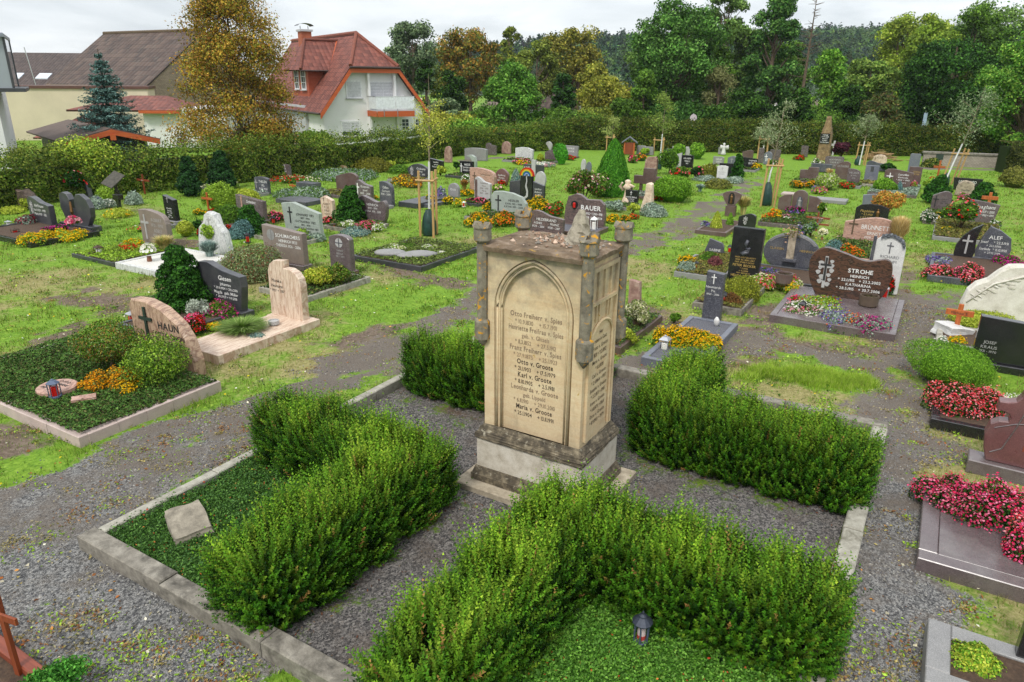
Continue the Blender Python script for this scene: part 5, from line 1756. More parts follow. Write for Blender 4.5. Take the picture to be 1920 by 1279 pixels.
stone('s85',1632,414,62,382,[(-.5,0),(.5,0),(.5,.8),(.25,.96),(-.05,1),(-.35,.92),(-.5,.72)],'black','black curved stone with gold lettering and a bronze figure',['Magdalene','~* 11.2.1933','~+ 11.7.2005'],Gd,bx=(.15,.56,.1,.7),slant=0.2,t=0.12,extra=lambda s: figure_relief(s,.18,.05,.7,BRONZE))
stone('s86',1623,460,92,407,'waveR','pinkgneiss','wide pinkish banded stone with a small fixed cross and white name',['#BRÜNNETT','ERNST','~1929 - 2002','~VALERIA 1933'],bx=(.35,.9,.1,.8),t=0.16,cross=(-.32,.35,.55,BROWNP,.3))
def column(s):
 w,h = s['w'],s['ph']
 mb = MB()
 box(mb,-.07 * w,.06 * w,-.05,0.02,.32 * h,1.08 * h)
 mb.obj('stone_column',ST['field'],s['body'])
 mb = MB()
 bbox(mb,-.12 * w,.12 * w,-.12,.001,.26 * h,.33 * h,.006)
 mb.obj('shelf',ST['slate'],s['body'])
 for k in (0.9,0.94,0.98):
  mb = MB()
  tube(mb,[(w * .5 * k * math.cos(a),-.004,h * (.5 + .5 * k * math.sin(a))) for a in np.linspace(.5,2.6,16)],.006,4)
  mb.obj('engraved_line',GREYP,s['body'])
 lettering(['CLASSEN'],-.4 * w,-.12 * w,.52 * h,.62 * h,Gd,s['body'],-.004)
 lettering(['HEINRICH'],.14 * w,.42 * w,.52 * h,.62 * h,Gd,s['body'],-.004)
 r2 = rng(77)
 mb = MB()
 P = np.array([0,-.05,1.04 * h]) + r2.normal(0,1,(160,3)) * [.12,.04,.09]
 leaves(mb,P,r2.normal(0,1,(160,3)),.06,pick(r2,[H('8a7a4a'),H('6a6a30'),H('c09a80')],160),r2)
 mb.obj('dried_spray',LEAF,s['body'])
stone('s87',1478,506,104,437,[(.5 * math.cos(a),max(0,.48 + .52 * math.sin(a))) for a in np.linspace(-1.25,4.39,30)],'slate','broad oval slate disc with a stone column and shelf in its middle',extra=column,t=0.14,bev=0.015)
stone('s88',1398,432,32,400,'waveR','black','small black arched stone with pale flower motif and name',['~','~','MARIA'],bx=(.2,.8,.05,.5),extra=lambda s: leaf_relief(s,-.1,.35,.5,GREYP))
def becker(s):
 w,h = s['w'],s['ph']
 mb = MB()
 box(mb,-.26 * w,.26 * w,-.006,.001,.52 * h,.86 * h)
 mb.obj('recess',ST['black'],s['body'])
 mb = MB()
 rl = [(-.1,.53,.075),(-.02,.56,.07),(.08,.57,.05),(.12,.64,.045),(.0,.63,.06),(-.03,.71,.06),(.02,.79,.05)]
 tube(mb,[(x * w,-.012,z * h) for x,z,_ in rl],[a * w for _,_,a in rl],8)
 tube(mb,[(-.16 * w,-.014,.545 * h),(.02 * w,-.016,.60 * h),(.12 * w,-.014,.66 * h)],[.035 * w,.04 * w,.03 * w],6)
 mb.obj('relief_figure',ST['slate'],s['body'],smooth=True)
stone('s89',1390,531,56,427,'rect','black','tall black granite stele with a relief panel and gold lettering',['WER LEBT IN GOTT','WER IN LIEBE LEBT','DER STIRBT NICHT','#PETER BECKER','* 3.1.1935','+ 9.2.1999','~UND SEINE FRAU','#HELGA BECKER','~* 5.2.1938'],Gd,bx=(.1,.92,.08,.5),t=0.2,extra=becker,off=0.015)
stone('s90',1335,482,38,447,[(-.5,0),(.5,0),(.5,.6),(.42,.8),(-.2,1),(-.28,.7)],'slate','low slanted rough slate stone with an engraved heart',['~','~SABINE','~JANSEN'],bx=(.3,.92,.1,.75),t=0.12,rough=0.008)
stone('s91',1331,608,34,509,[(-.5,0),(.5,0),(.5,.97),(-.42,1)],'slate','slim polished slate obelisk with white cross and white name',['Neumarck','Pia','~1960 - 2016'],bx=(.08,.92,.56,.76),cross=(-.02,.78,.18,WHITEP,.09),t=0.16)
stone('s92',1583,570,150,470,'swell','darkgneiss','wide dark brown banded stone with white name and vine relief cross',['#STROHE','HEINRICH','* 22.1.1915   + 23.2.2002','KATHARINA','* 28.5.1915   + 30.7.2006'],bx=(.36,.9,.22,.68),off=0.02,t=0.16,base=(0.03,0.06,'darkgneiss'),
  extra=lambda s: (leaf_relief(s,-.3,.22,.62,ST['lightgrey']),(lambda mb: (cross_mesh(mb,-.3 * s['w'],.36 * s['ph'],.46 * s['ph'],.2 * s['ph'],-.016,-.012),mb.obj('cross',B,s['body'])))(MB())))
def krahm(s):
 w,h = s['w'],s['ph']
 mb = MB()
 tube(mb,[(-.46 * w,-.01,0),(-.44 * w,-.015,.5 * h),(-.43 * w,-.01,.97 * h)],[.06 * w,.055 * w,.05 * w],7)
 mb.obj('tree_relief',ST['slate'],s['body'])
 r2 = rng(9)
 mb = MB()
 a = r2.uniform(.15,2.2,260)
 P = np.stack([w * (.02 + .44 * np.cos(a)),r2.uniform(-.03,-.005,260),h * (.8 + .2 * np.sin(a)) + r2.normal(0,.02,260)],1)
 leaves(mb,P,np.tile([0,-1.,.2],(260,1)),.06,pick(r2,[(.12,.13,.15),(.2,.21,.23)],260),r2,.6,.3)
 mb.obj('foliage_relief',LEAF,s['body'])
stone('s93',1650,548,62,441,'round','white','white round topped stone with grey tree relief along its left and top edge',['RICHARD','KRAHM','~* 1925'],SLATEP,bx=(.25,.92,.46,.68),cross=(.05,.7,.19,SLATEP,.1),t=0.16,extra=krahm)
stone('s94',1806,488,42,418,[(-.35,0),(.3,0),(.42,.25),(.36,.6),(.5,1),(.1,.86),(-.25,.66),(-.48,.4),(-.5,.15)],'black','black flame shaped stone with silver cross left of the grey one',cross=(0,.2,.5,GREYP,.24),t=0.14)
stone('s94b',1856,492,66,425,[(-.45,0),(.4,0),(.5,.4),(.42,.72),(.1,.9),(-.22,1),(-.38,.7),(-.5,.3)],'slate','dark grey stone with white names, paired with a black flame shaped stone',['#ALEF','Josef    * 22.3.1931','~+ 23.1.2006','Gerlinde  * 15.10.1930','~+ 27.12.2019','~','~i.M. Josef Ha'],bx=(.1,.88,.06,.8),t=0.14)
stone('s96',1880,694,128,601,[(-.5,0),(.5,0),(.5,.93),(.1,.96),(-.5,1)],'black','wide polished black stone behind a round box ball and coral begonias',['JOSEF','KRAUS','~1931 - 1970','~','~'],GREYP,bx=(.05,.38,.02,.5),t=0.16,base=(0.05,0.1,'black'))
stone('s100',1760,400,36,358,'waveR','mauve','mauve stone with dark cross and dark lettering next to yellow and white flowers',['Hoffmann','Robert','~1951 - 2003'],B,bx=(.38,.95,.45,.7),cross=(-.3,.3,.5,B,.24),t=0.16)
stone('s101',1838,418,58,375,[(-.5,0),(.4,0),(.5,.84),(.1,.92),(-.5,1)],'mauve','dark mauve stone with white script behind a rose bush',['#Vaaghans','Kath. * 1929 + 2000','~Rainer * 1953 + 1999'],bx=(.2,.86,.3,.86),slant=0.2,t=0.15)
stone('s102',1807,367,34,339,'rough','field','rounded grey boulder gravestone between two dark cypresses',['Nießen'],B,bx=(.25,.85,.3,.5),t=0.25,rough=0.02,bev=0.03)
stone('s103',1811,356,55,334,[(-.44,0),(.44,0),(.5,1),(-.5,1)],'black','wide flared black slab behind the rounded boulder',['LEONHARD','~'],bx=(.2,.8,.2,.9),t=0.13)
stone('s104',1711,348,26,312,[(-.5,0),(.5,0),(.48,.98),(.2,1),(-.2,.98),(-.46,1)],'brown','brown stone with gold lettering in front of the tall blue grey one',['~GERDA','~PETER'],Gd,bx=(.3,.9,.55,.8),t=0.14)
stone('s104b',1711,322,20,288,'softrect','bluegrey','tall blue grey stone rising behind the brown one with gold lettering',t=0.16)
# --- left foreground
stone('s109',416,585,82,495,[(-.5,0),(.44,0),(.5,.55),(.48,.78),(.1,.86),(-.22,1),(-.42,.97),(-.5,.82)],'anthracite','dark grey stone with curved top and pale script beside the tall cypress',['#Giesen','Johannes','~* 20.10.1924 + 29.6.2010','Magda  geb. Müller','~* 20.1.1929 + 9.9.2018'],bx=(.36,.94,.22,.78),off=0.01,base=(0.02,0.1,'anthracite'),t=0.17)
stone('s110',313,692,102,569,[(-.46,0),(.5,0),(.5,.25),(.42,.55),(.3,.76),(.05,.93),(-.2,1),(-.44,.99),(-.5,.9),(-.48,.4)],'haun','sand coloured rough edged stone with black metal cross behind small round bushes',['#HAUN','OTTO SIMON','EDELTRAUD'],B,bx=(.4,.9,.38,.78),off=0.02,t=0.2,rough=0.012,bev=0.014,
  extra=lambda s: (lambda mb: (cross_mesh(mb,-.22 * s['w'],.38 * s['ph'],.54 * s['ph'],.27 * s['ph'],-.03,-.005,.05),mb.obj('cross',VERDI,s['body'])))(MB()))
def twin(s):
 w,h = s['w'],s['ph']
 bm = extrude_outline([(.02 * w,0),(.5 * w,0),(.5 * w,.6 * h),(.46 * w,.74 * h),(.36 * w,.83 * h),(.2 * w,.88 * h),(.02 * w,.88 * h)],-.05,.12,.01)
 from_bm(bm,'slab',ST['pink'],s['root'],(0,0,s['z0'] + .002))
stone('s111',541,604,62,490,[(-.5,0),(0,0),(0,1),(-.3,.98),(-.44,.9),(-.5,.78)],'pink','tall twin slab of cream pink marble with two rounded tops',['Monika','Heimann','~* 1957 + 2017'],B,bx=(.03,.46,.42,.68),base=(0.05,0.09,'pink'),extra=twin,t=0.14)
stone('s112',534,498,74,426,[(-.5,0),(.5,0),(.5,.88),(-.1,.96),(-.5,1)],'taupe','wide taupe speckled stone with slanting top and round cross emblem',['SCHUMACHERS','~HEINRICH 1923','~THERESIA 1926 - 2006'],bx=(.34,.95,.42,.84),off=0.015,base=(0.03,0.09,'mauve'),t=0.17,
  extra=lambda s: (lambda mb: (mb.add([(-.28 * s['w'] + .1 * s['w'] * math.cos(a),-.005,.74 * s['ph'] + .1 * s['w'] * math.sin(a)) for a in np.linspace(0,6.28,17)[:-1]],[tuple(range(16))]),cross_mesh(mb,-.28 * s['w'],.74 * s['ph'] - .1 * s['w'],.2 * s['w'],.2 * s['w'],-.012,-.006,None,.5),mb.obj('emblem',ST['grey'],s['body'])))(MB()))
stone('s113',640,514,37,441,'arch','mauve','narrow mauve stele with round cross emblem behind yellow green shrubs',['~THERESE','BERGA','~1932 - 2009'],GREYP,bx=(.15,.88,.36,.6),base=(0.03,0.1,'brown'),t=0.17,
  extra=lambda s: (lambda mb: (mb.add([(.18 * s['w'] * math.cos(a),-.005,.78 * s['ph'] + .18 * s['w'] * math.sin(a)) for a in np.linspace(0,6.28,17)[:-1]],[tuple(range(16))]),mb.obj('emblem',ST['lightgrey'],s['body']),(lambda m2: (cross_mesh(m2,0,.78 * s['ph'] - .17 * s['w'],.34 * s['w'],.34 * s['w'],-.012,-.006,None,.5),m2.obj('cross',ST['slate'],s['body'])))(MB())))(MB()))
stone('s115',1188,572,22,525,[(-.5,0),(.5,0),(.36,.94),(-.5,1)],'redfield','plain reddish stone partly hidden behind the right side of the monument',t=0.14)
# white carved boulder at the right edge
def carved(s):
 w,h = s['w'],s['ph']
 mb = MB()
 rr = random.Random(6)
 for k in range(26):                      # carved branch with round leaves along the top left edge
  t = k / 25
  x,z = -.40 + .62 * t,.42 + .50 * t ** .8
  r0 = rr.uniform(.025,.05) * w
  ox,oz = rr.uniform(-.02,.05) * w,rr.uniform(-.1,.02) * h
  v = [(x * w + ox + r0 * math.cos(a),-.012,z * h + oz + r0 * .6 * math.sin(a + x * 3)) for a in np.linspace(0,6.28,11)[:-1]]
  mb.add(v + [(x * w + ox,-.03,z * h + oz)],[(i,(i + 1) % 10,10) for i in range(10)])
 tube(mb,[(-.44 * w,-.01,.3 * h),(-.2 * w,-.02,.66 * h),(.1 * w,-.02,.84 * h),(.3 * w,-.01,.9 * h)],[.012,.02,.02,.012],6)
 mb.obj('carved_branch',ST['carved'],s['body'],smooth=True)
stone('s95',1880,608,176,497,[(-.5,0),(.5,0),(.52,.9),(.3,1),(.05,1),(-.08,.96),(-.17,.86),(-.27,.70),(-.38,.62),(-.45,.5),(-.49,.25)],'carved','big white boulder stone with carved leafy branch cut off by the right edge',t=0.35,rough=0.012,bev=0.03,extra=carved)
# red granite stone with cross arms at the right edge
stone('s98',1890,893,126,735,[(-.39,0),(0.39,0),(0.46,0.15),(0.5,0.34),(0.45,0.49),(0.34,0.545),(0.21,0.56),(0.19,0.61),(0.22,0.65),(0.3,0.675),(0.42,0.68),(0.41,0.8),(0.28,0.805),(0.17,0.83),(0.11,0.9),(0.08,1),(-0.08,1),(-0.11,0.9),(-0.17,0.83),(-0.28,0.805),(-0.41,0.8),(-0.42,0.68),(-0.3,0.675),(-0.22,0.65),(-0.19,0.61),(-0.21,0.56),(-0.34,0.545),(-0.45,0.49),(-0.5,0.34),(-0.46,0.15)],'red','dark red granite stone with a raised cross top above pink begonias',['~','#B','MO'],COPPERP,bx=(.52,.9,.2,.6),base=(0.1,0.14,'mauve'),t=0.18,bev=0.012,
  extra=lambda s: (lambda mb: (tube(mb,[(-.36 * s['w'],-.004,.12 * s['ph']),(-.2 * s['w'],-.008,.2 * s['ph']),(-.08 * s['w'],-.008,.5 * s['ph']),(.0,-.006,.75 * s['ph'])],.008,4),tube(mb,[(-.38 * s['w'],-.004,.45 * s['ph']),(-.1 * s['w'],-.006,.55 * s['ph']),(.2 * s['w'],-.006,.6 * s['ph'])],.008,4),mb.obj('engraved_line',ST['mauve'],s['body'])))(MB()))
stone('s99',1918,1275,52,1090,'rect','black','tall black slab cut off by the lower right corner',t=0.12)
# --- crosses, lectern, shrine, obelisk, twin small things
def wooden_cross(cx,yb,wpx,yt,label,mat=ORANGEWOOD,yaw=GRID,tw=0.06,name='wooden_cross',text=None,two=False,roof=False):
 p = g(cx,yb)
 h = height_at(p,cx,yt)
 w = plane_w(p,yaw,wpx)
 root = thing(name,p,yaw,label,'cross')
 mb = MB()
 bbox(mb,-tw / 2,tw / 2,0,tw * .7,-.05,h,.006)
 mb.obj('post',mat,root)
 za = h * 0.64
 mb = MB()
 bbox(mb,-w / 2,w / 2,-.012,tw * .7 - .015,za,za + tw * 1.25,.006)
 a = mb.obj('crossbar',mat,root)
 if two:
  mb = MB()
  bbox(mb,-w * .38,w * .5,-.012,tw * .7 - .015,za - h * .34,za - h * .34 + tw * 1.1,.006)
  mb.obj('crossbar',mat,root)
 if text:
  lettering([text],-w * .46,w * .46,za + tw * .15,za + tw * 1.1,BLACKP if mat is ORANGEWOOD else WHITEP,a,-.016)
 return root
wooden_cross(271,362,24,327,'reddish wooden cross before the hedge on the left',REDWOOD,text='Johanna')
wooden_cross(391,398,19,361,'orange wooden cross between lime green ball shrubs',ORANGEWOOD)
wooden_cross(549,357,11,345,'tiny orange wooden cross on a low green grave',ORANGEWOOD,tw=0.05)
wooden_cross(1756,340,22,301,'orange wooden cross with a red light below the brick wall',ORANGEWOOD,tw=0.08)
wooden_cross(1850,398,31,361,'orange wooden cross behind the mauve stone with script',ORANGEWOOD,tw=0.1)
wooden_cross(1790,628,52,571,'orange wooden cross with a name on its arm before the white boulder',ORANGEWOOD,tw=0.085,text='Michael S.')
wooden_cross(1530,432,44,398,'brown wooden cross with two white lettered arms',REDWOOD,tw=0.05,text='Irmgard Mirowske',two=True)
wooden_cross(1561,291,13,264,'white stone cross on a base beside the copper bush',ST['lightgrey'],tw=0.11,name='stone_cross')
p = g(223,399)
root = thing('plaque_stand',p,GRID,'dark post carrying a slanted bronze plaque','plaque stand')
hh = height_at(p,223,330)
mb = MB()
box(mb,-.07,.07,.0,.1,-.03,hh * .62)
mb.obj('post',ST['black'],root)
mb = MB()
bbox(mb,-.16,.16,-.03,.16,hh * .36,hh * .5,.01)
mb.obj('block',ST['black'],root)
mb = MB()
box(mb,-.04,.04,.02,.09,hh * .6,hh * .84)
mb.obj('neck',ST['black'],root)
mb = MB()
bbox(mb,-.3,.3,-.32,.32,-.015,.02,.006)
pq = mb.obj('plaque',plain('aged_bronze',H('4b473c'),.4,.5,.4,12),root,(0,0,hh * .9))
pq.rotation_euler = (R(38),R(12),0)
p = g(1179,290)
root = thing('wayside_shrine',p,GRID + 20,'small wooden wayside shrine with a slate roof near the hedge','shrine')
hh = height_at(p,1179,258)
mb = MB()
for x in (-.3,.3):
 box(mb,x - .05,x + .05,-.05,.05,0,hh * .72)
mb.obj('post',ORANGEWOOD,root)
mb = MB()
box(mb,-.28,.28,.0,.3,hh * .02,hh * .7)
mb.obj('back_panel',REDWOOD,root)
mb = MB()
v = [(-.5,-.15,hh * .66),(0,-.15,hh),(.5,-.15,hh * .66),(-.5,.4,hh * .66),(0,.4,hh),(.5,.4,hh * .66)]
v2 = [(x,y,z + .07) for x,y,z in v]
mb.add(v + v2,[(0,1,4,3),(1,2,5,4),(6,9,10,7),(7,10,11,8),(0,6,7,1),(1,7,8,2),(3,4,10,9),(4,5,11,10),(0,3,9,6),(2,8,11,5)])
mb.obj('roof',ST['bluegrey'],root)
p = g(1543,299)
root = thing('obelisk',p,GRID,'dark stepped obelisk memorial with a black lettered plaque by the hedge','memorial')
hh = height_at(p,1543,218)
mb = MB()
k = 0.37
box(mb,-k,k,-k,k,-.02,hh * .14)
box(mb,-k * .9,k * .9,-k * .9,k * .9,hh * .14,hh * .62,taper=.03)
box(mb,-k * .72,k * .72,-k * .72,k * .72,hh * .62,hh * .74,taper=.03)
box(mb,-k * .55,k * .55,-k * .55,k * .55,hh * .74,hh * .9,taper=.05)
box(mb,-k * .4,k * .4,-k * .4,k * .4,hh * .9,hh,taper=.03)
body = mb.obj('pillar',ST['sandstone'],root)
mb = MB()
box(mb,-k * .8,k * .7,-k * .95,-k * .93 + .03,hh * .38,hh * .61)
pq = mb.obj('plaque',ST['black'],root)
lettering(['FAMILIE','VON DER','HEYDT','RUHET','IN FRIEDEN'],-k * .7,k * .6,hh * .39,hh * .6,WHITEP,pq,-k * .95 - .006)
p = g(1356,290)
root = thing('angel_statue',p,GRID,'small white angel figure near the slim grey post stone','statue')
mb = MB()
lathe(mb,[(.16,0),(.17,.04),(.13,.2),(.1,.38),(.14,.5),(.05,.58),(.075,.64),(.07,.7),(.02,.74)],10)
for s_ in (-1,1):
 mb.add([(s_ * .06,.06,.3),(s_ * .3,.1,.35),(s_ * .26,.1,.6),(s_ * .08,.06,.56),(s_ * .06,.1,.3),(s_ * .3,.13,.35),(s_ * .26,.13,.6),(s_ * .08,.1,.56)],[(0,1,2,3),(4,7,6,5),(0,4,5,1),(1,5,6,2),(2,6,7,3),(3,7,4,0)])
mb.obj('body',ST['white'],root,smooth=True)
p = g(1175,382)
root = thing('carved_statue',p,GRID,'weathered cream stone figure behind the small black slab','statue')
hh = height_at(p,1175,337)
mb = MB()
lathe(mb,[(.2,0),(.22,.1 * hh),(.14,.3 * hh),(.11,.5 * hh),(.13,.62 * hh),(.2,.7 * hh),(.12,.8 * hh),(.1,.86 * hh),(.13,.94 * hh),(.05,hh)],10)
tube(mb,[(-.16,-.03,.55 * hh),(-.3,-.06,.72 * hh),(-.2,-.06,.88 * hh)],[.06,.06,.04],6)
tube(mb,[(.16,-.03,.6 * hh),(.26,-.06,.74 * hh),(.12,-.08,.82 * hh)],[.06,.06,.04],6)
mb.obj('body',ST['cream'],root,smooth=True)
# ------------------------------------------------------------------ grave borders
GRAVFILL = {'soil': SOIL,'gravel': roughstone('dark_grave_gravel',[H('3a3a3f'),H('5a5a60'),H('808086')],60,1.0),'white': roughstone('white_grave_gravel',[H('a5a19a'),H('d0ccc4'),H('e4e1da')],60,0.8)}
def frame(root,W,L,mat,kw,h,fill,front_only=False,pieces=1,back=True):
 m = ST[mat] if mat in ST else {'concrete': CONCRETE,'concpale': CONCPALE}[mat]
 def piece(x0,x1,y0,y1):
  mb = MB()
  bbox(mb,x0,x1,y0,y1,-.05,h,.008)
  mb.obj('kerb_stone',m,root)
 rr = random.Random(int(W * 100))
 for i in range(pieces):
  a,b = W * i / pieces,W * (i + 1) / pieces
  piece(a + .002,b - .002,rr.uniform(-.008,.008) if pieces > 1 else 0,kw)
 for i in range(pieces):
  a,b = kw + (L - kw) * i / pieces,kw + (L - kw) * (i + 1) / pieces
  e = rr.uniform(-.008,.008) if pieces > 1 else 0
  piece(W - kw,W + e,a + .002,b - .002)
 piece(0,kw,kw + .002,L)
 if back:
  piece(kw + .002,W - kw - .002,L - kw,L)
 if fill in GRAVFILL:
  n = 9
  gx,gy = np.linspace(kw * .5,W - kw * .5,n),np.linspace(kw * .5,L - kw * .5,n)
  A,Bq = np.meshgrid(gx,gy,indexing='ij')
  idx = np.arange(n * n).reshape(n,n)
  q = np.stack([idx[:-1,:-1],idx[1:,:-1],idx[1:,1:],idx[:-1,1:]],-1).reshape(-1,4)
  mb = MB()
  mb.add(np.stack([A,Bq,h - .035 + .02 * fbm(A + W,Bq + L,3.0)],-1).reshape(-1,3),q)
  mb.obj(fill if fill == 'soil' else 'gravel_fill',GRAVFILL[fill],root)
 elif fill in ST:
  mb = MB()
  bbox(mb,kw + .004,W - kw - .004,kw + .004,L - kw - .004,-.02,h - .006,.004)
  mb.obj('cover_slab',ST[fill],root)
def cover(root_p,yaw,W,L,h,pal,label,seed,kw=.08,hh=.05,dens=1.0):
 r_ = rng(seed)
 m = mpp(root_p)
 ls = max(.046,m * 4.6)
 n = int(min(30000,max(200,W * L / (ls * ls * .45) * dens)))
 mb = MB()
 U,V = r_.uniform(kw * .3,W - kw * .3,n),r_.uniform(kw * .3,L - kw * .3,n)
 bumps = fbm(U + seed,V,2.4)
 P = np.stack([U,V,h - .01 + hh * bumps * 1.8 + r_.normal(0,.01,n)],1)
 leaves(mb,P,np.tile([0,0,1.],(n,1)),ls,pick(r_,pal,n,.2) * (.7 + .6 * bumps)[:,None],r_,.6,.65,.3)
 return tag(mb.obj('ground_cover',LEAF,None,root_p,R(yaw)),label,'ground cover',kind='stuff')
def bed(key,L,label,mat='grey',W=None,h=.10,kw=.07,fill='soil',xo=0.0,green=None,back_in=0.0,glabel=None):
 s = S[key]
 W = W or s['w'] + .34
 d,n_ = dirs(s['yaw'])
 o = s['p'] + d * (-W / 2 + xo) - n_ * (L - .0 + back_in)
 root = thing('grave_border',o,s['yaw'],label,'grave border')
 frame(root,W,L - .1,mat,kw,h,fill)
 if green:
  cover(o,s['yaw'],W,L - .1,h,green,glabel or ('low planting inside the ' + label),int(o.x * 50 + 900),kw)
 return root,o,W
def bedpx(FL,FR,BR,label,mat='grey',h=.12,kw=.09,fill='soil',green=None,pieces=1,yaw=GRID,L=None,Wm=None,hh=.05,glabel=None,back=True,dens=1.6):
 a,b,c_ = g(*FL),g(*FR),g(*BR) if BR else None
 d,s_ = dirs(yaw)
 W = (b - a).dot(d) if Wm is None else Wm
 L = L or (c_ - b).dot(s_)
 if a.y > b.y and FL[0] < 0 or Wm is not None:
  o = b - d * W
 else:
  o = b - d * W
 root = thing('grave_border',o,yaw,label,'grave border')
 frame(root,W,L,mat,kw,h,fill,pieces=pieces,back=back)
 if green:
  cover(o,yaw,W,L,h,green,glabel or ('low planting inside the ' + label),int(abs(o.x) * 50 + 900),kw,hh,dens)
 return root,o,W,L
GCD = [H('3f5a26'),H('4c6a2e'),H('334c20'),H('5c7a3a'),H('6a6a34')]
GCO = [H('6a6e34'),H('7c7e3c'),H('5a602c'),H('8a7a44')]
bedpx((-120,722),(150,838),(400,724),'pinkish segmented stone border at the sand coloured stone','pinkkerb',.13,.13,'soil',[H('41602a'),H('507032'),H('5c7f38'),H('5a5c34'),H('355022')],5,hh=.06,dens=3.2,glabel='dark creeping ground cover on the pink bordered grave')
bed('s109',1.75,'dark granite border at the curved dark grey stone','anthracite',W=1.35,h=.14,xo=-.05)
bedpx((362,650),(411,680),(588,606),'cream pink marble border and slab at the twin marble stone','pink',.12,.1,'pink',L=None)
bedpx((490,545),(576,566),(672,522),'low weathered grey border round yellow green shrubs','concpale',.1,.09,'soil',GCD)
bedpx((671,482),(790,508),(872,465),'dark grey border with two carved stone books and white flowers','anthracite',.1,.08,'soil',[H('5c7032'),H('6c7f3a'),H('7a8a44'),H('4a5a2a')])
bedpx((233,497),(312,522),(420,487),'white marble border with white gravel at the pointed natural stone','marble',.12,.1,'white')
bedpx((146,478),(214,498),(300,466),'thin dark border with green cover, red and yellow flowers','anthracite',.07,.06,'soil',G_LIGHT)
bedpx((-60,440),(58,463),(192,441),'dark granite border with a large yellow flower bed','black',.12,.1,'soil')
bedpx((1437,606),(1677,640),(1682,572),'mauve granite border with mixed flowers at the wide dark banded stone','mauve',.13,.12,'mauve')
bed('s87',1.6,'dark border with petunias in front of the oval slate disc','anthracite',h=.1)
bedpx((1303,572),(1390,592),(1424,545),'rough concrete border round the heather at the tall black stele','concrete',.12,.09,'soil',GCO)
bedpx((1208,676),(1305,704),(1378,618),'polished dark blue granite border with a big yellow heart bed','bluegrey',.13,.1,'gravel')
bedpx((1085,625),(1163,664),(1241,602),'brown border with variegated shrub behind the monument','brown',.12,.1,'soil',GCD)
bedpx((1262,517),(1352,529),(1412,486),'grey border with heather and a red lantern at the slanted slate','grey',.1,.08,'soil',GCO)
bedpx((1307,434),(1361,443),(1386,420),'brown border with yellow conifers at the fan shaped stone','brown',.1,.09,'soil')
bedpx((1743,790),(1960,846),None,'black granite border with coral begonias and box ball','black',.13,.11,'soil',L=1.35)
bedpx((1752,650),(1960,690),None,'pale stone border at the big white boulder','concpale',.14,.1,'soil',L=1.3)
bedpx((1718,1040),(2050,1165),None,'mauve polished granite border and slab with crimson begonias','mauve',.13,.17,'mauve',L=1.62)
_d,_s2 = dirs(GRID)
_o = g(1732,1192) - _s2 * .8
root = thing('grave_border',_o,GRID,'grey granite border cut off by the lower right corner','grave border')
frame(root,1.3,.8,'grey',.17,.2,'soil')
bedpx((1738,522),(1900,545),(1925,500),'dark slate border with a long row of pink begonias','slate',.12,.09,'soil')
bedpx((1730,414),(1800,424),(1830,404),'mauve border with white and yellow flowers at the stone with dark cross','mauve',.1,.08,'soil',GCD)
bedpx((1747,448),(1880,462),(1896,430),'grey kerb border with sparse plants under the rose bush','grey',.1,.08,'soil',GCO)
bedpx((1627,362),(1718,371),(1730,350),'mauve border with a round box ball at the wide brown stone','mauve',.08,.07,'soil',G_GREY)
bedpx((1422,420),(1524,432),(1556,413),'brown granite border with marigolds at the winged stone','mauve',.1,.08,'soil',GCD)
bedpx((1540,484),(1683,500),(1708,462),'pink border with orange flowers at the wide pinkish stone','pinkgneiss',.1,.08,'soil',GCD)
for k_,L_,lb,mt,gr in (('s2',.8,'grey border behind the dusky red shrub','anthracite',None),('s7',.9,'small grey border at the narrow black stele','grey',GCO),('s9',1.2,'low border with red and cream flowers at the arched frame stone','grey',None),('s16',1.3,'dark border with pink begonias at the mauve stone with pale stripe','mauve',None),('s17',1.0,'pale kerb border at the pale green grey stone','concpale',GCD),
 ('s22',1.5,'weathered kerb border with pink and white flowers at the swelling stone','concrete',GCD),('s20',1.2,'mauve border at the reddish brown wavy stone','mauve',GCO),('s23',.7,'small grey border at the dark slate stele','grey',None),('s24',1.4,'grey border with yellow heather at the engraved tree stone','grey',GCO),('s28',1.1,'grey border with salvia and yellow flowers','anthracite',GCD),('s35',1.1,'grey border with pink begonias at the pale stone with brown band','anthracite',GCD),
 ('s45',1.5,'pale grey border with marigolds at the greenish arched stone','concpale',GCD),('s46',.8,'dark border with gravel at the low banded stone','anthracite',None),('s53',1.2,'dark thin border with mixed flowers at the small black slab','grey',GCD),('s51',1.5,'brown border with green cover at the beam memorial','brown',G_GREY),('s37',1.3,'curved grey border with red and yellow bed','grey',GCD),
 ('s40',1.2,'grey border with white and pink heather at the gable topped stone','grey',GCD),('s55',1.3,'black border with green cover at the black and pale pair','black',G_LIGHT),('s56',1.2,'black border with grey cushions at the plain white stone','black',G_GREY),('s76',1.1,'grey border with red begonias','grey',GCD),('s77',1.2,'grey border with the golden flower heart','grey',GCD),('s79',1.4,'pale border at the light blue grey slab','concpale',GCO),
 ('s33',1.0,'dark border at the square black slab','anthracite',GCD),('s67',1.2,'grey border with yellow flowers at the flared black slab','grey',GCD),('s10',.9,'low stone border at the bluish slate stone','grey',G_GREY),('s41',1.2,'brown border with red flowers at the flared grey slab','brown',None),('s8',.6,'bare soil border at the taupe stone','grey',None)):
 bed(k_,L_,lb,mt,green=gr,h=.08)
r0,o0,w0 = bed('s47',1.35,'brown border filled with dark gravel at the banded stone with candle','brown',h=.1,fill='gravel')
bed('s90',.1 + .5,'narrow edge behind the slanted slate','grey',h=.05)
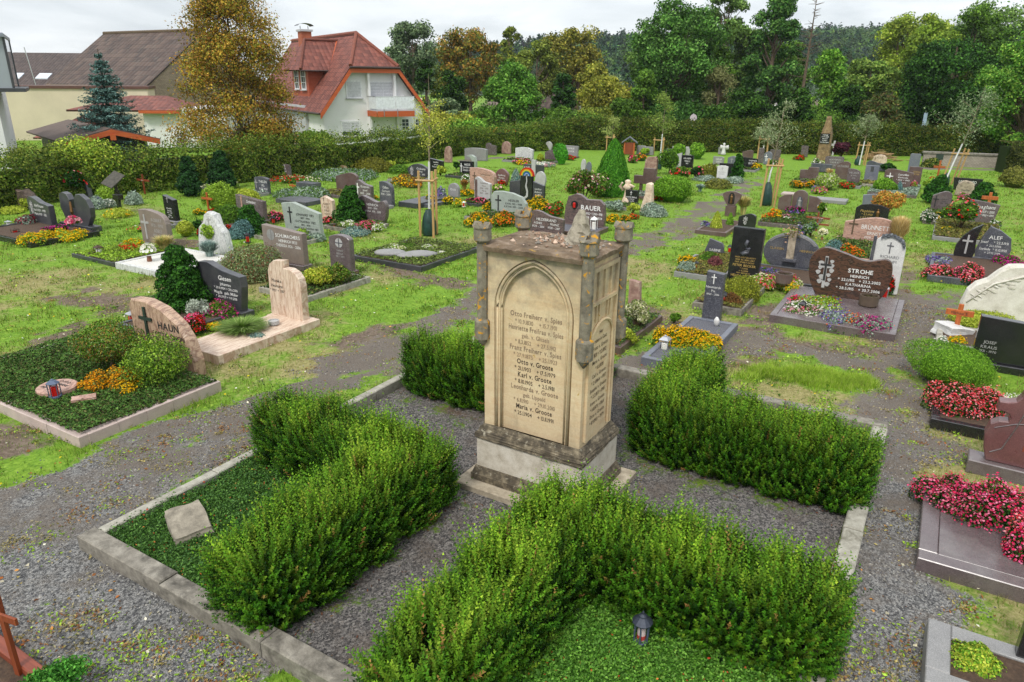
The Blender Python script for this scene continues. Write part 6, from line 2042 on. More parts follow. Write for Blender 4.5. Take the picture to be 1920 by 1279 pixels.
# flat black slabs on the lawn
def flat_slab(cx,yb,W,L,label,mat='black',h=.1):
 p = g(cx,yb)
 root = thing('grave_slab',p,GRID,label,'grave slab')
 mb = MB()
 bbox(mb,-W / 2,W / 2,0,L,-.03,h,.01)
 mb.obj('slab',ST[mat],root)
flat_slab(765,388,.9,2.0,'flat black grave slab beside the dark slate stele','anthracite',.16)
flat_slab(790,387,.8,1.9,'second flat black grave slab next to the tree stakes','slate',.1)
flat_slab(545,382,1.6,1.0,'flat dark grave slab on the lawn behind the green grey stone','slate',.12)
flat_slab(1480,366,.7,.6,'white gravel covered flat slab with pink rim near the tree stakes','pinkkerb',.06)
flat_slab(1555,380,1.2,.8,'low grey flat slab in a pale frame on the lawn','grey',.1)
flat_slab(571,352,1.0,.5,'small slanting grey pillow stone on the lawn','slate',.2)
# ------------------------------------------------------------------ plants
LIME = [H('9aa832'),H('a9b53e'),H('86982a'),H('b8c050')]
PURP = [H('4a2430'),H('5a2e3c'),H('3a1c28')]
STRAW = [H('e0c890'),H('d2b678'),H('ead8aa'),H('c0a468')]
BLUEG = [H('7f958f'),H('93a8a2'),H('6a807a'),H('a9bab2')]
ORG = [H('c08038'),H('cf9a4c'),H('a8843a'),H('9a9a40')]
VARI = [H('a9a878'),H('c4c29a'),H('7d8a4a'),H('d0ceb0'),H('6f7f42')]
BOX = [H('5f8a22'),H('6f9c2a'),H('4f7a1c'),H('82ac38')]
DCY = [H('234a14'),H('2f5c1a'),H('1a3a10'),H('3f6f22')]
shrub(128,374,54,313,'tall rose bush with red blooms against the left hedge',G_DARK,'loose',('red','coral'),.12,'rose_bush','rose bush')
stemball(171,362,106,262,78,'broad light green globe tree on a short trunk before the hedge',LIME + G_LIGHT,'globe_tree',None,'tree')
shrub(198,378,36,352,'lime green shrub below the globe tree',G_LIGHT,'ball')
shrub(178,391,34,371,'grey lavender cushion left of the plaque post',G_GREY,'mat',('violet',),.1,'lavender','lavender')
bedplant(201,389,26,373,'white flower clump beside the plaque post',('white',),G_GREY)
shrub(248,383,30,362,'grey green lavender right of the plaque post',G_GREY,'mat',None,0,'lavender','lavender')
shrub(45,394,26,371,'yellow green shrub before the brown boulder',LIME,'loose')
shrub(15,400,46,388,'low yellowish cover in front of the brown boulder',LIME,'mat')
bedplant(48,425,44,401,'dusky red sedum left of the wave topped stone',('dusky',),G_GREY)
bedplant(62,459,62,430,'large yellow flower mound at the dark border, left half',('yellow',),G_LIGHT)
bedplant(118,452,62,428,'large yellow flower mound at the dark border, right half',('yellow',),G_LIGHT)
bedplant(97,441,40,420,'magenta petunias above the yellow mounds',('magenta',),G_DARK)
bedplant(69,458,30,439,'white petunias in front of the yellow mounds',('white',),G_MID)
shrub(213,407,52,392,'loose yellow green planting before the lectern plaque',LIME,'mat',('yellow',),.08)
bedplant(256,432,44,423,'sparse pink and white flowers on the lawn left of the taupe stone',('coral','white'),G_LIGHT,.3)
bedplant(241,473,56,456,'red salvia strip on the green covered grave',('red',),G_LIGHT)
bedplant(246,463,44,448,'yellow flowers behind the red salvia strip',('yellow',),G_LIGHT)
grass_tuft(302,476,52,438,'dry feathery grass beside the taupe stone')
shrub(332,592,112,458,'large dark green hinoki cypress beside the curved dark grey stone',DCY,'cypress',name='dwarf_cypress',k=1.2,lsize=1.15)
grass_tuft(389,490,46,447,'blue grey fescue at the pointed natural stone',BLUEG,.8,'blue_fescue')
stemball(401,474,27,421,26,'little ball standard in front of the pointed natural stone',G_LIGHT)
shrub(346,443,29,416,'round light green box ball left of the pointed stone',LIME,'ball',name='box_ball')
shrub(369,434,24,413,'dark green juniper between box ball and pointed stone',G_DARK,'loose')
bedplant(375,443,14,425,'red begonias left of the pointed stone',('red',),G_DARK)
bedplant(426,434,16,422,'red begonias right of the pointed stone',('red',),G_DARK)
shrub(409,397,52,350,'lime green ball shrub left of the yellower one',G_LIGHT,'ball',name='box_ball')
shrub(456,390,52,354,'yellow green ball shrub behind the mauve stone',LIME,'ball',name='box_ball')
bedplant(370,402,24,393,'yellow flowers on the small grave by the orange cross',('yellow',),G_MID)
bedplant(398,402,20,391,'red flowers at the foot of the orange cross',('red',),G_MID)
shrub(425,420,54,387,'green spreading mound behind the blue juniper',G_MID,'mat')
shrub(465,440,60,385,'dark dwarf cypress before the mauve stone with pale stripe',DCY,'cypress',name='dwarf_cypress',k=1.3)
shrub(444,447,42,423,'blue creeping juniper right of the pointed stone',G_BLUE,'mat',name='blue_juniper')
bedplant(514,415,32,396,'bright pink begonias right of the mauve stone',('crimson',),G_DARK)
shrub(560,372,90,352,'green creeping juniper around the tiny orange cross',G_GREY + G_MID,'mat')
bedplant(590,368,26,354,'white daisies beside the creeping juniper',('white',),G_MID)
bedplant(575,369,13,361,'small yellow clump beside the white daisies',('yellow',),G_MID)
bedplant(548,343,74,329,'row of red and cream begonias at the arched frame stone',('red','cream'),G_MID)
bedplant(383,360,22,344,'cream flowers in a bowl below the dark yews',('cream',),G_LIGHT)
bedplant(435,351,20,339,'pale flowers in a bowl right of the dark yews',('cream',),G_LIGHT)
shrub(352,368,48,289,'dark bushy yew before the hedge, left one of two',G_DEEP,'cypress',name='bushy_yew')
shrub(411,356,56,280,'dark bushy yew before the hedge, right one of two',G_DEEP,'cypress',name='bushy_yew')
shrub(695,322,64,298,'broad olive cushion shrub before the grey double stone',[H('6a6a24'),H('7a7a2c'),H('585a1e')],'mat')
shrub(731,317,24,302,'yellow green shrub right of the olive cushion',LIME,'loose')
shrub(747,324,46,311,'low green juniper right of the olive cushion',G_MID,'mat')
shrub(640,337,118,321,'flat creeping juniper in front of the oval sandstone',G_GREY + G_MID,'mat')
shrub(655,422,66,349,'dark dense cypress between pinkish stone and swelling stone',DCY,'cypress',name='dwarf_cypress',k=1.3)
bedplant(683,434,42,409,'pink begonias at the swelling mauve stone',('pink',),G_MID)
bedplant(648,429,30,413,'white flowers left of the pink begonias',('white',),G_LIGHT)
bedplant(707,434,28,418,'white flowers right of the pink begonias',('white',),G_LIGHT)
shrub(662,420,30,405,'yellow green clump behind the pink begonias',LIME,'loose')
bedplant(612,420,22,404,'coral begonias at the narrow pinkish stone',('coral',),G_DARK)
shrub(665,441,60,430,'blue green sedum in front of the pink begonias',G_BLUE + G_GREY,'mat')
bedplant(763,350,56,327,'rust and yellow heather before the engraved tree stone',('rust','yellow'),G_OLIVE)
bedplant(773,352,28,341,'golden yellow clump before the rust heather',('gold',),G_OLIVE)
bedplant(701,375,20,366,'yellow flowers at the narrow mauve stone',('yellow',),G_MID)
shrub(825,330,24,311,'lime shrub before the black slab with script',LIME,'loose')
shrub(855,318,14,304,'small dark shrub left of the square black slab',G_DARK,'loose')
bedplant(828,374,18,350,'violet salvia left of the speckled round stone',('violet',),G_GREY)
bedplant(806,381,20,366,'yellow flowers behind the tree stakes',('yellow',),G_MID)
bedplant(842,383,22,364,'yellow and white flowers below the violet salvia',('yellow','white'),G_MID)
bedplant(858,387,28,371,'green clump with small yellow flowers before the speckled stone',('yellow',),G_LIGHT,.35)
bedplant(893,384,38,367,'pink and dusky begonias before the pale stone with brown band',('pink','dusky'),G_DARK)
bedplant(876,367,32,353,'bright yellow flowers before the pale pink stone',('yellow',),G_MID)
grass_tuft(870,358,24,334,'rust coloured grass at the pale pink stone',[H('a8703a'),H('b88648'),H('8a7a40')],.7)
bedplant(872,342,20,327,'white flowers behind the rust grass',('white',),G_MID)
bedplant(914,395,20,375,'yellow mum left of the greenish arched stone',('yellow',),G_MID)
bedplant(1004,399,42,368,'large yellow mum right of the greenish arched stone',('yellow',),G_MID)
bedplant(898,424,52,398,'yellow marigolds before the greenish arched stone, left part',('yellow','gold'),G_MID)
bedplant(943,424,52,396,'orange and yellow marigolds before the greenish arched stone, right part',('orange','yellow'),G_MID)
shrub(967,340,20,317,'bluish cone shaped conifer behind the rainbow stone',G_BLUE + G_GREY,'cone')
bedplant(943,350,16,337,'red geranium at the reddish drop stone',('red',),G_MID)
shrub(932,360,34,346,'loose pink tinged shrub left of the rainbow stone',G_LIGHT,'loose',('rose',),.1)
bedplant(976,308,36,297,'pink and yellow bed before the wide veined stone',('crimson','yellow'),G_MID)
shrub(1014,305,16,290,'lime bush between veined stone and gable stone',LIME,'loose')
bedplant(1021,312,44,302,'white and rose heather before the gable stone',('white','rose'),G_GREY)
shrub(1053,308,22,275,'bright green upright bush at the gable stone',[H('4f9a2a'),H('5faa34'),H('428a22')],'ball')
bedplant(1070,300,20,291,'flat red flowers below the flared grey slab',('red',),G_MID)
shrub(1096,386,66,318,'wide straggling rose bush left of the thuja cone',G_MID + [H('8a5a44')],'loose',('rose','cream'),.15,'rose_bush','rose bush')
shrub(1124,372,50,326,'pale rose bush directly before the thuja cone',G_MID,'loose',('cream','rose'),.15,'rose_bush','rose bush')
shrub(1150,368,74,261,'tall green thuja cone in the middle of the cemetery',[H('3f7a1c'),H('4f8a24'),H('316616'),H('5f9a2e')],'cone',name='thuja_cone',cat='conifer',k=2.2)
bedplant(1042,404,32,375,'red rose shrub left of the banded stone with candle',('red','coral'),G_MID,.25)
shrub(1155,397,38,377,'silvery cushion before the small black slab',G_GREY,'loose')
shrub(1187,402,28,381,'yellow variegated shrub left of the cream natural stone',LIME,'loose')
bedplant(1151,417,34,399,'yellow bedding flowers right of the banded stone',('yellow',),G_MID)
bedplant(1189,411,18,400,'orange red flowers below the cream natural stone',('orange','red'),G_MID)
bedplant(1174,414,20,402,'golden flowers between yellow and orange clumps',('gold',),G_MID)
shrub(1228,406,46,385,'silver leaved edging right of the cream natural stone',G_GREY,'mat')
shrub(1267,380,66,333,'big loose round box ball beside the gravel path',BOX,'ball',name='box_ball',k=2.0)
bedplant(1235,376,20,364,'red begonias left of the big round box ball',('red',),G_MID)
shrub(1276,338,36,314,'rose bush with red blooms behind the big round box ball',G_MID,'loose',('red','coral'),.3,'rose_bush','rose bush')
shrub(1306,336,24,312,'dark shrub right of the black and pale pair',G_DARK,'loose',('pink',),.1)
stemball(1254,326,33,284,31,'round topiary ball on a stem before the pale slab',G_MID,'topiary_ball')
bedplant(1187,305,22,288,'bright pink begonias below the wooden shrine',('crimson','pink'),G_MID)
bedplant(1204,301,20,287,'orange and yellow flowers right of the pink begonias',('orange','yellow'),G_MID)
shrub(1210,291,18,278,'green shrub before the wide grey double slab',G_LIGHT,'loose')
shrub(1274,293,23,270,'round green bush at the far hedge, left one',BOX,'ball')
shrub(1308,298,27,271,'round green bush at the far hedge, right one',BOX,'ball')
shrub(1329,334,36,311,'olive cushion left of the plain white stone',[H('6f7426'),H('80842e'),H('5c621e')],'mat')
bedplant(1334,318,26,305,'white blossoms on top of the olive cushion',('white','cream'),G_LIGHT)
shrub(1384,336,26,286,'narrow dark conical cypress right of the plain white stone',DCY,'cypress',name='dwarf_cypress')
shrub(1325,339,34,330,'grey green edging cushion left of the plain white stone',G_GREY,'mat')
shrub(1379,343,34,333,'grey green edging cushion right of the plain white stone',G_GREY,'mat')
shrub(1347,353,44,339,'olive heather mat beside the path',G_OLIVE,'mat')
grass_tuft(1314,360,24,343,'blue grey fescue beside the path',BLUEG,.9,'blue_fescue')
shrub(1344,432,24,397,'yellow tipped conifer before the fan shaped stone',LIME,'cone')
shrub(1369,426,16,400,'green small conifer before the fan shaped stone',BOX,'cone')
bedplant(1325,429,20,415,'violet heather at the corner of the fan stone grave',('violet',),G_GREY)
grass_tuft(1396,404,36,364,'pale ornamental grass beside the tree stakes',None,.8)
bedplant(1453,416,34,391,'orange and yellow marigolds at the winged stone',('orange','yellow'),G_LIGHT)
bedplant(1490,406,38,385,'magenta flowers before the robed figure stone',('magenta','violet'),G_DARK,.4)
bedplant(1477,417,24,403,'rose and white flowers at the winged stone',('rose','white'),G_MID)
shrub(1541,410,18,376,'yellow rose with few blooms right of the winged stone',G_MID,'loose',('cream','yellow'),.1,'rose_bush','rose bush')
bedplant(1501,443,20,424,'violet asters behind the oval slate disc',('violet',),G_MID)
shrub(1523,446,32,418,'grey green shrub below the two armed brown cross',G_GREY + G_MID,'loose')
bedplant(1494,352,26,337,'golden flower mound, left lobe of the heart',('gold',),G_MID)
bedplant(1521,352,28,336,'golden flower mound, right lobe of the heart',('gold',),G_MID)
shrub(1552,355,40,325,'pale round feathery bush right of the golden heart',VARI + G_LIGHT,'ball')
grass_tuft(1556,334,20,313,'straw grass above the pale feathery bush',STRAW,.8)
bedplant(1591,352,34,340,'row of red begonias before the mauve stone',('red',),G_MID)
bedplant(1537,363,30,349,'pink and violet pansies on a dark frame',('pink','violet'),G_LIGHT)
shrub(1663,361,38,336,'round box ball before the wide brown stone',BOX,'ball',name='box_ball')
shrub(1687,361,14,341,'tiny blue spruce right of the box ball',G_BLUE,'cone')
bedplant(1714,355,17,337,'pink bouquet at the brown stone with gold lettering',('pink','rose'),G_LIGHT)
bedplant(1420,318,18,304,'yellow flowers at the flared black slab',('yellow',),G_DARK)
shrub(1452,312,20,301,'small leafy shrub right of the white painted young tree',G_MID,'loose',('rose',),.1)
shrub(1580,300,36,263,'dark copper leaved bush right of the white stone cross',PURP,'loose',name='copper_bush')
bedplant(1502,300,22,290,'red flowers before the upright mauve slab',('red',),G_MID)
bedplant(1534,312,22,295,'cream flowers on the low slate plinth',('cream','white'),G_MID)
shrub(1666,324,26,306,'dark low shrub right of the wide dark slate stone',G_DARK,'loose')
shrub(1763,382,56,329,'dark spreading cypress left of the rounded boulder',DCY,'cypress',name='dwarf_cypress',k=1.3)
shrub(1850,384,54,343,'dark spreading cypress right of the rounded boulder',DCY,'cypress',name='dwarf_cypress',k=1.3)
shrub(1808,438,60,370,'rose bush with red and pink blooms before the mauve stone with script',G_MID + [H('5a4a34')],'loose',('red','coral'),.12,'rose_bush','rose bush')
bedplant(1751,417,46,393,'white and yellow flowers at the stone with dark cross',('white','yellow','white'),G_DARK,.5)
bedplant(1809,374,23,361,'pink white cyclamen below the rounded boulder',('rose','pink'),G_MID)
bedplant(1776,437,22,423,'yellow flowers behind the black flame stone',('yellow',),G_MID,.4)
bedplant(1868,428,22,407,'white flowers right of the mauve stone with script',('white',),G_MID,.5)
grass_tuft(1689,472,64,402,'tall straw coloured grass fountain beside the pinkish stone',STRAW,1.6,'straw_grass',None,.3)
shrub(1668,414,60,357,'orange yellow feathery shrub above the straw grass',ORG,'loose',name='golden_shrub')
shrub(1752,314,33,297,'low box cushion before the brick wall',G_DARK + G_OLIVE,'mat')
shrub(1908,352,46,318,'brownish cushion bush at the right edge',G_OLIVE,'ball')
bedplant(1754,342,16,329,'yellow flowers at the foot of the orange cross by the wall',('yellow','red'),G_MID)
shrub(1747,354,28,335,'light green leafy plant left of the dark spreading cypress',G_LIGHT,'loose')
bedplant(1438,543,50,513,'pink and cream petunias before the oval disc, left part',('pink','cream','coral'),G_LIGHT)
bedplant(1487,547,52,515,'pink and yellow petunias before the oval disc, right part',('crimson','yellow','cream'),G_LIGHT)
bedplant(1442,516,48,501,'violet pansies behind the petunias at the oval disc',('violet',),G_MID)
bedplant(1600,486,40,455,'orange marigolds left of the white round topped stone',('orange',),G_MID)
shrub(1572,482,38,459,'blue creeping spruce left of the orange marigolds',G_BLUE,'mat')
shrub(1392,566,74,523,'yellow green heather cushion at the tall black stele',[H('8a8f2e'),H('9aa038'),H('70781f'),H('5c681f')],'mat',lsize=.8)
shrub(1376,580,36,550,'rust brown heather beside the lantern',[H('6a4a2a'),H('7d5a32'),H('55401f')],'mat',lsize=.8)
bedplant(1297,498,38,477,'yellow flowers left of the slanted slate',('yellow',),G_MID)
shrub(1334,498,42,479,'green cushion before the slanted slate',G_MID,'mat')
shrub(1342,506,32,485,'reddish heather before the slanted slate',[H('7a4448'),H('8d5a58'),H('5e3438')],'mat')
shrub(1286,516,36,496,'silvery sedum left of the red lantern',G_GREY,'mat')
bedplant(1263,658,62,608,'big golden yellow mum, left half of a heart shaped bed',('yellow',),G_MID,1.1)
bedplant(1319,660,80,617,'big golden yellow mum, right half of a heart shaped bed',('yellow',),G_MID,1.1)
shrub(1197,630,52,561,'cream variegated shrub right behind the monument',VARI,'loose',name='variegated_shrub')
shrub(1178,650,38,618,'lime green low shrub at the foot of the variegated one',LIME,'loose')
shrub(1265,608,24,588,'green weed clump left of the slim obelisk',G_MID,'loose')
bedplant(1514,598,84,566,'pale rose busy lizzies on the wide banded grave',('rose','white'),G_MID)
bedplant(1487,574,22,550,'bright pink geranium at the left end of the wide banded grave',('crimson',),G_MID,.6)
bedplant(1584,618,76,582,'violet and orange flowers on the wide banded grave',('violet','violet','orange'),G_GREY,.5)
bedplant(1636,628,70,590,'magenta and orange flowers at the right corner of the wide banded grave',('magenta','magenta','orange'),G_GREY,.6)
bedplant(1552,588,110,560,'green clump with violet and red flowers under the banded stone',('violet','red','cream'),G_LIGHT,.3)
bedplant(1666,552,22,514,'red begonia beside the white round topped stone',('red',),G_DARK)
bedplant(1770,523,62,491,'long pink begonia row, part behind the small lantern',('coral','pink'),G_DARK)
bedplant(1824,531,68,495,'long pink begonia row, part before the paired dark stones',('coral','pink'),G_DARK)
bedplant(1768,498,54,479,'violet lobelia behind the long pink row',('violet',),G_GREY)
bedplant(1902,506,52,477,'magenta geraniums at the right edge',('magenta',),G_MID)
shrub(1862,618,108,588,'lime yellow creeping plant before the white boulder',LIME,'mat')
bedplant(1770,654,34,628,'white flowers below the orange named cross',('white','cream'),G_GREY)
bedplant(1798,654,36,624,'yellow flowers below the orange named cross',('yellow',),G_LIGHT)
shrub(1801,732,132,652,'big bright green box ball before the polished black stone',BOX,'ball',name='box_ball',k=2.2,lsize=.8)
bedplant(1790,784,82,717,'coral red begonias below the big box ball, left half',('coral',),G_DARK,.8)
bedplant(1848,796,80,722,'coral red begonias below the big box ball, right half',('coral',),G_DARK,.8)
bedplant(1908,772,40,732,'white flowers right of the coral begonias',('white',),G_LIGHT)
bedplant(1800,975,110,895,'crimson pink begonias on the polished slab, left mound',('crimson','pink','crimson'),G_DARK,.8)
bedplant(1880,1010,130,893,'crimson pink begonias on the polished slab, large middle mound',('crimson','crimson','pink'),G_DARK,.8)
bedplant(1925,1070,70,960,'crimson pink begonias on the polished slab, right mound',('crimson','coral'),G_DARK,.8)
shrub(1842,1300,140,1222,'bright green cypress at the lower right corner',BOX + LIME,'cypress',name='dwarf_cypress',k=1.4)
shrub(80,1345,150,1262,'green feathery plants at the lower left corner',[H('3f7a2a'),H('4f8c34'),H('2f6420'),H('64a040')],'loose',k=.5,lsize=1.1,name='leafy_plant',cat='plant')
stemball(214,706,106,607,72,'small olive green standard bush with rust tips before the sand coloured stone, left one',G_MID + [H('8a7a3a'),H('7d5a2a'),H('6f7f4a')],'standard_bush')
stemball(298,726,106,639,72,'small fresh green standard bush before the sand coloured stone, right one',G_MID + G_LIGHT + [H('6f8a44')],'standard_bush')
bedplant(178,752,58,694,'golden mum cushion left of the bigger golden one',('gold',),G_OLIVE,1.0)
bedplant(226,749,74,685,'big golden mum cushion under the standard bushes',('gold','yellow'),G_OLIVE,.8)
bedplant(408,602,78,558,'magenta geraniums before the curved dark grey stone',('magenta','crimson'),G_MID,.45)
shrub(366,604,48,563,'white felted silver plant left of the magenta geraniums',[H('a8b0a0'),H('bcc2b4'),H('8d9788')],'loose',name='silver_plant')
bedplant(359,627,50,589,'crimson begonias before the silver plant',('crimson','red'),G_DARK,.8)
bedplant(399,620,30,602,'small yellow clump before the magenta geraniums',('yellow',),G_LIGHT)
grass_tuft(447,638,84,596,'green fountain grass on the marble slab',[H('6a8a3a'),H('7f9c4c'),H('567430'),H('9aac6a')],1.4,'fountain_grass',lean=.85)
shrub(478,644,44,626,'blue green stonecrop on the marble slab',G_GREY + G_BLUE,'mat')
shrub(462,524,112,478,'broad low variegated spindle shrub before the wide taupe stone',[H('6a7a4a'),H('7f8c5c'),H('55663a'),H('8f9a70'),H('7a4a34')],'mat')
shrub(590,548,58,498,'yellow variegated spindle shrub, left of two',LIME + [H('c4b848')],'loose')
shrub(630,543,52,498,'olive green spindle shrub, right of two',G_OLIVE + G_MID,'loose')
shrub(560,446,36,430,'small green plants at the foot of the green grey stone',G_LIGHT,'mat',('rose',),.1)
shrub(588,452,34,440,'pale sedum right of the green grey stone',G_GREY,'mat')
bedplant(735,475,46,457,'white begonias behind the left stone book',('white','cream'),G_LIGHT)
bedplant(718,487,22,473,'white begonias left of the stone book',('white',),G_LIGHT)
bedplant(806,473,30,457,'white begonias behind the right stone book',('white','cream'),G_LIGHT)
bedplant(823,484,30,468,'white begonias right of the right stone book',('white',),G_LIGHT)
bedplant(745,492,24,479,'white begonias before the gap of the stone books',('white',),G_LIGHT)
shrub(760,470,44,459,'green cushion between the two stone books',G_MID,'mat')
# ------------------------------------------------------------------ lanterns, vases, bowls and other small things
def lantern(cx,yb,w,yt,label,metal=None,lit=None,kind='square',zoff=0.0):
 p = g(cx,yb)
 h = height_at(p,cx,yt)
 r0 = max(.035,w * mpp(p) / 2)
 metal = metal or METALD
 lit = lit or REDGLASS
 p.z = zoff
 root = thing('grave_lantern',p,GRID,label,'lantern')
 n = 4 if kind == 'square' else (6 if kind == 'hex' else 12)
 ph = math.pi / 4 if n == 4 else 0
 k = 1.25 if n == 4 else 1.0
 mb = MB()
 lathe(mb,[(r0 * k,0),(r0 * k,h * .07),(r0 * k * .9,h * .09)],n,ph=ph)
 mb.obj('base',metal,root)
 mb = MB()
 for i in range(n if n < 12 else 4):
  a = ph + 2 * math.pi * i / (n if n < 12 else 4)
  x,y = math.cos(a) * r0 * k * .9,math.sin(a) * r0 * k * .9
  tube(mb,[(x,y,h * .07),(x,y,h * .76)],r0 * .09,5)
 mb.obj('frame',metal,root)
 mb = MB()
 lathe(mb,[(r0 * k * 1.02,h * .75),(r0 * k * 1.08,h * .78),(r0 * k * .55,h * .9),(r0 * .3,h * .93),(r0 * .25,h * .97),(r0 * .1,h)],n,ph=ph)
 mb.obj('roof',metal,root)
 mb = MB()
 lathe(mb,[(r0 * .62,h * .09),(r0 * .66,h * .12),(r0 * .64,h * .58),(r0 * .5,h * .62)],10)
 mb.obj('candle',lit,root)
 return root
SILV = plain('silver_metal',(.42,.43,.45),.35,.7)
BRZ = plain('dark_bronze',H('4a382a'),.45,.5)
BLU = plain('blue_grey_metal',(.085,.11,.17),.45,.3)
for a in ((30,441,12,427,'brown lantern left of the big yellow bed',BRZ,None),(17,426,10,413,'grey candle box at the far left edge',SILV,WAX),(187,481,14,459,'bronze lantern on the corner of the green covered grave',BRZ,WAX),(513,419,8,405,'small red candle before the bright pink begonias',METALD,None),
   (465,455,9,436,'dark lantern with red candle at the wide taupe stone',METALD,None),(628,428,7,418,'little bronze lantern before the dark dense cypress',BRZ,None),(733,487,9,472,'small bronze lantern between the stone books',BRZ,WAX),(870,388,6,377,'white and red candle before the pink dusky begonias',WHITEMETAL,None),(910,418,6,404,'thin dark lantern among the marigolds',METALD,WAX),
   (1113,434,12,405,'white house shaped lantern on dark gravel',WHITEMETAL,WAX),(1213,396,9,386,'small red wooden lantern at the cream natural stone',REDWOOD,None),(1304,506,9,489,'red candle lantern before the slanted slate',METALD,None),(1356,574,15,546,'dark lantern with red candle at the tall black stele',METALD,None),(1367,476,8,458,'red candle left of the tall black stele',METALD,None),
   (1245,664,20,628,'silver house lantern with white candle before the yellow heart',SILV,WAX),(1489,418,7,406,'red candle at the winged stone',METALD,None),(1497,428,8,415,'dark lantern with white candle at the winged stone',METALD,WAX),(1509,350,7,338,'brown candle in the golden flower heart',BRZ,WAX),(1502,592,13,563,'dark lantern with red candle among the pale rose flowers',METALD,None),
   (1657,559,14,535,'lantern with red candle beside the white round topped stone',SILV,None),(1760,516,13,492,'black lantern before the long pink begonia row',METALD,WAX),(1744,416,9,400,'red candle before the white and yellow flowers',WHITEMETAL,None),(248,606,16,583,'silver lantern with red candle left of the sand coloured stone',SILV,None),
   (362,318,6,308,'tiny lantern below the hedge on the left',METALD,WAX),(1750,346,8,334,'white angel candle at the orange cross by the wall',WHITEMETAL,WAX),(1210,290,5,282,'tiny pale lantern before the wide grey double slab',WHITEMETAL,WAX)):
 lantern(*a)
lantern(110,768,22,735,'dark pagoda lantern with red light on the pink bordered grave',BLU,None,'hex',.2)
pL = pl(5.25,1.62)
def big_lantern(loc,label,yaw=0):
 root = thing('grave_lantern',loc,yaw,label,'lantern')
 h,r0 = .30,.062
 mb = MB()
 lathe(mb,[(r0 * 1.15,0),(r0 * 1.15,.015),(r0,.02)],6)
 mb.obj('base',BLU,root)
 mb = MB()
 for i in range(6):
  a = i * math.pi / 3
  tube(mb,[(math.cos(a) * r0,math.sin(a) * r0,.015),(math.cos(a) * r0 * .98,math.sin(a) * r0 * .98,.20)],.007,5)
 mb.obj('frame',BLU,root)
 mb = MB()
 lathe(mb,[(r0 * 1.35,.195),(r0 * 1.4,.205),(r0 * 1.1,.225),(r0 * .6,.255),(r0 * .55,.265),(r0 * .2,.28),(r0 * .18,.295),(.004,.31)],12)
 mb.obj('roof',plain('dark_blue_roof',(.035,.042,.06),.5,.3),root)
 mb = MB()
 lathe(mb,[(.034,.02),(.035,.022),(.035,.14),(.03,.145)],12)
 c_ = mb.obj('candle',plain('pale_candle',(.6,.48,.47),.4),root)
 mb = MB()
 lathe(mb,[(.0355,.03),(.0362,.032),(.0362,.07),(.0355,.072)],12)
 mb.obj('red_label',plain('red_band',(.42,.05,.04),.5),c_)
big_lantern(pL + Vector((0,0,.09)),'blue grey hexagonal lantern standing in the ground cover at the bottom',10)
big_lantern(pl(1.75,1.72,.06),'dark blue lantern half hidden between yew hedge and ground cover',30)
def vase(cx,yb,w,yt,hb,label,mat,fl,leafp=G_MID,group=None):
 """pot with a bunch of flowers"""
 r_ = nrng()
 p = g(cx,yb)
 m = mpp(p)
 h = height_at(p,cx,yt)
 hv = hb * m
 r0 = w * m * .16
 root = thing('flower_vase',p,0,label,'vase')
 mb = MB()
 lathe(mb,[(r0 * .8,0),(r0,.02),(r0 * 1.1,hv * .6),(r0 * .9,hv * .9),(r0 * 1.1,hv)],12)
 mb.obj('pot',mat,root)
 mb = MB()
 n = 140
 D = sphere_pts(r_,n,-.4)
 P = D * np.array([w * m * .42,w * m * .42,(h - hv) * .5]) * r_.uniform(.5,1,(n,1)) + [0,0,hv + (h - hv) * .5]
 leaves(mb,P,D,m * 5,pick(r_,leafp,n),r_)
 nf = 60
 D = sphere_pts(r_,nf,-.1)
 P = D * np.array([w * m * .48,w * m * .48,(h - hv) * .52]) + [0,0,hv + (h - hv) * .5]
 flowers(mb,P,D,m * 6,np.concatenate([pick(r_,FL[x],1 + nf // len(fl)) for x in fl])[:nf],r_,.3,1)
 mb.obj('bouquet',[LEAF,PETAL],root)
CLAY = plain('clay',H('9a6a44'),.8,0,.2)
vase(143,440,26,406,13,'clay vase with pink sedum on the dark granite border',CLAY,('rose','pink'))
vase(282,497,26,459,17,'brown vase with white lilies on white gravel',plain('brown_pot',H('6f452c'),.5),('white',),G_LIGHT)
vase(1221,370,9,347,12,'dark vase with orange geranium behind the cream stone',ST['slate'],('orange','red'))
vase(1541,450,14,430,6,'small pot with pale flowers right of the grey green shrub',CLAY,('cream',))
def bowl(cx,yb,w,yt,label,mat,z=0.0,fill=True):
 p = g(cx,yb)
 m = mpp(p)
 r0 = w * m / 2
 h = max(.06,height_at(p,cx,yt))
 p.z = z
 root = thing('planter_bowl',p,0,label,'bowl')
 mb = MB()
 lathe(mb,[(r0 * .75,0),(r0,h * .2),(r0 * 1.02,h),(r0 * .88,h),(r0 * .86,h * .8),(.01,h * .75)],20)
 mb.obj('bowl',mat,root,smooth=False)
 if fill:
  r_ = nrng()
  mb = MB()
  n = 150
  a,q = r_.uniform(0,6.28,n),np.sqrt(r_.uniform(0,1,n)) * r0 * .8
  leaves(mb,np.stack([np.cos(a) * q,np.sin(a) * q,h * .85 + r_.normal(0,.01,n)],1),np.tile([0,0,1.],(n,1)),.04,pick(r_,[H('4a4032'),H('5c5a34'),H('3a3226')],n),r_)
  mb.obj('planting',LEAF,root)
bowl(1625,584,33,562,'round brown bowl at the foot of the wide banded stone',plain('brown_bowl',H('55473a'),.6),.1)
bowl(1467,545,30,524,'round mauve bowl before the oval slate disc',ST['brown'],.15)
bowl(383,362,20,352,'pale bowl below the dark bushy yews',CONCPALE)
bowl(515,620,20,612,'small blue grey bowl on the marble slab',ST['lightgrey'],.12,False)
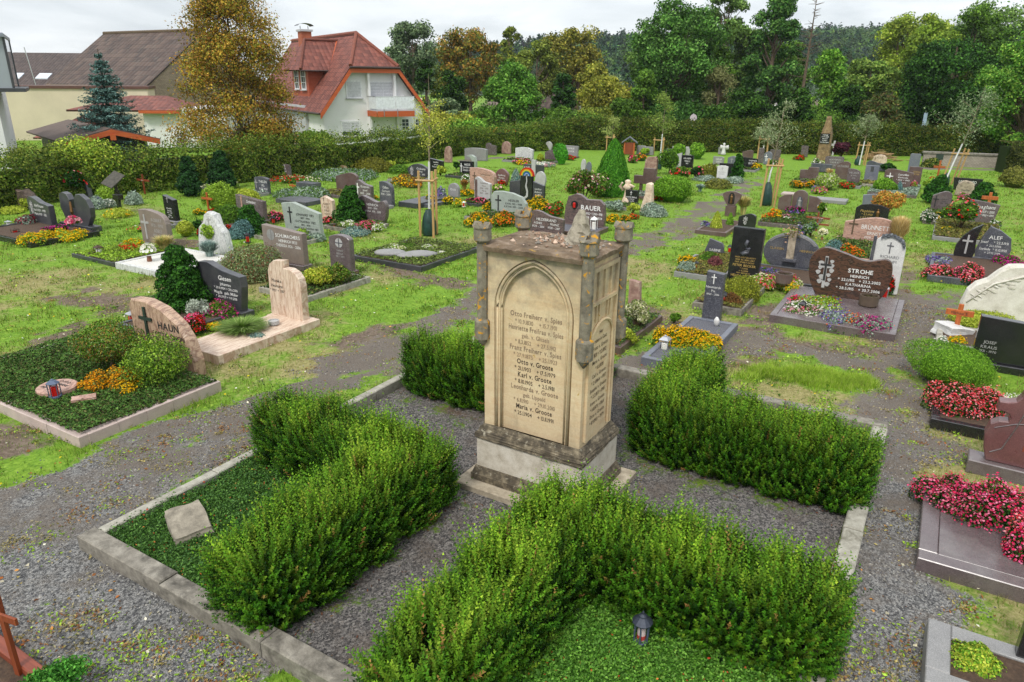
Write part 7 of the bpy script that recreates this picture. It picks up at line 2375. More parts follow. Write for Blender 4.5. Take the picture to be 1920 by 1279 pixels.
# carved stone books, round plaque, pebbles
def pillow(cx,yb,W,D_,H_,label,mat,yaw,z,seed,name='stone_book'):
 rock(name,W,D_,H_,mat,g(cx,yb) + Vector((0,0,z)),yaw,label,'stone',seed,(0,0),.03,False)
pillow(732,486,.72,.4,.2,'grey curved stone book lying left in the white flowered bed',ST['grey'],-8,.06,2)
pillow(783,489,.9,.36,.2,'grey curved stone book lying right in the white flowered bed',ST['grey'],18,.06,4)
p = g(113,752)
mb = MB()
rr = random.Random(2)
lathe(mb,[(.26,0),(.27,.02),(.27,.075),(.25,.09)],18)
q = mb.V[0]
q[:,0] *= 1.0
o = mb.obj('round_plaque',ST['pinkgneiss'],None,p + Vector((0,0,.16)),R(-25))
tag(o,'flat round pink plaque with dark lettering lying in ground cover','plaque')
mbx = MB()
for i,t in enumerate(('OTTO','JAKOBINE','HAUN','1921 - 1999')):
 letter_line(mbx,t,0,.11 - i * .085,.07,'C',.02,0,.36)
for k_ in range(len(mbx.V)):
 q = mbx.V[k_]
 mbx.V[k_] = np.stack([q[:,0],q[:,2],np.full(len(q),.093)],1)
mbx.obj('lettering',BLACKP,o)
p = g(163,772)
o = rock('small_plaque',.3,.16,.03,ST['pinkgneiss'],p + Vector((0,0,.2)),28,'small flat pink plaque right of the pagoda lantern','plaque',12,(0,0),.02)
rock('carved_pebble',.16,.14,.12,ST['pinkgneiss'],g(906,421) + Vector((0,0,.08)),0,'round pinkish stone ball at the corner of the marigold bed','stone',7,(0,0),.03,False)
rock('angel_figurine',.09,.08,.17,ST['white'],g(1342,621) + Vector((0,0,.1)),0,'little white angel figurine on the dark blue granite','figurine',8,(0,0),.08,False)
rock('white_rock',.5,.45,.22,ST['white'],g(1783,632),10,'white rough rock behind the orange named cross','stone',13,(0,8),.05)
rock('heart_stone',.18,.12,.14,ST['lightgrey'],g(1246,374),0,'small pale heart stone beside the big round box ball','stone',17,(0,0),.05,False)
rock('bowl_stone',.34,.3,.1,ST['grey'],g(868,305),0,'flat grey stone at the foot of the plain curved wall stone','stone',19,(0,0),.05,False)
# woodpile
p = g(1648,300)
root = thing('woodpile',p,-15,'heap of split branches before the far hedge','woodpile')
rr = random.Random(21)
LOG = wood('branch_wood',H('7a6240'),H('a8895c'),.8,0,6)
for i in range(90):
 x,y = rr.gauss(0,.6),rr.gauss(0,.3)
 z = max(.03,(1 - min(1,abs(x) / 1.4)) * .62 * rr.uniform(.2,1))
 L = rr.uniform(.3,.9)
 a = rr.gauss(0,.8)
 mb = MB()
 tube(mb,[(x - L / 2 * math.cos(a),y - L / 2 * math.sin(a),max(.02,z - rr.uniform(0,.12))),(x + L / 2 * math.cos(a),y + L / 2 * math.sin(a),max(.02,z - rr.uniform(0,.12)))],rr.uniform(.012,.032),5)
 mb.obj('branch',LOG,root)
# reddish wooden frame and cross at the lower left corner
p = g(34,1272)
za = height_at(p,0,1152)
root = thing('wooden_cross',p,-20,'reddish brown wooden cross cut off by the lower left corner','cross')
mb = MB()
bbox(mb,-.025,.025,0,.03,-.02,za + .25,.006)
mb.obj('post',REDWOOD,root)
mb = MB()
bbox(mb,-.2,.2,-.022,-.001,za - .03,za + .035,.008)
mb.obj('crossbar',REDWOOD,root)
pa,pb = g(-30,1195),g(95,1290)
root = thing('wooden_border',pa,math.degrees(math.atan2(pb.y - pa.y,pb.x - pa.x)),'reddish brown wooden grave frame at the lower left corner','grave border')
L = (pb - pa).length
mb = MB()
bbox(mb,0,L + .3,-.05,.05,-.03,.1,.01)
mb.obj('board',wood('redwood_board',H('6a2f1c'),H('8a4630'),.5,0),root)
mb = MB()
box(mb,0,L + .3,-.9,-.051,-.04,.03)
mb.obj('soil',SOIL,root)
# ------------------------------------------------------------------ trees
def tree(px,Y,wpx,yt,label,pal,K=46,n=9000,leaf=None,base=0.25,rad=0.22,name='tree',trunk=0.22,group='trees beyond the cemetery',shape='round',bark=None,lean=0.0,seed=None,limbs=True,asp=0.6,multi=1,zbase=0.0,crown_py=None,dens_in=0.35):
 r_ = nrng() if seed is None else rng(seed)
 p = at(px,Y,200)
 p.z = zbase
 m = depth(p) / F_PX
 h = height_at(p,px,yt) - zbase
 rx = wpx * m / 2 * (1.16 if shape in ('egg','round') else 1.08)
 n = int(n * 1.5)
 root = thing(name,p,float(r_.uniform(0,360)),label,'tree',group)
 zc0,zc1 = h * base,h
 D = unit(r_.normal(0,1,(K,3)))
 q = r_.uniform(dens_in,1,K) ** 0.5
 if shape == 'round':
  C = D * q[:,None] * np.array([rx * (1 - rad),rx * (1 - rad),(zc1 - zc0) / 2 - rad * rx]) + [0,0,(zc0 + zc1) / 2]
 elif shape == 'column':
  t = r_.uniform(0,1,K)
  a = r_.uniform(0,6.28,K)
  wv = np.sin(np.clip(t * 0.9 + 0.1,0,1) * math.pi) ** 0.6
  C = np.stack([np.cos(a) * rx * 0.75 * wv * q,np.sin(a) * rx * 0.75 * wv * q,zc0 + t * (zc1 - zc0 - rad * rx)],1)
 elif shape == 'egg':
  t = r_.uniform(0.02,0.97,K)
  a = np.arange(K) * 2.4 + r_.uniform(-.5,.5,K)
  wv = np.clip(1 - t,0,1) ** 0.42 * np.clip(t * 5 + 0.5,0,1)
  C = np.stack([np.cos(a) * rx * (1 - rad * .8) * wv * q,np.sin(a) * rx * (1 - rad * .8) * wv * q,zc0 + t * (zc1 - zc0 - rad * rx * .6)],1)
 else:                                    # open spreading
  t = r_.uniform(0,1,K) ** 0.7
  a = r_.uniform(0,6.28,K)
  wv = (0.35 + 0.65 * t) * np.sqrt(np.clip(1.08 - t ** 4,0,1))
  C = np.stack([np.cos(a) * rx * 0.85 * wv * q,np.sin(a) * rx * 0.85 * wv * q,zc0 + t * (zc1 - zc0 - rad * rx)],1)
 leaf = leaf or max(0.06,m * 5.2)
 mb = MB()
 per = max(8,n // K)
 tone = r_.uniform(0.62,1.3,K)
 P_all,N_all,C_all = [],[],[]
 for i in range(K):
  D = sphere_pts(r_,per,-1)
  rr = rx * rad * r_.uniform(0.7,1.35)
  P = C[i] + D * np.array([1,1,0.72]) * rr * (r_.uniform(0.25,1.08,(per,1)))
  P_all.append(P)
  N_all.append(D + [0,0,0.35])
  C_all.append(pick(r_,pal,per,0.16) * tone[i])
 leaves(mb,np.concatenate(P_all),np.concatenate(N_all),leaf,np.clip(np.concatenate(C_all),0.003,0.9),r_,asp,0.7,0.0)
 mb.obj('crown',LEAF,root)
 tb = MB()
 tr = trunk
 for k in range(multi):
  ox,oy = (r_.normal(0,rx * .12,2) if multi > 1 else (0,0))
  top = np.array([ox * 2 + lean * h,oy * 2,h * 0.8])
  mid = np.array([ox * 1.4 + lean * h * .4,oy,h * 0.42])
  tube(tb,[(ox,oy,-0.1),(ox * 1.1 + lean * .1 * h,oy,h * .15),tuple(mid),tuple(top)],[tr * 1.25,tr,tr * .62,tr * .14],7)
 if limbs:
  for i in range(0,K,2):
   c_ = C[i]
   b = np.array([lean * c_[2] * .4,0,max(h * 0.12,c_[2] - rx * 0.55 - h * 0.05)])
   mid = (b + c_) / 2 + r_.normal(0,rx * .05,3) - [0,0,rx * 0.05]
   tube(tb,[tuple(b),tuple(mid),tuple(c_)],[tr * .3,tr * .17,tr * .05],5)
 tb.obj('trunk',bark or BARK,root)
 return root
def spruce(px,Y,wpx,yt,label,pal,n=9000,name='blue_spruce',group=None,seed=3):
 r_ = rng(seed)
 p = at(px,Y,230)
 m = depth(p) / F_PX
 h = height_at(p,px,yt)
 rx = wpx * m / 2
 root = thing(name,p,0,label,'tree',group)
 mb = MB()
 tb = MB()
 tube(tb,[(0,0,0),(0,0,h * .5),(0,0,h)],[.16,.1,.02],7,H('3a2f26'))
 L = 26
 for i in range(L):
  t = i / L
  z = h * (0.06 + 0.92 * t)
  R0 = rx * (1 - t) ** 0.85 * 1.02 + 0.06
  z += r_.uniform(-.08,.08)
  nb = int(6 + 9 * (1 - t))
  for b in range(nb):
   a = 6.28 * b / nb + i * 0.7 + r_.uniform(-.2,.2)
   Lb = R0 * r_.uniform(0.55,1.15)
   k = max(8,int(n / (L * 10) * (0.35 + Lb / rx)))
   s = r_.uniform(0.12,1,k)
   sag = -0.18 * Lb * np.sin(s * 2.3) + 0.10 * Lb * s * s
   w = 0.24 * Lb * (1 - s * 0.6)
   o = r_.normal(0,1,k) * w
   P = np.stack([math.cos(a) * Lb * s - math.sin(a) * o,math.sin(a) * Lb * s + math.cos(a) * o,z + sag + r_.normal(0,.04,k)],1)
   Nn = np.tile([math.cos(a) * .5,math.sin(a) * .5,1.0],(k,1))
   leaves(mb,P,Nn,max(0.12,m * 5.0),pick(r_,pal,k,.2),r_,0.4,0.5)
   tube(tb,[(0,0,z),(math.cos(a) * Lb * .9,math.sin(a) * Lb * .9,z - .1 * Lb)],[.02,.006],4,H('3a2f26'),cap=False)
 mb.obj('crown',LEAF,root)
 tb.obj('trunk',BARK,root)
 return root
OCH = [H('a9882e'),H('927424'),H('bd9c40'),H('82802c'),H('9c6c2a'),H('ab8236'),H('70742a'),H('8c8a32')]
tree(446,40,240,-70,'tall golden brown autumn tree in front of the white house',OCH,150,40000,base=0.05,rad=0.23,shape='egg',group=None,name='autumn_tree',trunk=0.16,leaf=0.12,seed=41,dens_in=.15)
spruce(207,37,168,92,'blue spruce behind the left hedge next to the garden shed',[H('4a6a62'),H('5d7f78'),H('3c5850'),H('759690')],34000)
GG = [H('4c6d22'),H('5c7f2a'),H('3c5a1c'),H('6d9034')]
GB = [H('5c8a2a'),H('6f9c34'),H('4c7824'),H('86ac42')]
GD = [H('2c4a18'),H('3a5c1e'),H('223e14'),H('4a6c26')]
GO = [H('66762a'),H('7a8a34'),H('526424'),H('8f963c')]
GY2 = [H('8a9232'),H('a0a23c'),H('747e2a'),H('b0ac4a')]
GGR = [H('5e7450'),H('728660'),H('4c6242'),H('889a70')]
GIV = [H('264216'),H('32521a'),H('1d3611'),H('426420')]
tree(778,78,108,30,'airy grey green tree just right of the white house',GGR,40,6500,base=.25,rad=.26,shape='spread',seed=51)
tree(800,70,40,105,'dark ivy clad trunk right of the white house',GIV,26,5000,base=.02,rad=.42,shape='column',seed=52,name='ivy_tree')
tree(882,84,118,24,'tall tree with orange brown autumn top',[H('8a8034'),H('a08038'),H('6f7632'),H('96702e'),H('5c6a2a')],52,9000,base=.12,rad=.24,shape='round',seed=53)
tree(848,66,62,120,'dark ivy grown trees in front of the orange topped tree',GIV,30,6000,base=.02,rad=.36,shape='column',seed=54,name='ivy_tree')
tree(958,62,136,110,'round bright green tree in the middle before the wood',[H('4f7f28'),H('609030'),H('427022'),H('78a440')],70,14000,base=.06,rad=.22,shape='egg',seed=55)
tree(955,92,60,42,'slim olive tree rising behind the round green one',GO,30,4200,base=.2,rad=.3,shape='column',seed=56)
tree(1062,86,150,36,'spreading olive yellow tree with bare limbs showing',[H('7c7e2c'),H('948f38'),H('686e28'),H('a89e48')],44,6500,base=.36,rad=.2,shape='spread',seed=57,trunk=.3,multi=2)
tree(1055,66,44,116,'ivy covered twin trunk below the spreading olive tree',[H('33561e'),H('416a26'),H('284718')],30,5600,base=.02,rad=.42,shape='column',seed=58,name='ivy_tree')
tree(1135,72,110,128,'yellow green bushes before the far brown roof',GY2,34,6000,base=.02,rad=.3,shape='round',seed=59,name='bush',trunk=.08)
tree(1262,66,178,-20,'large mid green tree with dark branches against the sky',[H('46702a'),H('578534'),H('385c22'),H('70984a')],84,19000,base=.10,rad=.2,shape='round',seed=60,trunk=.32)
tree(1205,58,60,120,'green undergrowth tree left below the large mid green one',GG,30,6500,base=.02,rad=.34,shape='round',seed=61)
tree(1345,80,118,-24,'airy tree with bare upright limbs right of the large green one',[H('5e7c38'),H('75924a'),H('4c682c')],40,5200,base=.3,rad=.2,shape='spread',seed=62,trunk=.3,multi=3)
tree(1345,64,80,118,'pale drooping willow like tree above the hedge',[H('7d8050'),H('8f9060'),H('6a7042')],34,6500,base=.05,rad=.3,shape='column',seed=63,asp=.3)
tree(1437,70,120,-26,'tall full green tree left of the bare spruce pole',[H('3f6a2c'),H('527f38'),H('335522'),H('6f9648')],70,15000,base=.06,rad=.22,shape='egg',seed=64,trunk=.3)
tree(1392,60,70,150,'dark shrubs below the tall full tree',GD,30,6500,base=.02,rad=.36,shape='round',seed=65,name='bush',trunk=.08)
tree(1545,64,84,84,'bright green young tree with narrow pointed crown',[H('5f8f2c'),H('72a236'),H('4c7a24'),H('8ab446')],44,9000,base=.08,rad=.26,shape='egg',seed=66)
tree(1492,58,62,150,'dark green thicket below the bare spruce pole',GIV,30,6500,base=.02,rad=.36,shape='round',seed=67,name='bush',trunk=.08)
tree(1622,66,92,96,'olive green tree with one clear bare trunk',[H('5d7a30'),H('72903c'),H('4a6426'),H('8fa44c')],44,7500,base=.34,rad=.24,shape='round',seed=68,trunk=.18)
tree(1690,78,160,14,'yellow green spreading tree with visible pale limbs',[H('7e962e'),H('96ac3c'),H('687e26'),H('aebc50')],56,9000,base=.28,rad=.2,shape='spread',seed=69,trunk=.3,multi=3)
tree(1772,60,170,40,'massive dark green tree on the right',[H('2a4c1a'),H('365e20'),H('203e15'),H('4a7429')],84,20000,base=.03,rad=.22,shape='round',seed=70,trunk=.3)
tree(1660,58,80,160,'brownish green shrubs before the massive dark tree',[H('4a5a2a'),H('5e6a32'),H('6a5a34'),H('3a4a22')],30,6500,base=.02,rad=.34,shape='round',seed=71,name='bush',trunk=.08)
tree(1850,84,200,-30,'pale leaved tree filling the upper right corner',[H('6a8a40'),H('7f9c50'),H('567434')],60,9500,base=.2,rad=.2,shape='round',seed=72)
tree(1925,46,170,40,'bright leaved maple cut off by the right edge',[H('55842c'),H('689838'),H('467224'),H('8cae46')],90,21000,base=.06,rad=.2,shape='round',seed=73,trunk=.25)
tree(1590,62,70,150,'dark mixed thicket between bright tree and olive tree',GD,26,5600,base=.02,rad=.36,shape='round',seed=74,name='bush',trunk=.08)
tree(1120,110,90,120,'grey green distant tree behind the far roofs',GGR,30,4200,base=.05,rad=.3,shape='round',seed=75)
tree(1165,60,44,172,'leafy shrub at the hedge below the far roofs',GG,22,4200,base=.02,rad=.36,shape='round',seed=76,name='bush',trunk=.06)
tree(1262,58,120,176,'dark bushes along the hedge below the large green tree',[H('3a5f24'),H('48702c'),H('2d4d1c')],34,8000,base=.02,rad=.32,shape='round',seed=77,name='bush',trunk=.06)
tree(735,88,46,70,'small hazy grey green tree touching the right gable of the white house',GGR,24,3000,base=.1,rad=.3,seed=101)
tree(835,92,90,60,'olive brown tree crown between airy grey tree and orange topped tree',GO,40,6000,base=.1,rad=.26,seed=102)
tree(1005,80,90,64,'olive green tree right behind the round bright green one',[H('66762c'),H('7a8836'),H('546424'),H('8a9644')],44,7000,base=.1,rad=.24,seed=103)
tree(1115,76,84,108,'yellow olive bushy tree under the right side of the spreading olive tree',GY2,36,6000,base=.05,rad=.28,seed=104)
tree(1218,74,110,40,'light green tree filling the left flank of the large mid green tree',[H('5f7f38'),H('728f44'),H('4c6a2c')],48,8000,base=.1,rad=.24,seed=105)
tree(1310,72,120,10,'mid green tree merged into the right flank of the large mid green tree',GG,60,11000,base=.06,rad=.23,seed=106)
tree(1400,76,110,20,'light olive tree left behind the tall full green one',[H('5c7a34'),H('6c8a3e'),H('4a662a')],54,9000,base=.08,rad=.23,seed=107)
tree(1470,74,80,60,'soft green tree between the tall full one and the bare spruce pole',GG,40,7000,base=.06,rad=.26,seed=108)
tree(1585,84,90,120,'pale green distant tree left of the olive tree with clear trunk',GGR,36,6000,base=.05,rad=.27,seed=109)
tree(1735,70,130,16,'bright yellow green tree top behind the massive dark one',[H('7a9630'),H('8fa83c'),H('647e28')],60,11000,base=.1,rad=.22,seed=110)
tree(1800,72,130,-10,'high mid green tree behind the massive dark one',GG,64,12000,base=.08,rad=.22,seed=111)
tree(1885,66,130,30,'shady green tree left behind the maple',GD + GG,60,12000,base=.04,rad=.23,seed=112)
# bare spruce pole
p = at(1500,62,200)
root = thing('dead_spruce',p,0,'bare dead spruce pole with short broken twigs against the hill','tree','trees beyond the cemetery')
hh = height_at(p,1503,-4)
mb = MB()
tube(mb,[(0,0,0),(0.05,0,hh * .5),(.12,0,hh)],[.17,.11,.02],7)
r_ = rng(15)
for k in range(70):
 z = hh * r_.uniform(.42,.99)
 a = r_.uniform(0,6.28)
 L = (hh - z) * .14 + r_.uniform(.2,.6)
 tube(mb,[(.1 * z / hh,0,z),(.1 * z / hh + math.cos(a) * L,math.sin(a) * L,z + L * r_.uniform(-.1,.5))],[.025,.008],4)
mb.obj('trunk',BARK,root)
# young staked trees inside the cemetery
def young_tree(px,yb,crown_x,crown_w,yt,yl,label,pal,n,seed,lean=0.0,wrap=None,bare=0.25):
 r_ = rng(seed)
 p = g(px,yb)
 m = mpp(p)
 h = height_at(p,px,yt)
 zl = height_at(p,px,yl)
 rx = crown_w * m / 2
 dx = (crown_x - px) * m
 root = thing('young_tree',p,0,label,'tree','young staked trees')
 tb = MB()
 tube(tb,[(0,0,0),(dx * .3,0,zl * .6),(dx * .55,0,zl),(dx * .85,0,zl + (h - zl) * .5),(dx,0,h * .97)],[.03,.026,.024,.014,.004],6)
 mb = MB()
 K = 18
 for i in range(K):
  t = r_.uniform(0,1)
  a = i * 2.4
  z0 = zl + (h - zl) * t * .75
  L = rx * (1.1 - .7 * t) * r_.uniform(.6,1.0)
  e = np.array([dx * (.55 + .4 * t) + math.cos(a) * L,math.sin(a) * L,z0 + L * r_.uniform(.2,.75)])
  b = np.array([dx * (.55 + .35 * t),0,z0])
  tube(tb,[tuple(b),tuple((b + e) / 2 + [0,0,.04]),tuple(e)],[.012,.008,.003],4)
  k = n // K
  s = r_.uniform(.35,1.1,(k,1))
  P = b + (e - b) * s + r_.normal(0,rx * .13,(k,3))
  leaves(mb,P,r_.normal(0,1,(k,3)) + [0,0,.5],max(.055,m * 4.6),pick(r_,pal,k,.15),r_,.35,.6,.2)
 mb.obj('crown',LEAF,root)
 tb.obj('trunk',BARKPALE,root)
 if wrap:
  mb = MB()
  tube(mb,[(0,0,.02),(dx * .3,0,zl * .6),(dx * .5,0,zl * wrap)],[.038,.034,.03],7)
  mb.obj('white_paint',plain('tree_whitewash',(.62,.62,.6),.8),root)
 return root
YY = [H('a8b040'),H('b9bc4e'),H('98a238'),H('c6c860')]
GS = [H('7d8c62'),H('8f9c74'),H('6c7c54'),H('a2ac88')]
young_tree(805,438,812,86,128,300,'yellow leaved young tree with white painted stem and stakes',YY,900,81,wrap=.98)
young_tree(1432,383,1448,84,176,285,'grey green young tree left of the obelisk, green bag at its foot',GS,850,82,wrap=.8)
young_tree(1611,310,1616,58,200,262,'small grey green young tree right of the copper bush',GS,900,83,wrap=.95)
young_tree(1768,350,1806,112,150,265,'leaning grey green young tree before the brick wall',[H('6c8058'),H('80926a'),H('5c704a'),H('97a680')],1400,84,wrap=.95)
young_tree(1236,315,1238,62,160,250,'green young tree near the topiary ball in the middle',[H('7e9444'),H('93a654'),H('6c8238')],1100,85,wrap=.98)
young_tree(1146,300,1146,40,214,262,'thin young tree behind the thuja cone',[H('8c9a50'),H('a0ac62')],500,86,wrap=.9)
young_tree(1428,300,1430,50,215,270,'faint young tree behind the grey pillar stone',GS,700,87,wrap=.9)
def stakes(px,yb,wpx,yt,label,bag=True,lean=0.0,n=3,yaw=-20):
 p = g(px,yb)
 m = mpp(p)
 h = height_at(p,px,yt)
 w = wpx * m
 root = thing('tree_stakes',p,yaw,label,'tree stakes','wooden stakes round young trees')
 pos = [(-w / 2,-.1),(w / 2,-.12),(w * .42,w * .75)][:n]
 if n == 4:
  pos = [(-w / 2,-.1),(w / 2,-.1),(w * .5,w * .8),(-w * .45,w * .8)]
 for x,y in pos:
  mb = MB()
  tube(mb,[(x,y,-.05),(x + lean * h,y,h)],.038,8)
  mb.obj('stake',STAKEWOOD,root)
 zb = h * .86
 mb = MB()
 tube(mb,[(pos[0][0] - .08 + lean * zb,pos[0][1] - .06,zb),(pos[1][0] + .08 + lean * zb,pos[1][1] - .06,zb)],.032,7)
 mb.obj('crossbar',STAKEWOOD,root)
 mb = MB()
 tube(mb,[(pos[1][0] + lean * zb + .05,pos[1][1] - .04,zb + .02),(pos[2][0] + lean * zb + .05,pos[2][1],zb + .02)] if len(pos) > 2 else [(0,0,zb),(0,.1,zb)],.03,7)
 mb.obj('crossbar',STAKEWOOD,root)
 return root
def bag(px,yb,wpx,yt,label):
 p = g(px,yb)
 m = mpp(p)
 h = height_at(p,px,yt)
 w = wpx * m / 2
 bm = bmesh.new()
 rr = random.Random(int(px))
 pr = [(0.9,0),(1.0,.06),(1.0,.3),(.9,.55),(.7,.8),(.42,.96),(.36,1.0)]
 n = 18
 vs = [[bm.verts.new((w * r0 * (math.cos(6.283 * k / n)) * (1 + .07 * math.sin(5 * k) + rr.uniform(-.05,.05)),w * r0 * math.sin(6.283 * k / n) * (1 + rr.uniform(-.06,.06)),z * h)) for k in range(n)] for r0,z in pr]
 for i in range(len(pr) - 1):
  for k in range(n):
   bm.faces.new((vs[i][k],vs[i][(k + 1) % n],vs[i + 1][(k + 1) % n],vs[i + 1][k]))
 o = from_bm(bm,'watering_bag',BAGGREEN,None,p,0,True)
 tag(o,label,'watering bag','green watering bags at the young trees')
stakes(803,442,26,320,'wooden tree stakes round the yellow leaved young tree',yaw=-12)
bag(805,440,26,393,'dark green watering bag at the yellow leaved young tree')
stakes(1438,386,24,297,'wooden tree stakes with green bag left of the winged brown stone',lean=.05,yaw=-12)
bag(1436,384,20,342,'dark green watering bag left of the winged brown stone')
stakes(1234,290,16,258,'wooden tree stakes standing near the far hedge behind the topiary ball')
bag(1236,317,9,299,'green watering bag beside the topiary ball')
stakes(1612,309,17,266,'wooden tree stakes right of the copper bush',lean=.04)
bag(1607,309,10,292,'green watering bag right of the copper bush')
stakes(1776,346,23,278,'leaning wooden tree stakes before the brick wall',lean=.16)
bag(1772,348,12,324,'green watering bag before the brick wall')
stakes(1143,290,12,252,'wooden tree stakes peeping out behind the thuja cone')
stakes(1428,300,16,254,'wooden tree stakes beside the grey pillar stone far back')
# ------------------------------------------------------------------ hedges round the cemetery
def hedge(name,pts,h,dep,n,pal,label,leafs=0.11,seed=1,wob=0.16,ragged=0.22):
 r_ = rng(seed)
 mb = MB()
 seg = [(Vector(a),Vector(b)) for a,b in zip(pts[:-1],pts[1:])]
 tot = sum((b - a).length for a,b in seg)
 s0 = 0
 for a,b in seg:
  d = (b - a)
  L = d.length
  d.normalize()
  nrm = Vector((d.y,-d.x,0))
  k = int(n * L / tot)
  s = r_.uniform(0,L,k)
  top = r_.uniform(0,1,k) < 0.3
  z = np.where(top,1.0,r_.uniform(0.0,1.0,k))
  y = np.where(top,r_.uniform(-1,1,k),-1 + r_.uniform(0,.16,k))
  hh = h * (1 + wob * (fbm((s + s0) * .5,np.full(k,seed * 3.3),1.0) - .5) * 2)
  bul = 1 + 0.5 * (fbm((s + s0) * 1.1,z * 2.2 + seed,1.0) - .5) * 2
  yy = y * dep / 2 * bul
  zz = z * hh + np.where(top,np.abs(r_.normal(0,ragged * .5,k)),0)
  P = np.stack([a.x + d.x * s - nrm.x * -yy * -1 * -1,a.y + d.y * s,zz],1)
  P[:,0] = a.x + d.x * s + nrm.x * (-yy)
  P[:,1] = a.y + d.y * s + nrm.y * (-yy)
  Nn = np.stack([np.where(top,0,nrm.x),np.where(top,0,nrm.y),np.where(top,1.0,.25)],1)
  tone = 0.35 + 1.25 * fbm((s + s0) * .9,z * 2.6 + seed,1.2)
  leaves(mb,P,Nn,leafs,pick(r_,pal,k,.2) * tone[:,None],r_,.6,.75,.1)
  q0,q1 = a + nrm * (dep * .36),b + nrm * (dep * .36)
  q2,q3 = b - nrm * (dep * .36),a - nrm * (dep * .36)
  v = [tuple(q0),tuple(q1),tuple(q2),tuple(q3)]
  v += [(x,y_,h * .86) for x,y_,_ in v]
  mb.add(v,[(0,1,5,4),(1,2,6,5),(2,3,7,6),(3,0,4,7),(4,5,6,7)],H('2a3818'))
  s0 += L
 return tag(mb.obj(name,LEAF),label,'hedge')
def gp(x,y):
 v = g(x,y)
 return (v.x,v.y,0)
HL = [H('4a631e'),H('607c28'),H('3c5218'),H('728630'),H('828a3a')]
HR = [H('3c5019'),H('4f6420'),H('2e4013'),H('63742a'),H('6c6a2c')]
hedge('boundary_hedge',[gp(-60,396),gp(150,366),gp(380,346),gp(640,318),gp(850,290),gp(1058,278)],1.36,1.3,64000,HL,'long clipped hedge along the left side below the houses',.105,1,.3,.5)
hedge('boundary_hedge',[gp(1060,278),gp(1240,281),gp(1500,287),gp(1740,291),gp(1960,298)],1.74,1.4,60000,HR,'long dark clipped hedge closing the cemetery at the back right',.11,2,.14,.32)
hedge('boundary_hedge',[gp(1872,322),gp(1990,326)],1.55,1.6,6000,[H('4a5024'),H('5e6230'),H('383e1a')],'short brownish hedge block at the right end of the brick wall',.09,3,.05,.08)
# bushes behind the left hedge
def bush(px,Y,wpx,yt,label,pal,n=5200,seed=1,rad=.32,name='bush',leaf=None,K=26,group=None):
 return tree(px,Y,wpx,yt,label,pal,K,n,leaf,.02,rad,name,.05,group,'round',seed=seed)
bush(590,43,70,232,'bright green bush between autumn tree and white house',G_LIGHT + [H('6f9a34')],4200,91)
bush(836,56,120,198,'yellow green feathery bush right of the white house',GY2,5200,92)
bush(880,54,90,214,'green bush above the hedge left of the orange flowered one',GB,4200,93)
bush(955,53,80,228,'bush with orange blossoms behind the hedge',GB + [H('b8622c')],4200,94)
bush(1005,53,84,216,'mixed green bush below the round bright tree',[H('4a6c24'),H('5c8030'),H('3a5a1c')],4200,95)
bush(835,62,60,172,'grey green bush beyond the young yellow tree',GGR,3600,96)
bush(905,60,60,196,'dark green bush between house and round tree',GG,3600,97)
bush(490,41,130,214,'dense brown green shrubs under the autumn tree',[H('4c5a20'),H('5e6426'),H('6a5a22')],4600,98)
bush(45,29,130,252,'olive shrub growing through the hedge at the far left',GO,5200,99,leaf=.07)
bush(100,31.5,110,250,'olive green shrub closing the gap below the garden shed',[H('4c5a24'),H('5e6c2c'),H('3c481c')],5200,121,leaf=.07)
bush(1040,62,60,190,'leafy bush by the ivy covered trunk',GG,3600,100)
for i,(px_,wd_,yt_,pl_,lb_) in enumerate(((1075,90,196,GG,'mid green undergrowth right of the ivy covered twin trunk'),(1120,80,190,GO,'olive undergrowth before the far white gabled house'),(1205,90,186,GD,'deep green undergrowth under the left half of the large mid green tree'),(1320,90,178,GD,'deep green undergrowth right of the round faded road sign'),(1360,80,186,GG,'mid green undergrowth under the pale drooping tree'),
 (1420,80,178,GIV,'blackish green undergrowth left of the far white gable'),(1465,60,200,GD,'deep green undergrowth just below the far white gable'),(1530,90,184,GG,'mid green undergrowth behind the dark stepped obelisk'),(1570,70,186,GIV,'blackish green undergrowth behind the copper bush'),(1640,90,190,GD,'deep green undergrowth right of the clear bare trunk'),
 (1700,90,182,GIV,'blackish green undergrowth left of the blue grey sign post'),(1830,110,180,GD,'deep green undergrowth behind the leaning young tree'),(1890,90,176,GG,'mid green undergrowth below the maple at the right edge'),(1780,90,196,GIV,'blackish green undergrowth right of the white sign post'))):
 bush(px_,58.5 + (i % 3) * 1.7 + max(0,px_ - 1500) * .008,wd_ * 1.15,yt_,lb_,pl_,5200,200 + i,.34,group='undergrowth bushes behind the hedge')
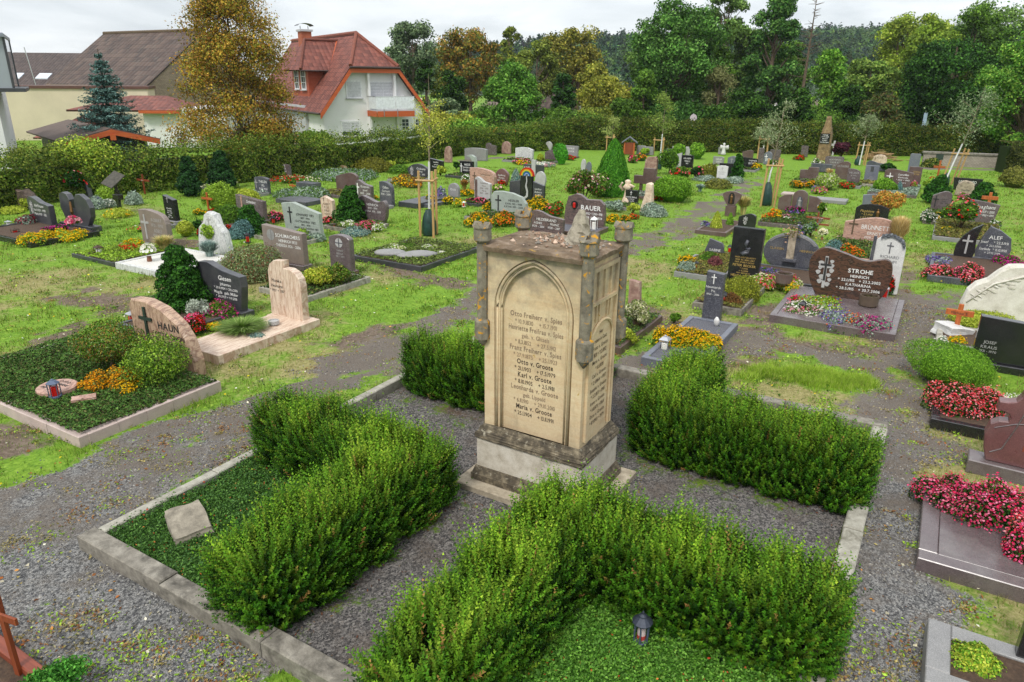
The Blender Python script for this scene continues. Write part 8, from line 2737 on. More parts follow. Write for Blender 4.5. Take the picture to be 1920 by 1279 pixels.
# low brick wall at the back right
p0,p1 = g(1729,309),g(1866,315)
d = (p1 - p0)
L = d.length
yw = math.degrees(math.atan2(d.y,d.x))
root = thing('brick_wall',p0,yw,'low pale brick wall with a coping and a small green plaque','wall')
hh = height_at(p0,1729,284)
def brickmat(name,c1,c2,mortar,sc,w=0.5,h=0.25,ms=0.02):
 m,nt,b = newmat(name)
 tc = N(nt,'ShaderNodeTexCoord')
 sx = N(nt,'ShaderNodeSeparateXYZ',Vector=tc.outputs['Object'])
 ad = N(nt,'ShaderNodeMath',{'operation': 'ADD'},**{'0': sx.outputs[0],'1': sx.outputs[1]}).outputs[0]
 cb = N(nt,'ShaderNodeCombineXYZ',X=ad,Y=sx.outputs[2])
 br = N(nt,'ShaderNodeTexBrick',Vector=cb.outputs[0],Color1=c4(c1),Color2=c4(c2),Mortar=c4(mortar),Scale=sc,**{'Mortar Size': ms,'Brick Width': w,'Row Height': h})
 n1 = noise(nt,tc.outputs['Object'],1.2,7,.65)
 setc(nt,b,mix(nt,.6,br.outputs['Color'],ramp(nt,n1,[(.3,(.35,.35,.35)),(.7,(.65,.65,.65))]),'OVERLAY'))
 b.inputs['Roughness'].default_value = .9
 bump(nt,b,br.outputs['Fac'],-.4,.02)
 return m
BRICKW = brickmat('pale_brick',H('8d8378'),H('9c9286'),H('6f675d'),3.2)
mb = MB()
box(mb,0,L,0,.35,-.05,hh - .1)
mb.obj('wall',BRICKW,root)
mb = MB()
bbox(mb,-.06,L + .06,-.06,.41,hh - .1,hh,.01)
mb.obj('coping',CONCRETE,root)
mb = MB()
bbox(mb,L * .17,L * .27,-.05,0.0,.35,hh - .12,.006)
mb.obj('plaque',VERDI,root)
# ------------------------------------------------------------------ houses
def tilemat(name,c1,c2,c3,row=0.33,col=0.3,rough=.7,bmp=.6,moss=None):
 m,nt,b = newmat(name)
 tc = N(nt,'ShaderNodeTexCoord')
 sx = N(nt,'ShaderNodeSeparateXYZ',Vector=tc.outputs['UV'])
 u = N(nt,'ShaderNodeMath',{'operation': 'MULTIPLY'},**{'0': sx.outputs[0],'1': 1 / col}).outputs[0]
 v = N(nt,'ShaderNodeMath',{'operation': 'MULTIPLY'},**{'0': sx.outputs[1],'1': 1 / row}).outputs[0]
 fu = N(nt,'ShaderNodeMath',{'operation': 'FRACT'},**{'0': u}).outputs[0]
 fv = N(nt,'ShaderNodeMath',{'operation': 'FRACT'},**{'0': v}).outputs[0]
 iu = N(nt,'ShaderNodeMath',{'operation': 'FLOOR'},**{'0': u}).outputs[0]
 iv = N(nt,'ShaderNodeMath',{'operation': 'FLOOR'},**{'0': v}).outputs[0]
 cb = N(nt,'ShaderNodeCombineXYZ',X=iu,Y=iv)
 wn = N(nt,'ShaderNodeTexWhiteNoise',{'noise_dimensions': '2D'},Vector=cb.outputs[0]).outputs['Value']
 a = ramp(nt,wn,[(0.0,c1),(.5,c2),(1.0,c3)])
 n1 = noise(nt,tc.outputs['Object'],.8,6,.65)
 a = mix(nt,.5,a,ramp(nt,n1,[(.3,(.36,.36,.36)),(.7,(.62,.62,.62))]),'OVERLAY')
 if moss:
  a = mix(nt,val(nt,noise(nt,tc.outputs['Object'],2.0,7,.7),.52,.72),a,moss)
 # dark joint line multiplied into the colour at each tile row's lower edge
 gap = ramp(nt,fv,[(0.0,(.25,.25,.25)),(.10,(1,1,1))])
 a = mix(nt,1.0,a,gap,'MULTIPLY')
 setc(nt,b,a)
 b.inputs['Roughness'].default_value = rough
 w = N(nt,'ShaderNodeMath',{'operation': 'MULTIPLY'},**{'0': fu,'1': math.pi}).outputs[0]
 sn = N(nt,'ShaderNodeMath',{'operation': 'SINE'},**{'0': w}).outputs[0]
 hs = N(nt,'ShaderNodeMath',{'operation': 'MULTIPLY_ADD'},**{'0': fv,'1': -.8,'2': sn}).outputs[0]
 bump(nt,b,hs,bmp,.06)
 return m
REDTILE = tilemat('red_roof_tile',H('5f3126'),H('713c30'),H('81493a'),.34,.3)
BROWNTILE = tilemat('brown_roof_tile',H('3a2c25'),H('4a382f'),H('5a483d'),.62,.5,moss=H('5a5046'))
DARKTILE = tilemat('dark_roof_tile',H('3d302c'),H('463832'),H('50423c'),.3,.3)
STUCCO = plain('white_stucco',(.72,.71,.70),.9,0,.05,1.2,.15,60)
STUCCOG = plain('grey_stucco',(.42,.42,.43),.9,0,.06,1.5)
CREAMW = plain('cream_wall',H('cdbfa6'),.9,0,.08,.7,.1,40)
BRICKO = brickmat('old_brick',H('8a7a66'),H('9c8c78'),H('6a5f52'),2.6)
FASCIA = wood('orange_fascia',H('a8481c'),H('c05e2a'),.55,0,3)
WINGLASS = glass('window_glass',(.05,.06,.07),.08)
SHUTTER = plain('roller_shutter',(.55,.55,.57),.6)
FRAMEW = plain('white_frame',(.7,.7,.7),.5)
DARKFRAME = plain('dark_frame',(.04,.042,.045),.45)
def roofquad(o_name,quads,mat,parent,thick=.12):
 """sloping roof faces with UVs in metres (u along the eave, v up the slope)"""
 bm = bmesh.new()
 uvl = bm.loops.layers.uv.new('UVMap')
 for q in quads:
  P = [Vector(x) for x in q]
  n = (P[1] - P[0]).cross(P[2] - P[0]).normalized()
  if n.z < 0:
   P = P[::-1]
   n = -n
   P = P[-1:] + P[:-1] if False else P
  lo = sorted(range(len(P)),key=lambda i: P[i].z)[:2]
  e = (P[lo[1]] - P[lo[0]])
  if abs(e.z) > 0.2 * e.length:
   e = Vector((n.y,-n.x,0))
  e = Vector((e.x,e.y,0)).normalized()
  upv = n.cross(e)
  if upv.z < 0:
   upv = -upv
  top = [bm.verts.new(x) for x in P]
  f = bm.faces.new(top)
  for l in f.loops:
   r = l.vert.co - P[lo[0]]
   l[uvl].uv = (r.dot(e) + 50,r.dot(upv) + 50)
  bot = [bm.verts.new(x - n * thick) for x in P]
  f2 = bm.faces.new(bot[::-1])
  k = len(P)
  for i in range(k):
   j = (i + 1) % k
   bm.faces.new((top[j],top[i],bot[i],bot[j]))
 return from_bm(bm,o_name,mat,parent)
def window(parent,x,z,w,h,y=0.0,shutter=0.0,bars=(1,2),sill=True,fr=.07,rot=None,name='window',dark=False):
 """window in the plane y (outside is -y)"""
 mb = MB()
 for a,b,c_,d_ in ((x,x + fr,z,z + h),(x + w - fr,x + w,z,z + h),(x + fr,x + w - fr,z,z + fr),(x + fr,x + w - fr,z + h - fr,z + h)):
  box(mb,a,b,y - .05,y + .03,c_,d_)
 f = mb.obj(name,DARKFRAME if dark else FRAMEW,parent)
 if rot is not None:
  f.matrix_local = rot
 if shutter < 1:
  mb = MB()
  box(mb,x + fr,x + w - fr,y - .012,y + .02,z + fr,z + h - fr)
  mb.obj('pane',WINGLASS,f)
  mb = MB()
  nx_,nz_ = bars
  for i in range(1,nx_ + 1):
   xx = x + fr + (w - 2 * fr) * i / (nx_ + 1)
   box(mb,xx - .014,xx + .014,y - .03,y - .012,z + fr,z + h - fr)
  for i in range(1,nz_ + 1):
   zz = z + fr + (h - 2 * fr) * i / (nz_ + 1)
   box(mb,x + fr,x + w - fr,y - .029,y - .013,zz - .014,zz + .014)
  if mb.V:
   mb.obj('glazing_bar',FRAMEW,f)
 if shutter > 0:
  mb = MB()
  zt = z + h - fr
  zb = zt - (h - 2 * fr) * shutter
  k = max(3,int((zt - zb) / .09))
  for i in range(k):
   a = zb + (zt - zb) * i / k
   box(mb,x + fr,x + w - fr,y - .045,y - .02,a + .008,a + (zt - zb) / k - .004)
  mb.obj('shutter',SHUTTER,f)
 if sill:
  mb = MB()
  box(mb,x - .05,x + w + .05,y - .14,y + .01,z - .06,z - .002)
  mb.obj('sill',STUCCOG,f)
 return f
# white gabled house. local x along the gable wall, y into the house, z up
Yh = 47.5
A = at(610,Yh,270)
gy = 33.0
_dx = dirs(gy)[0]
GW = 6.9
Bp = A + _dx * GW
def zpx(px,py,p=A):
 return height_at(p,px,py)
house = thing('white_house',A,gy,'white house with red tiled half hipped roof, balcony and dormer','house')
ze = zpx(608,212) + .45
zr = 7.15                        # ridge
zj = zpx(700,127,(A + Bp) / 2) # jerkin eave
DEEP = 16.0
xm = GW / 2
slope = (zr - ze) / (xm + .0)
def xz_at(z):
 return (z - ze) / slope
xj = xz_at(zj)
mb = MB()
pts = [(0,-.6),(GW,-.6),(GW,ze),(GW - xj,zj),(xj,zj),(0,ze)]
bm = bmesh.new()
fr_ = [bm.verts.new((x,0,z)) for x,z in pts]
bk_ = [bm.verts.new((x,DEEP,z)) for x,z in pts]
bm.faces.new(fr_[::-1])
bm.faces.new(bk_)
for i in range(len(pts)):
 j = (i + 1) % len(pts)
 bm.faces.new((fr_[i],fr_[j],bk_[j],bk_[i]))
bmesh.ops.recalc_face_normals(bm,faces=bm.faces[:])
from_bm(bm,'wall',STUCCO,house)
ov = .55
yj = 2.3                         # half hip runs this far back
rl = -.35
zl = ze + slope * rl
roof_l = [(rl,-ov,zl),(xj,-ov,zj + .08),(xm,yj,zr + .08),(xm,DEEP + .4,zr + .08),(rl,DEEP + .4,zl)]
roof_r = [(GW - rl,-ov,zl),(GW - rl,DEEP + .4,zl),(xm,DEEP + .4,zr + .08),(xm,yj,zr + .08),(GW - xj,-ov,zj + .08)]
hip = [(xj,-ov,zj + .08),(GW - xj,-ov,zj + .08),(xm,yj,zr + .08)]
rf = roofquad('roof',[roof_l,roof_r,hip],REDTILE,house,.16)
mb = MB()
tube(mb,[(xm,yj,zr + .1),(xm,DEEP + .4,zr + .1)],.13,8)
tube(mb,[(xj,-ov,zj + .1),(xm,yj,zr + .1)],.12,8)
tube(mb,[(GW - xj,-ov,zj + .1),(xm,yj,zr + .1)],.12,8)
mb.obj('ridge_tile',plain('ridge_tile',H('7a4434'),.8,0,.25,6),rf)
mb = MB()
def fascia(a,b,hgt_=.34,y0=-ov - .04,y1=-ov + .0):
 (x0,z0),(x1,z1) = a,b
 v = [(x0,y0,z0 - hgt_),(x1,y0,z1 - hgt_),(x1,y0,z1),(x0,y0,z0),(x0,y1,z0 - hgt_),(x1,y1,z1 - hgt_),(x1,y1,z1),(x0,y1,z0)]
 mb.add(v,[(0,1,2,3),(4,7,6,5),(0,4,5,1),(3,2,6,7),(0,3,7,4),(1,5,6,2)])
fascia((rl,zl - .02),(xj,zj - .02))
fascia((xj,zj - .02),(GW - xj,zj - .02),.3)
fascia((GW - xj,zj - .02),(GW - rl,zl - .02))
mb.obj('fascia_board',FASCIA,house)
mb = MB()
tube(mb,[(xj - .1,-ov - .1,zj + .0),(GW - xj + .1,-ov - .1,zj + .0)],.07,8)
tube(mb,[(rl - .06,-ov,zl - .04),(rl - .06,DEEP,zl - .04)],.07,8)
mb.obj('gutter',plain('brown_gutter',H('3a2a24'),.5),house)
# soffit under the half hip so the loggia reads white
zf1 = zpx(690,190) ; zf0 = zpx(640,255)
xw = lambda px: (px - 610) / (793 - 610) * GW
ws = zpx(653,185)
window(house,xw(653),ws,1.05,zpx(653,151) - ws,0,1.0,sill=True)
ws = zpx(640,258)
window(house,xw(640),ws,1.3,zpx(640,228) - ws,0,.72,sill=True)
# balcony bay: shallow recess framed by two piers
mb = MB()
box(mb,xw(690),xw(694),-.32,-.002,-.6,zj - .25)
box(mb,xw(738),xw(742),-.3,-.002,zf1 - .1,zj - .25)
box(mb,xw(742),GW - .04,-.22,-.002,-.6,zpx(742,186))
mb.obj('pier',STUCCO,house)
zb = zpx(725,208)
window(house,xw(694),zb,2.0,zpx(694,152) - zb,0,.98,sill=False,name='balcony_door')
mb = MB()
bbox(mb,xw(690),xw(761),-1.5,-.001,zb - .16,zb,.01)
bal = mb.obj('balcony',STUCCOG,house)
mb = MB()
box(mb,xw(691),xw(760),-1.54,-1.501,zb - .4,zb - .05)
box(mb,xw(690) - .03,xw(690),-1.52,-.01,zb - .4,zb - .05)
mb.obj('fascia_board',FASCIA,bal)
zr1 = zpx(725,183)
mb = MB()
for i in range(2):
 a = xw(690) + (xw(761) - xw(690)) * i / 2
 b = xw(690) + (xw(761) - xw(690)) * (i + 1) / 2
 box(mb,a + .02,b - .02,-1.5,-1.47,zb + .08,zr1)
box(mb,xw(690) - .0,xw(690) + .03,-1.46,-.03,zb + .08,zr1)
box(mb,xw(761) - .03,xw(761),-1.46,-.03,zb + .08,zr1)
mb.obj('balustrade',plain('frosted_panel',(.68,.7,.72),.3),bal)
mb = MB()
tube(mb,[(xw(690),-.02,zr1 + .03),(xw(690),-1.48,zr1 + .03),(xw(761),-1.48,zr1 + .03),(xw(761),-.02,zr1 + .03)],.028,6)
for xx in (xw(703),xw(728)):
 tube(mb,[(xx,-1.55,zb - .4),(xx,-1.55,zb + .1)],.025,6)
mb.obj('handrail',plain('steel',(.5,.5,.5),.3,.9),bal)
for px_,n_ in ((749,1),(776,1)):
 ws = zpx(px_,251)
 window(house,xw(px_) ,ws,.62 if px_ == 749 else .48,zpx(px_,226) - ws,-.22,0,(1,2),True)
# chimney and dormer on the left roof side
def roof_z(x):
 return ze + slope * x + .08
cx_,cy_ = xm * .86,11.6
mb = MB()
box(mb,cx_ - .38,cx_ + .38,cy_ - .45,cy_ + .45,roof_z(cx_) - .4,zr + .55)
ch = mb.obj('chimney',brickmat('red_brick',H('9a4a2c'),H('a8583a'),H('8a6a54'),5),rf)
mb = MB()
bbox(mb,cx_ - .48,cx_ + .48,cy_ - .55,cy_ + .55,zr + .551,zr + .7,.02)
mb.obj('chimney_crown',STUCCOG,ch)
mb = MB()
for a in (-.3,.3):
 box(mb,cx_ + a - .02,cx_ + a + .02,cy_ - .02,cy_ + .02,zr + .7,zr + .95)
v = [(cx_ + .62 * math.cos(a),y,zr + .88 + .25 * math.sin(a)) for a in np.linspace(.25,2.9,9) for y in (cy_ - .5,cy_ + .5)]
mb.add(v,[(2 * i,2 * i + 2,2 * i + 3,2 * i + 1) for i in range(8)])
mb.obj('chimney_hood',DARKFRAME,ch)
dy0,dy1,dxf = 3.5,6.9,.35       # dormer body, facing -x
zs,ztp = roof_z(dxf) - .1,roof_z(dxf) + 1.75
mb = MB()
box(mb,dxf,xm * .95,dy0,dy1,zs,ztp)
dm = mb.obj('dormer',wood('dormer_cladding',H('94422a'),H('a85436'),.7,1,4),house)
ym = (dy0 + dy1) / 2
zt2 = ztp + 1.75
roofquad('dormer_roof',[[(dxf - .6,dy0 - .45,ztp - .15),(xm,dy0 - .45,ztp - .15),(xm,ym,zt2),(dxf + .5,ym,zt2)],[(xm,dy1 + .45,ztp - .15),(dxf - .6,dy1 + .45,ztp - .15),(dxf + .5,ym,zt2),(xm,ym,zt2)],[(dxf - .6,dy1 + .45,ztp - .15),(dxf - .6,dy0 - .45,ztp - .15),(dxf + .5,ym,zt2)]],REDTILE,dm,.1)
mb = MB()
tube(mb,[(dxf + .5,ym,zt2 + .05),(xm,ym,zt2 + .05)],.1,7)
tube(mb,[(dxf - .6,dy0 - .45,ztp - .1),(dxf + .5,ym,zt2 + .05)],.1,7)
mb.obj('ridge_tile',plain('dormer_ridge',H('6a3a2c'),.8,0,.25,6),dm)
mb = MB()
tube(mb,[(dxf - .6,dy0 - .5,ztp - .2),(xm * .72,dy0 - .5,ztp - .2)],.06,6)
mb.obj('gutter',plain('dark_gutter',H('3a2a24'),.5),dm)
mb = MB()
xa_ = (ztp - .1 - ze) / slope
xb_ = (zt2 - ze) / slope
v = [(xa_,dy0 - .45,ztp - .05),(xa_ + .3,dy0 - .45,ztp + .02),(xb_ + .2,ym,zt2 + .12),(xb_ - .1,ym,zt2 + .06)]
v += [(x,y,z - .15) for x,y,z in v]
mb.add(v,[(0,1,2,3),(0,4,5,1),(1,5,6,2),(2,6,7,3),(3,7,4,0)])
mb.obj('verge_trim',FASCIA,dm)
Mrot = Matrix.Translation((dxf - .01,0,0)) @ Matrix.Rotation(R(-90),4,'Z')
for yy in (dy0 + .4,dy0 + 1.9):
 window(dm,-yy - 1.0,zs + .45,.95,1.3,0,0,(1,2),True,rot=Mrot)
# lower wing of the house to the left with white wall under the eave
mb = MB()
box(mb,.02,-2.2 + 2.0,3.0,DEEP - .2,-.6,ze - .1)
mb.obj('porch_wall',STUCCOG,house)
# barn with brown roof and old brick gable
P0 = at(270,60,160)
P1 = at(366,63,160)
by = math.degrees(math.atan2(P1.y - P0.y,P1.x - P0.x))
BW = 12.6
barn = thing('barn',P0,by + 14,'old barn with long brown tiled roof and weathered brick gable','barn')
zeb = zpx(270,162,P0)
zrb = height_at(at(348,63,55),348,55)
mb = MB()
pts = [(0,-.6),(BW,-.6),(BW,zeb),(BW * .5,zrb),(0,zeb)]
bm = bmesh.new()
LB = 13.5
bm.faces.new([bm.verts.new((x,0,z)) for x,z in pts][::-1])
for a,b in (((0,0),(-0.0,LB)),):
 bm.faces.new([bm.verts.new(q) for q in ((0,0,-.6),(0,0,zeb),(0,LB,zeb),(0,LB,-.6))])
bm.faces.new([bm.verts.new((x,LB,z)) for x,z in pts])
from_bm(bm,'wall',BRICKO,barn)
rb_ = roofquad('roof',[[(-.5,-.12,zeb - .4),(BW * .5,-.12,zrb + .08),(BW * .5,LB + .2,zrb + .08),(-.5,LB + .2,zeb - .4)],[(BW + .5,-.12,zeb - .4),(BW + .5,LB,zeb - .4),(BW * .5,LB + .2,zrb + .08),(BW * .5,-.12,zrb + .08)]],BROWNTILE,barn,.1)
mb = MB()
tube(mb,[(BW * .5,-.15,zrb + .1),(BW * .5,LB + .2,zrb + .1)],.14,7)
mb.obj('ridge_tile',BROWNP,rb_)
# cream low building in front of the barn
c0,c1 = at(-20,53,200),at(281,56,200)
cy2 = math.degrees(math.atan2(c1.y - c0.y,c1.x - c0.x))
CWd = (c1 - c0).length
cream = thing('cream_outbuilding',c0,cy2,'long cream walled outbuilding with brown edged flat top','building')
zc = height_at(c1,275,162)
mb = MB()
box(mb,0,CWd,0,3.2,-.6,zc - .2)
mb.obj('wall',CREAMW,cream)
mb = MB()
box(mb,-.1,CWd + .1,-.1,3.3,zc - .199,zc)
mb.obj('roof_edge',plain('brown_edge',H('5a3a30'),.6),cream)
# dark roofed house behind, far left
d0,d1 = at(-40,72,130),at(190,72,130)
dk = thing('dark_roofed_house',d0,0,'house with dark tiled roof and two skylights behind the cream wall','house')
DW = (d1 - d0).length
ze2,zr2 = height_at(d0,75,158),height_at(at(80,78,100),80,99)
mb = MB()
box(mb,0,DW,0,12,-.6,ze2 - .2)
mb.obj('wall',CREAMW,dk)
rd = roofquad('roof',[[(-.3,-.4,ze2 - .25),(DW + .3,-.4,ze2 - .25),(DW + .3,6,zr2),(-.3,6,zr2)],[(DW + .3,12.4,ze2 - .25),(-.3,12.4,ze2 - .25),(-.3,6,zr2),(DW + .3,6,zr2)]],DARKTILE,dk,.12)
sl = (zr2 - ze2 + .25) / 6.4
for px_ in (36,88):
 xx = (at(px_,74,140) - d0).x
 mb = MB()
 y0_,y1_ = 1.0,1.9
 v = [(xx - .6,y0_,ze2 - .25 + sl * (y0_ + .4) + .1),(xx + .6,y0_,ze2 - .25 + sl * (y0_ + .4) + .1),(xx + .6,y1_,ze2 - .25 + sl * (y1_ + .4) + .1),(xx - .6,y1_,ze2 - .25 + sl * (y1_ + .4) + .1)]
 v += [(a,b,c_ - .1) for a,b,c_ in v]
 mb.add(v,[(0,1,2,3),(0,4,5,1),(1,5,6,2),(2,6,7,3),(3,7,4,0)])
 mb.obj('skylight',plain('skylight',(.6,.63,.68),.2),rd)
mb = MB()
xx = (at(58,72,120) - d0).x
tube(mb,[(xx + .4,-.5,ze2 - .3),(xx,-.5,zr2 + .3)],.04,6)
mb.obj('mast',plain('steel_mast',(.5,.5,.5),.4,.8),dk)
# small white annex with red hipped roof
a0 = at(272,49,240)
an = thing('white_annex',a0,6,'small white annex with red hipped roof beside the spruce','house')
AW = (at(420,49,240) - a0).x
za = height_at(a0,272,203)
zt = height_at(at(282,52,180),282,179)
mb = MB()
box(mb,0,AW,0,7,-.6,za)
mb.obj('wall',STUCCO,an)
hx = (at(337,49,200) - a0).x
roofquad('roof',[[(-4.5,-.5,za - .1),(hx,-.5,za - .1),(.6,2.6,zt),(-1.6,2.6,zt)],[(hx,-.5,za - .1),(hx,6,za - .1),(.6,3.0,zt),(.6,2.6,zt)],[(-4.5,-.5,za - .1),(-1.6,2.6,zt),(-1.6,3,zt),(-4.5,6,za - .1)]],REDTILE,an,.12)
roofquad('lower_roof',[[(-6.3,-1.6,za - 1.75),(-3.2,-1.6,za - 1.75),(-2.6,1.4,za - .2),(-3.6,1.4,za - .2)]],REDTILE,an,.1)
mb = MB()
box(mb,-.05,hx,-.56,-.45,za - .3,za - .12)
mb.obj('fascia_board',FASCIA,an)
xx = (at(328,49,255) - a0).x
ws = height_at(a0,328,264)
window(an,xx,ws,.62,height_at(a0,328,247) - ws,0,0,(2,2),False)
r2 = rng(4)
mb = MB()
P = np.array([xx + .35,-.2,ws - .12]) + r2.normal(0,1,(160,3)) * [.3,.08,.1]
leaves(mb,P,r2.normal(0,1,(160,3)) + [0,-.5,.5],.12,pick(r2,[H('6a3a2c'),H('5a6a2a'),H('8a4a34')],160),r2)
mb.obj('window_plants',LEAF,an)
# garden shed with orange barge boards
s0 = at(128,34,270)
s1 = at(291,36.5,270)
sy = math.degrees(math.atan2(s1.y - s0.y,s1.x - s0.x))
SW = (s1 - s0).length
shed = thing('garden_shed',s0,sy,'dark garden shed with brown felt roof and orange barge boards','shed')
z1 = height_at(s0,128,266)
z2 = height_at((s0 + s1) / 2,207,240)
SD = 8.5
mb = MB()
bm = bmesh.new()
pts = [(.35,-.4),(SW - .35,-.4),(SW - .35,z1 + .1),(SW / 2,z2 - .15),(.35,z1 + .1)]
f_ = [bm.verts.new((x,.4,z)) for x,z in pts]
b_ = [bm.verts.new((x,SD,z)) for x,z in pts]
bm.faces.new(f_[::-1]); bm.faces.new(b_)
for i in range(5):
 j = (i + 1) % 5
 bm.faces.new((f_[i],f_[j],b_[j],b_[i]))
from_bm(bm,'wall',DARKWOOD,shed)
FELT = plain('roof_felt',H('5a4c44'),.9,0,.15,3,.2,30)
roofquad('roof',[[(-.25,-.1,z1 - .02),(SW / 2,-.1,z2),(SW / 2,SD + .3,z2),(-.25,SD + .3,z1 - .02)],[(SW + .25,SD + .3,z1 - .02),(SW + .25,-.1,z1 - .02),(SW / 2,-.1,z2),(SW / 2,SD + .3,z2)]],FELT,shed,.08)
mb = MB()
def barge(xa,za_,xb,zb_,hh=.3):
 v = [(xa,-.16,za_ - hh),(xb,-.16,zb_ - hh),(xb,-.16,zb_ - .06),(xa,-.16,za_ - .06)]
 v += [(x,-.105,z) for x,_,z in v]
 mb.add(v,[(0,1,2,3),(4,7,6,5),(0,4,5,1),(3,2,6,7),(0,3,7,4),(1,5,6,2)])
barge(-.2,z1 + .02,SW / 2,z2)
barge(SW / 2,z2,SW + .2,z1 + .02)
box(mb,SW / 2 - .12,SW / 2 + .12,-.22,-.161,z2 - .55,z2 - .3)
mb.obj('barge_board',FASCIA,shed)
# modern white house cut off at the left edge
m1 = at(26,31.0,200)
MW = 6.0
m0 = m1 - dirs(31)[0] * MW
mod = thing('modern_house',m0,31,'white modern house with dark framed glazed bay cut off by the left edge','house')
zb0,zb1 = height_at(m1,20,166),height_at(m1,20,70)
mb = MB()
box(mb,0,MW - .55,0,7,-.6,zb0 - .1)
box(mb,0,MW - 1.6,.9,7,zb0 - .1,zb1)
mb.obj('wall',STUCCO,mod)
mb = MB()
bbox(mb,0,MW + .55,-.4,4.2,zb0 - .13,zb0 + .02,.02)
mb.obj('bay_floor',DARKFRAME,mod)
mb = MB()
bbox(mb,0,MW + .2,-.5,4.3,zb1,zb1 + .16,.03)
mb.obj('bay_roof',plain('zinc',(.25,.27,.3),.4,.6),mod)
mb = MB()
for x in (MW + .2,):
 box(mb,x - .09,x + .0,-.3,-.2,zb0 + .02,zb1)
 box(mb,x - .09,x + .0,3.8,3.9,zb0 + .02,zb1)
mb.obj('bay_frame',DARKFRAME,mod)
mb = MB()
box(mb,0,MW + .11,-.27,-.24,zb0 + .02,zb1)
box(mb,MW + .14,MW + .17,-.2,3.8,zb0 + .02,zb1)
mb.obj('bay_glass',glass('bay_glass',(.28,.31,.33),.06),mod)
# three far houses between the trees
def farhouse(px,Y,wpx,ytop,yeave,label,roofm,wallm,yaw):
 p = at(px,Y,190)
 m = depth(p) / F_PX
 w = wpx * m
 zt_,ze_ = height_at(p,px,ytop),height_at(p,px,yeave)
 root = thing('far_house',p,yaw,label,'house')
 bm = bmesh.new()
 pts = [(-w / 2,-.5),(w / 2,-.5),(w / 2,ze_),(0,zt_),(-w / 2,ze_)]
 f_ = [bm.verts.new((x,0,z)) for x,z in pts]
 b_ = [bm.verts.new((x,9,z)) for x,z in pts]
 bm.faces.new(f_[::-1]); bm.faces.new(b_)
 for i in range(5):
  j = (i + 1) % 5
  bm.faces.new((f_[i],f_[j],b_[j],b_[i]))
 from_bm(bm,'wall',wallm,root)
 roofquad('roof',[[(-w / 2 - .4,-.4,ze_ - .1),(0,-.4,zt_ + .1),(0,9.4,zt_ + .1),(-w / 2 - .4,9.4,ze_ - .1)],[(w / 2 + .4,9.4,ze_ - .1),(w / 2 + .4,-.4,ze_ - .1),(0,-.4,zt_ + .1),(0,9.4,zt_ + .1)]],roofm,root,.12)
farhouse(1092,92,46,166,204,'far white gabled house with grey brown roof between the trees',BROWNTILE,STUCCO,40)
farhouse(1176,96,50,168,206,'far house with reddish brown roof and small white gable patch',REDTILE,STUCCO,60)
farhouse(1466,92,36,166,196,'far white gable showing left of the dark thicket',BROWNTILE,STUCCO,-10)
farhouse(1622,90,40,184,214,'far brick coloured house behind the clear bare trunk',REDTILE,plain('salmon_wall',H('a87a60'),.9),0)
# road signs beyond the hedge
def sign(px,Y,yt,label,col,kind):
 p = at(px,Y,230)
 h = height_at(p,px,yt)
 root = thing('road_sign',p,0,label,'sign')
 mb = MB()
 tube(mb,[(0,0,0),(0,0,h)],.04,8)
 mb.obj('pole',plain('sign_pole',(.5,.5,.5),.4,.7),root)
 mb = MB()
 if kind == 'round':
  lathe(mb,[(.26,-.01),(.26,.01)],18)
  o = mb.obj('disc',plain('sign_disc',col,.5),root,(0,-.06,h - .3))
  o.rotation_euler = (R(90),0,0)
 else:
  bbox(mb,-.14,.14,-.08,-.045,h - 1.1,h - .02,.01)
  mb.obj('panel',plain('sign_panel',col,.4),root)
sign(1299,56,213,'round faded road sign on a pole beyond the dark hedge',(.5,.42,.46),'round')
sign(1732,58,211,'blue grey sign post beyond the hedge',(.3,.38,.5),'tall')
sign(1737,59,215,'short white sign post right of the blue grey one',(.65,.68,.72),'tall')
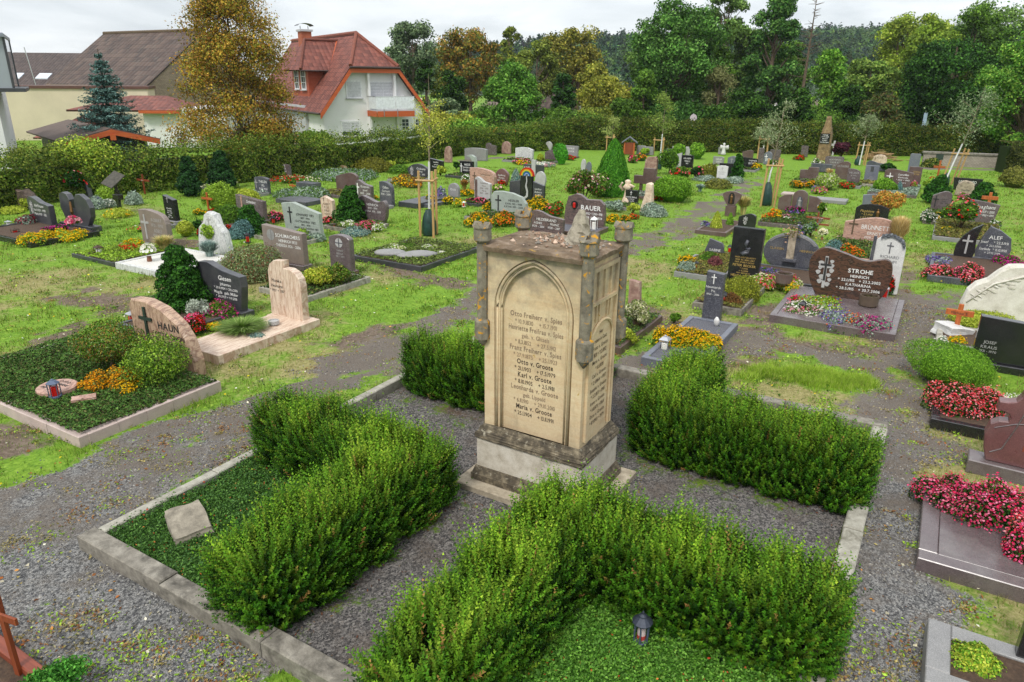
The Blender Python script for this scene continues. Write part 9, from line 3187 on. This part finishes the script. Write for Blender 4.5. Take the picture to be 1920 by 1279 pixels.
# ------------------------------------------------------------------ wooded hill
def hill_z(X,Y):
 az = X / np.maximum(Y,1)
 px = 960 + az * 1400
 crest = np.interp(px,[-400,500,700,800,1000,1180,1350,1560,1750,2300],[0,1,16,25,36,41,41,48,52,56])
 t = np.clip((Y - 170) / 330,0,1)
 prof = 0.16 * t + 0.84 * t * t * (3 - 2 * t)
 return crest * 0.66 * prof + (fbm(X,Y,.012) - .5) * 7 * t * np.clip(crest / 30,0,1) - 1.0
xs = np.linspace(-420,620,90)
ys = np.linspace(160,640,60)
GX,GY = np.meshgrid(xs,ys,indexing='ij')
GZ = hill_z(GX,GY)
idx = np.arange(GX.size).reshape(GX.shape)
q = np.stack([idx[:-1,:-1],idx[1:,:-1],idx[1:,1:],idx[:-1,1:]],-1).reshape(-1,4)
mb = MB()
mb.add(np.stack([GX,GY,GZ],-1).reshape(-1,3),q)
structure(mb.obj('hill',plain('hill_ground',H('34472a'),.95),smooth=True))
r_ = rng(61)
n = 9500
X = r_.uniform(-330,560,n)
Y = 175 + 345 * r_.uniform(0,1,n) ** .8
Zh = hill_z(X,Y)
k = Zh > 0.8
X,Y,Zh = X[k],Y[k],Zh[k]
n = len(X)
per = 60
rad = r_.uniform(1.8,3.6,n)
conif = r_.uniform(0,1,n) < np.clip((fbm(X,Y,.02) - .4) * 3,.05,.8)
D = sphere_pts(r_,n * per,-.2).reshape(n,per,3)
D = D * r_.uniform(.75,1.05,(n,per,1))
Hh = np.where(conif,2.0,1.15)
shrink = np.where(conif[:,None],np.clip(1.15 - np.maximum(D[:,:,2],0),.1,1),1.0)
P = np.stack([X[:,None] + D[:,:,0] * rad[:,None] * shrink,Y[:,None] + D[:,:,1] * rad[:,None] * shrink,Zh[:,None] + rad[:,None] * (.5 + D[:,:,2] * Hh[:,None])],2).reshape(-1,3)
pb = np.where(conif[:,None],np.array([H('2c4428')]),np.array([H('4c6832')])) * r_.uniform(.65,1.4,(n,1))
pb = np.clip(pb + r_.normal(0,.008,(n,3)),.006,.5)
mb = MB()
leaves(mb,P,D.reshape(-1,3) + [0,0,.3],1.25,np.repeat(pb,per,0) * r_.uniform(.75,1.25,(n * per,1)),r_,.8,.5)
tag(mb.obj('hill_forest',LEAF),'wooded hill closing the view behind the trees','forest',kind='stuff')
# air between the far hill and the cemetery
mb = MB()
box(mb,-1000,1000,-60,1000,-2.4,75)
hz = bpy.data.materials.new('haze')
hz.use_nodes = True
hz.node_tree.nodes.clear()
ho = N(hz.node_tree,'ShaderNodeOutputMaterial')
hv = N(hz.node_tree,'ShaderNodeVolumePrincipled',Color=(.78,.85,.95,1),Density=0.0002,Anisotropy=0.2)
hz.node_tree.links.new(hv.outputs[0],ho.inputs['Volume'])
hzo = mb.obj('haze',hz)
hzo['kind'] = 'stuff'
hzo['label'] = 'thin haze lying over the valley'
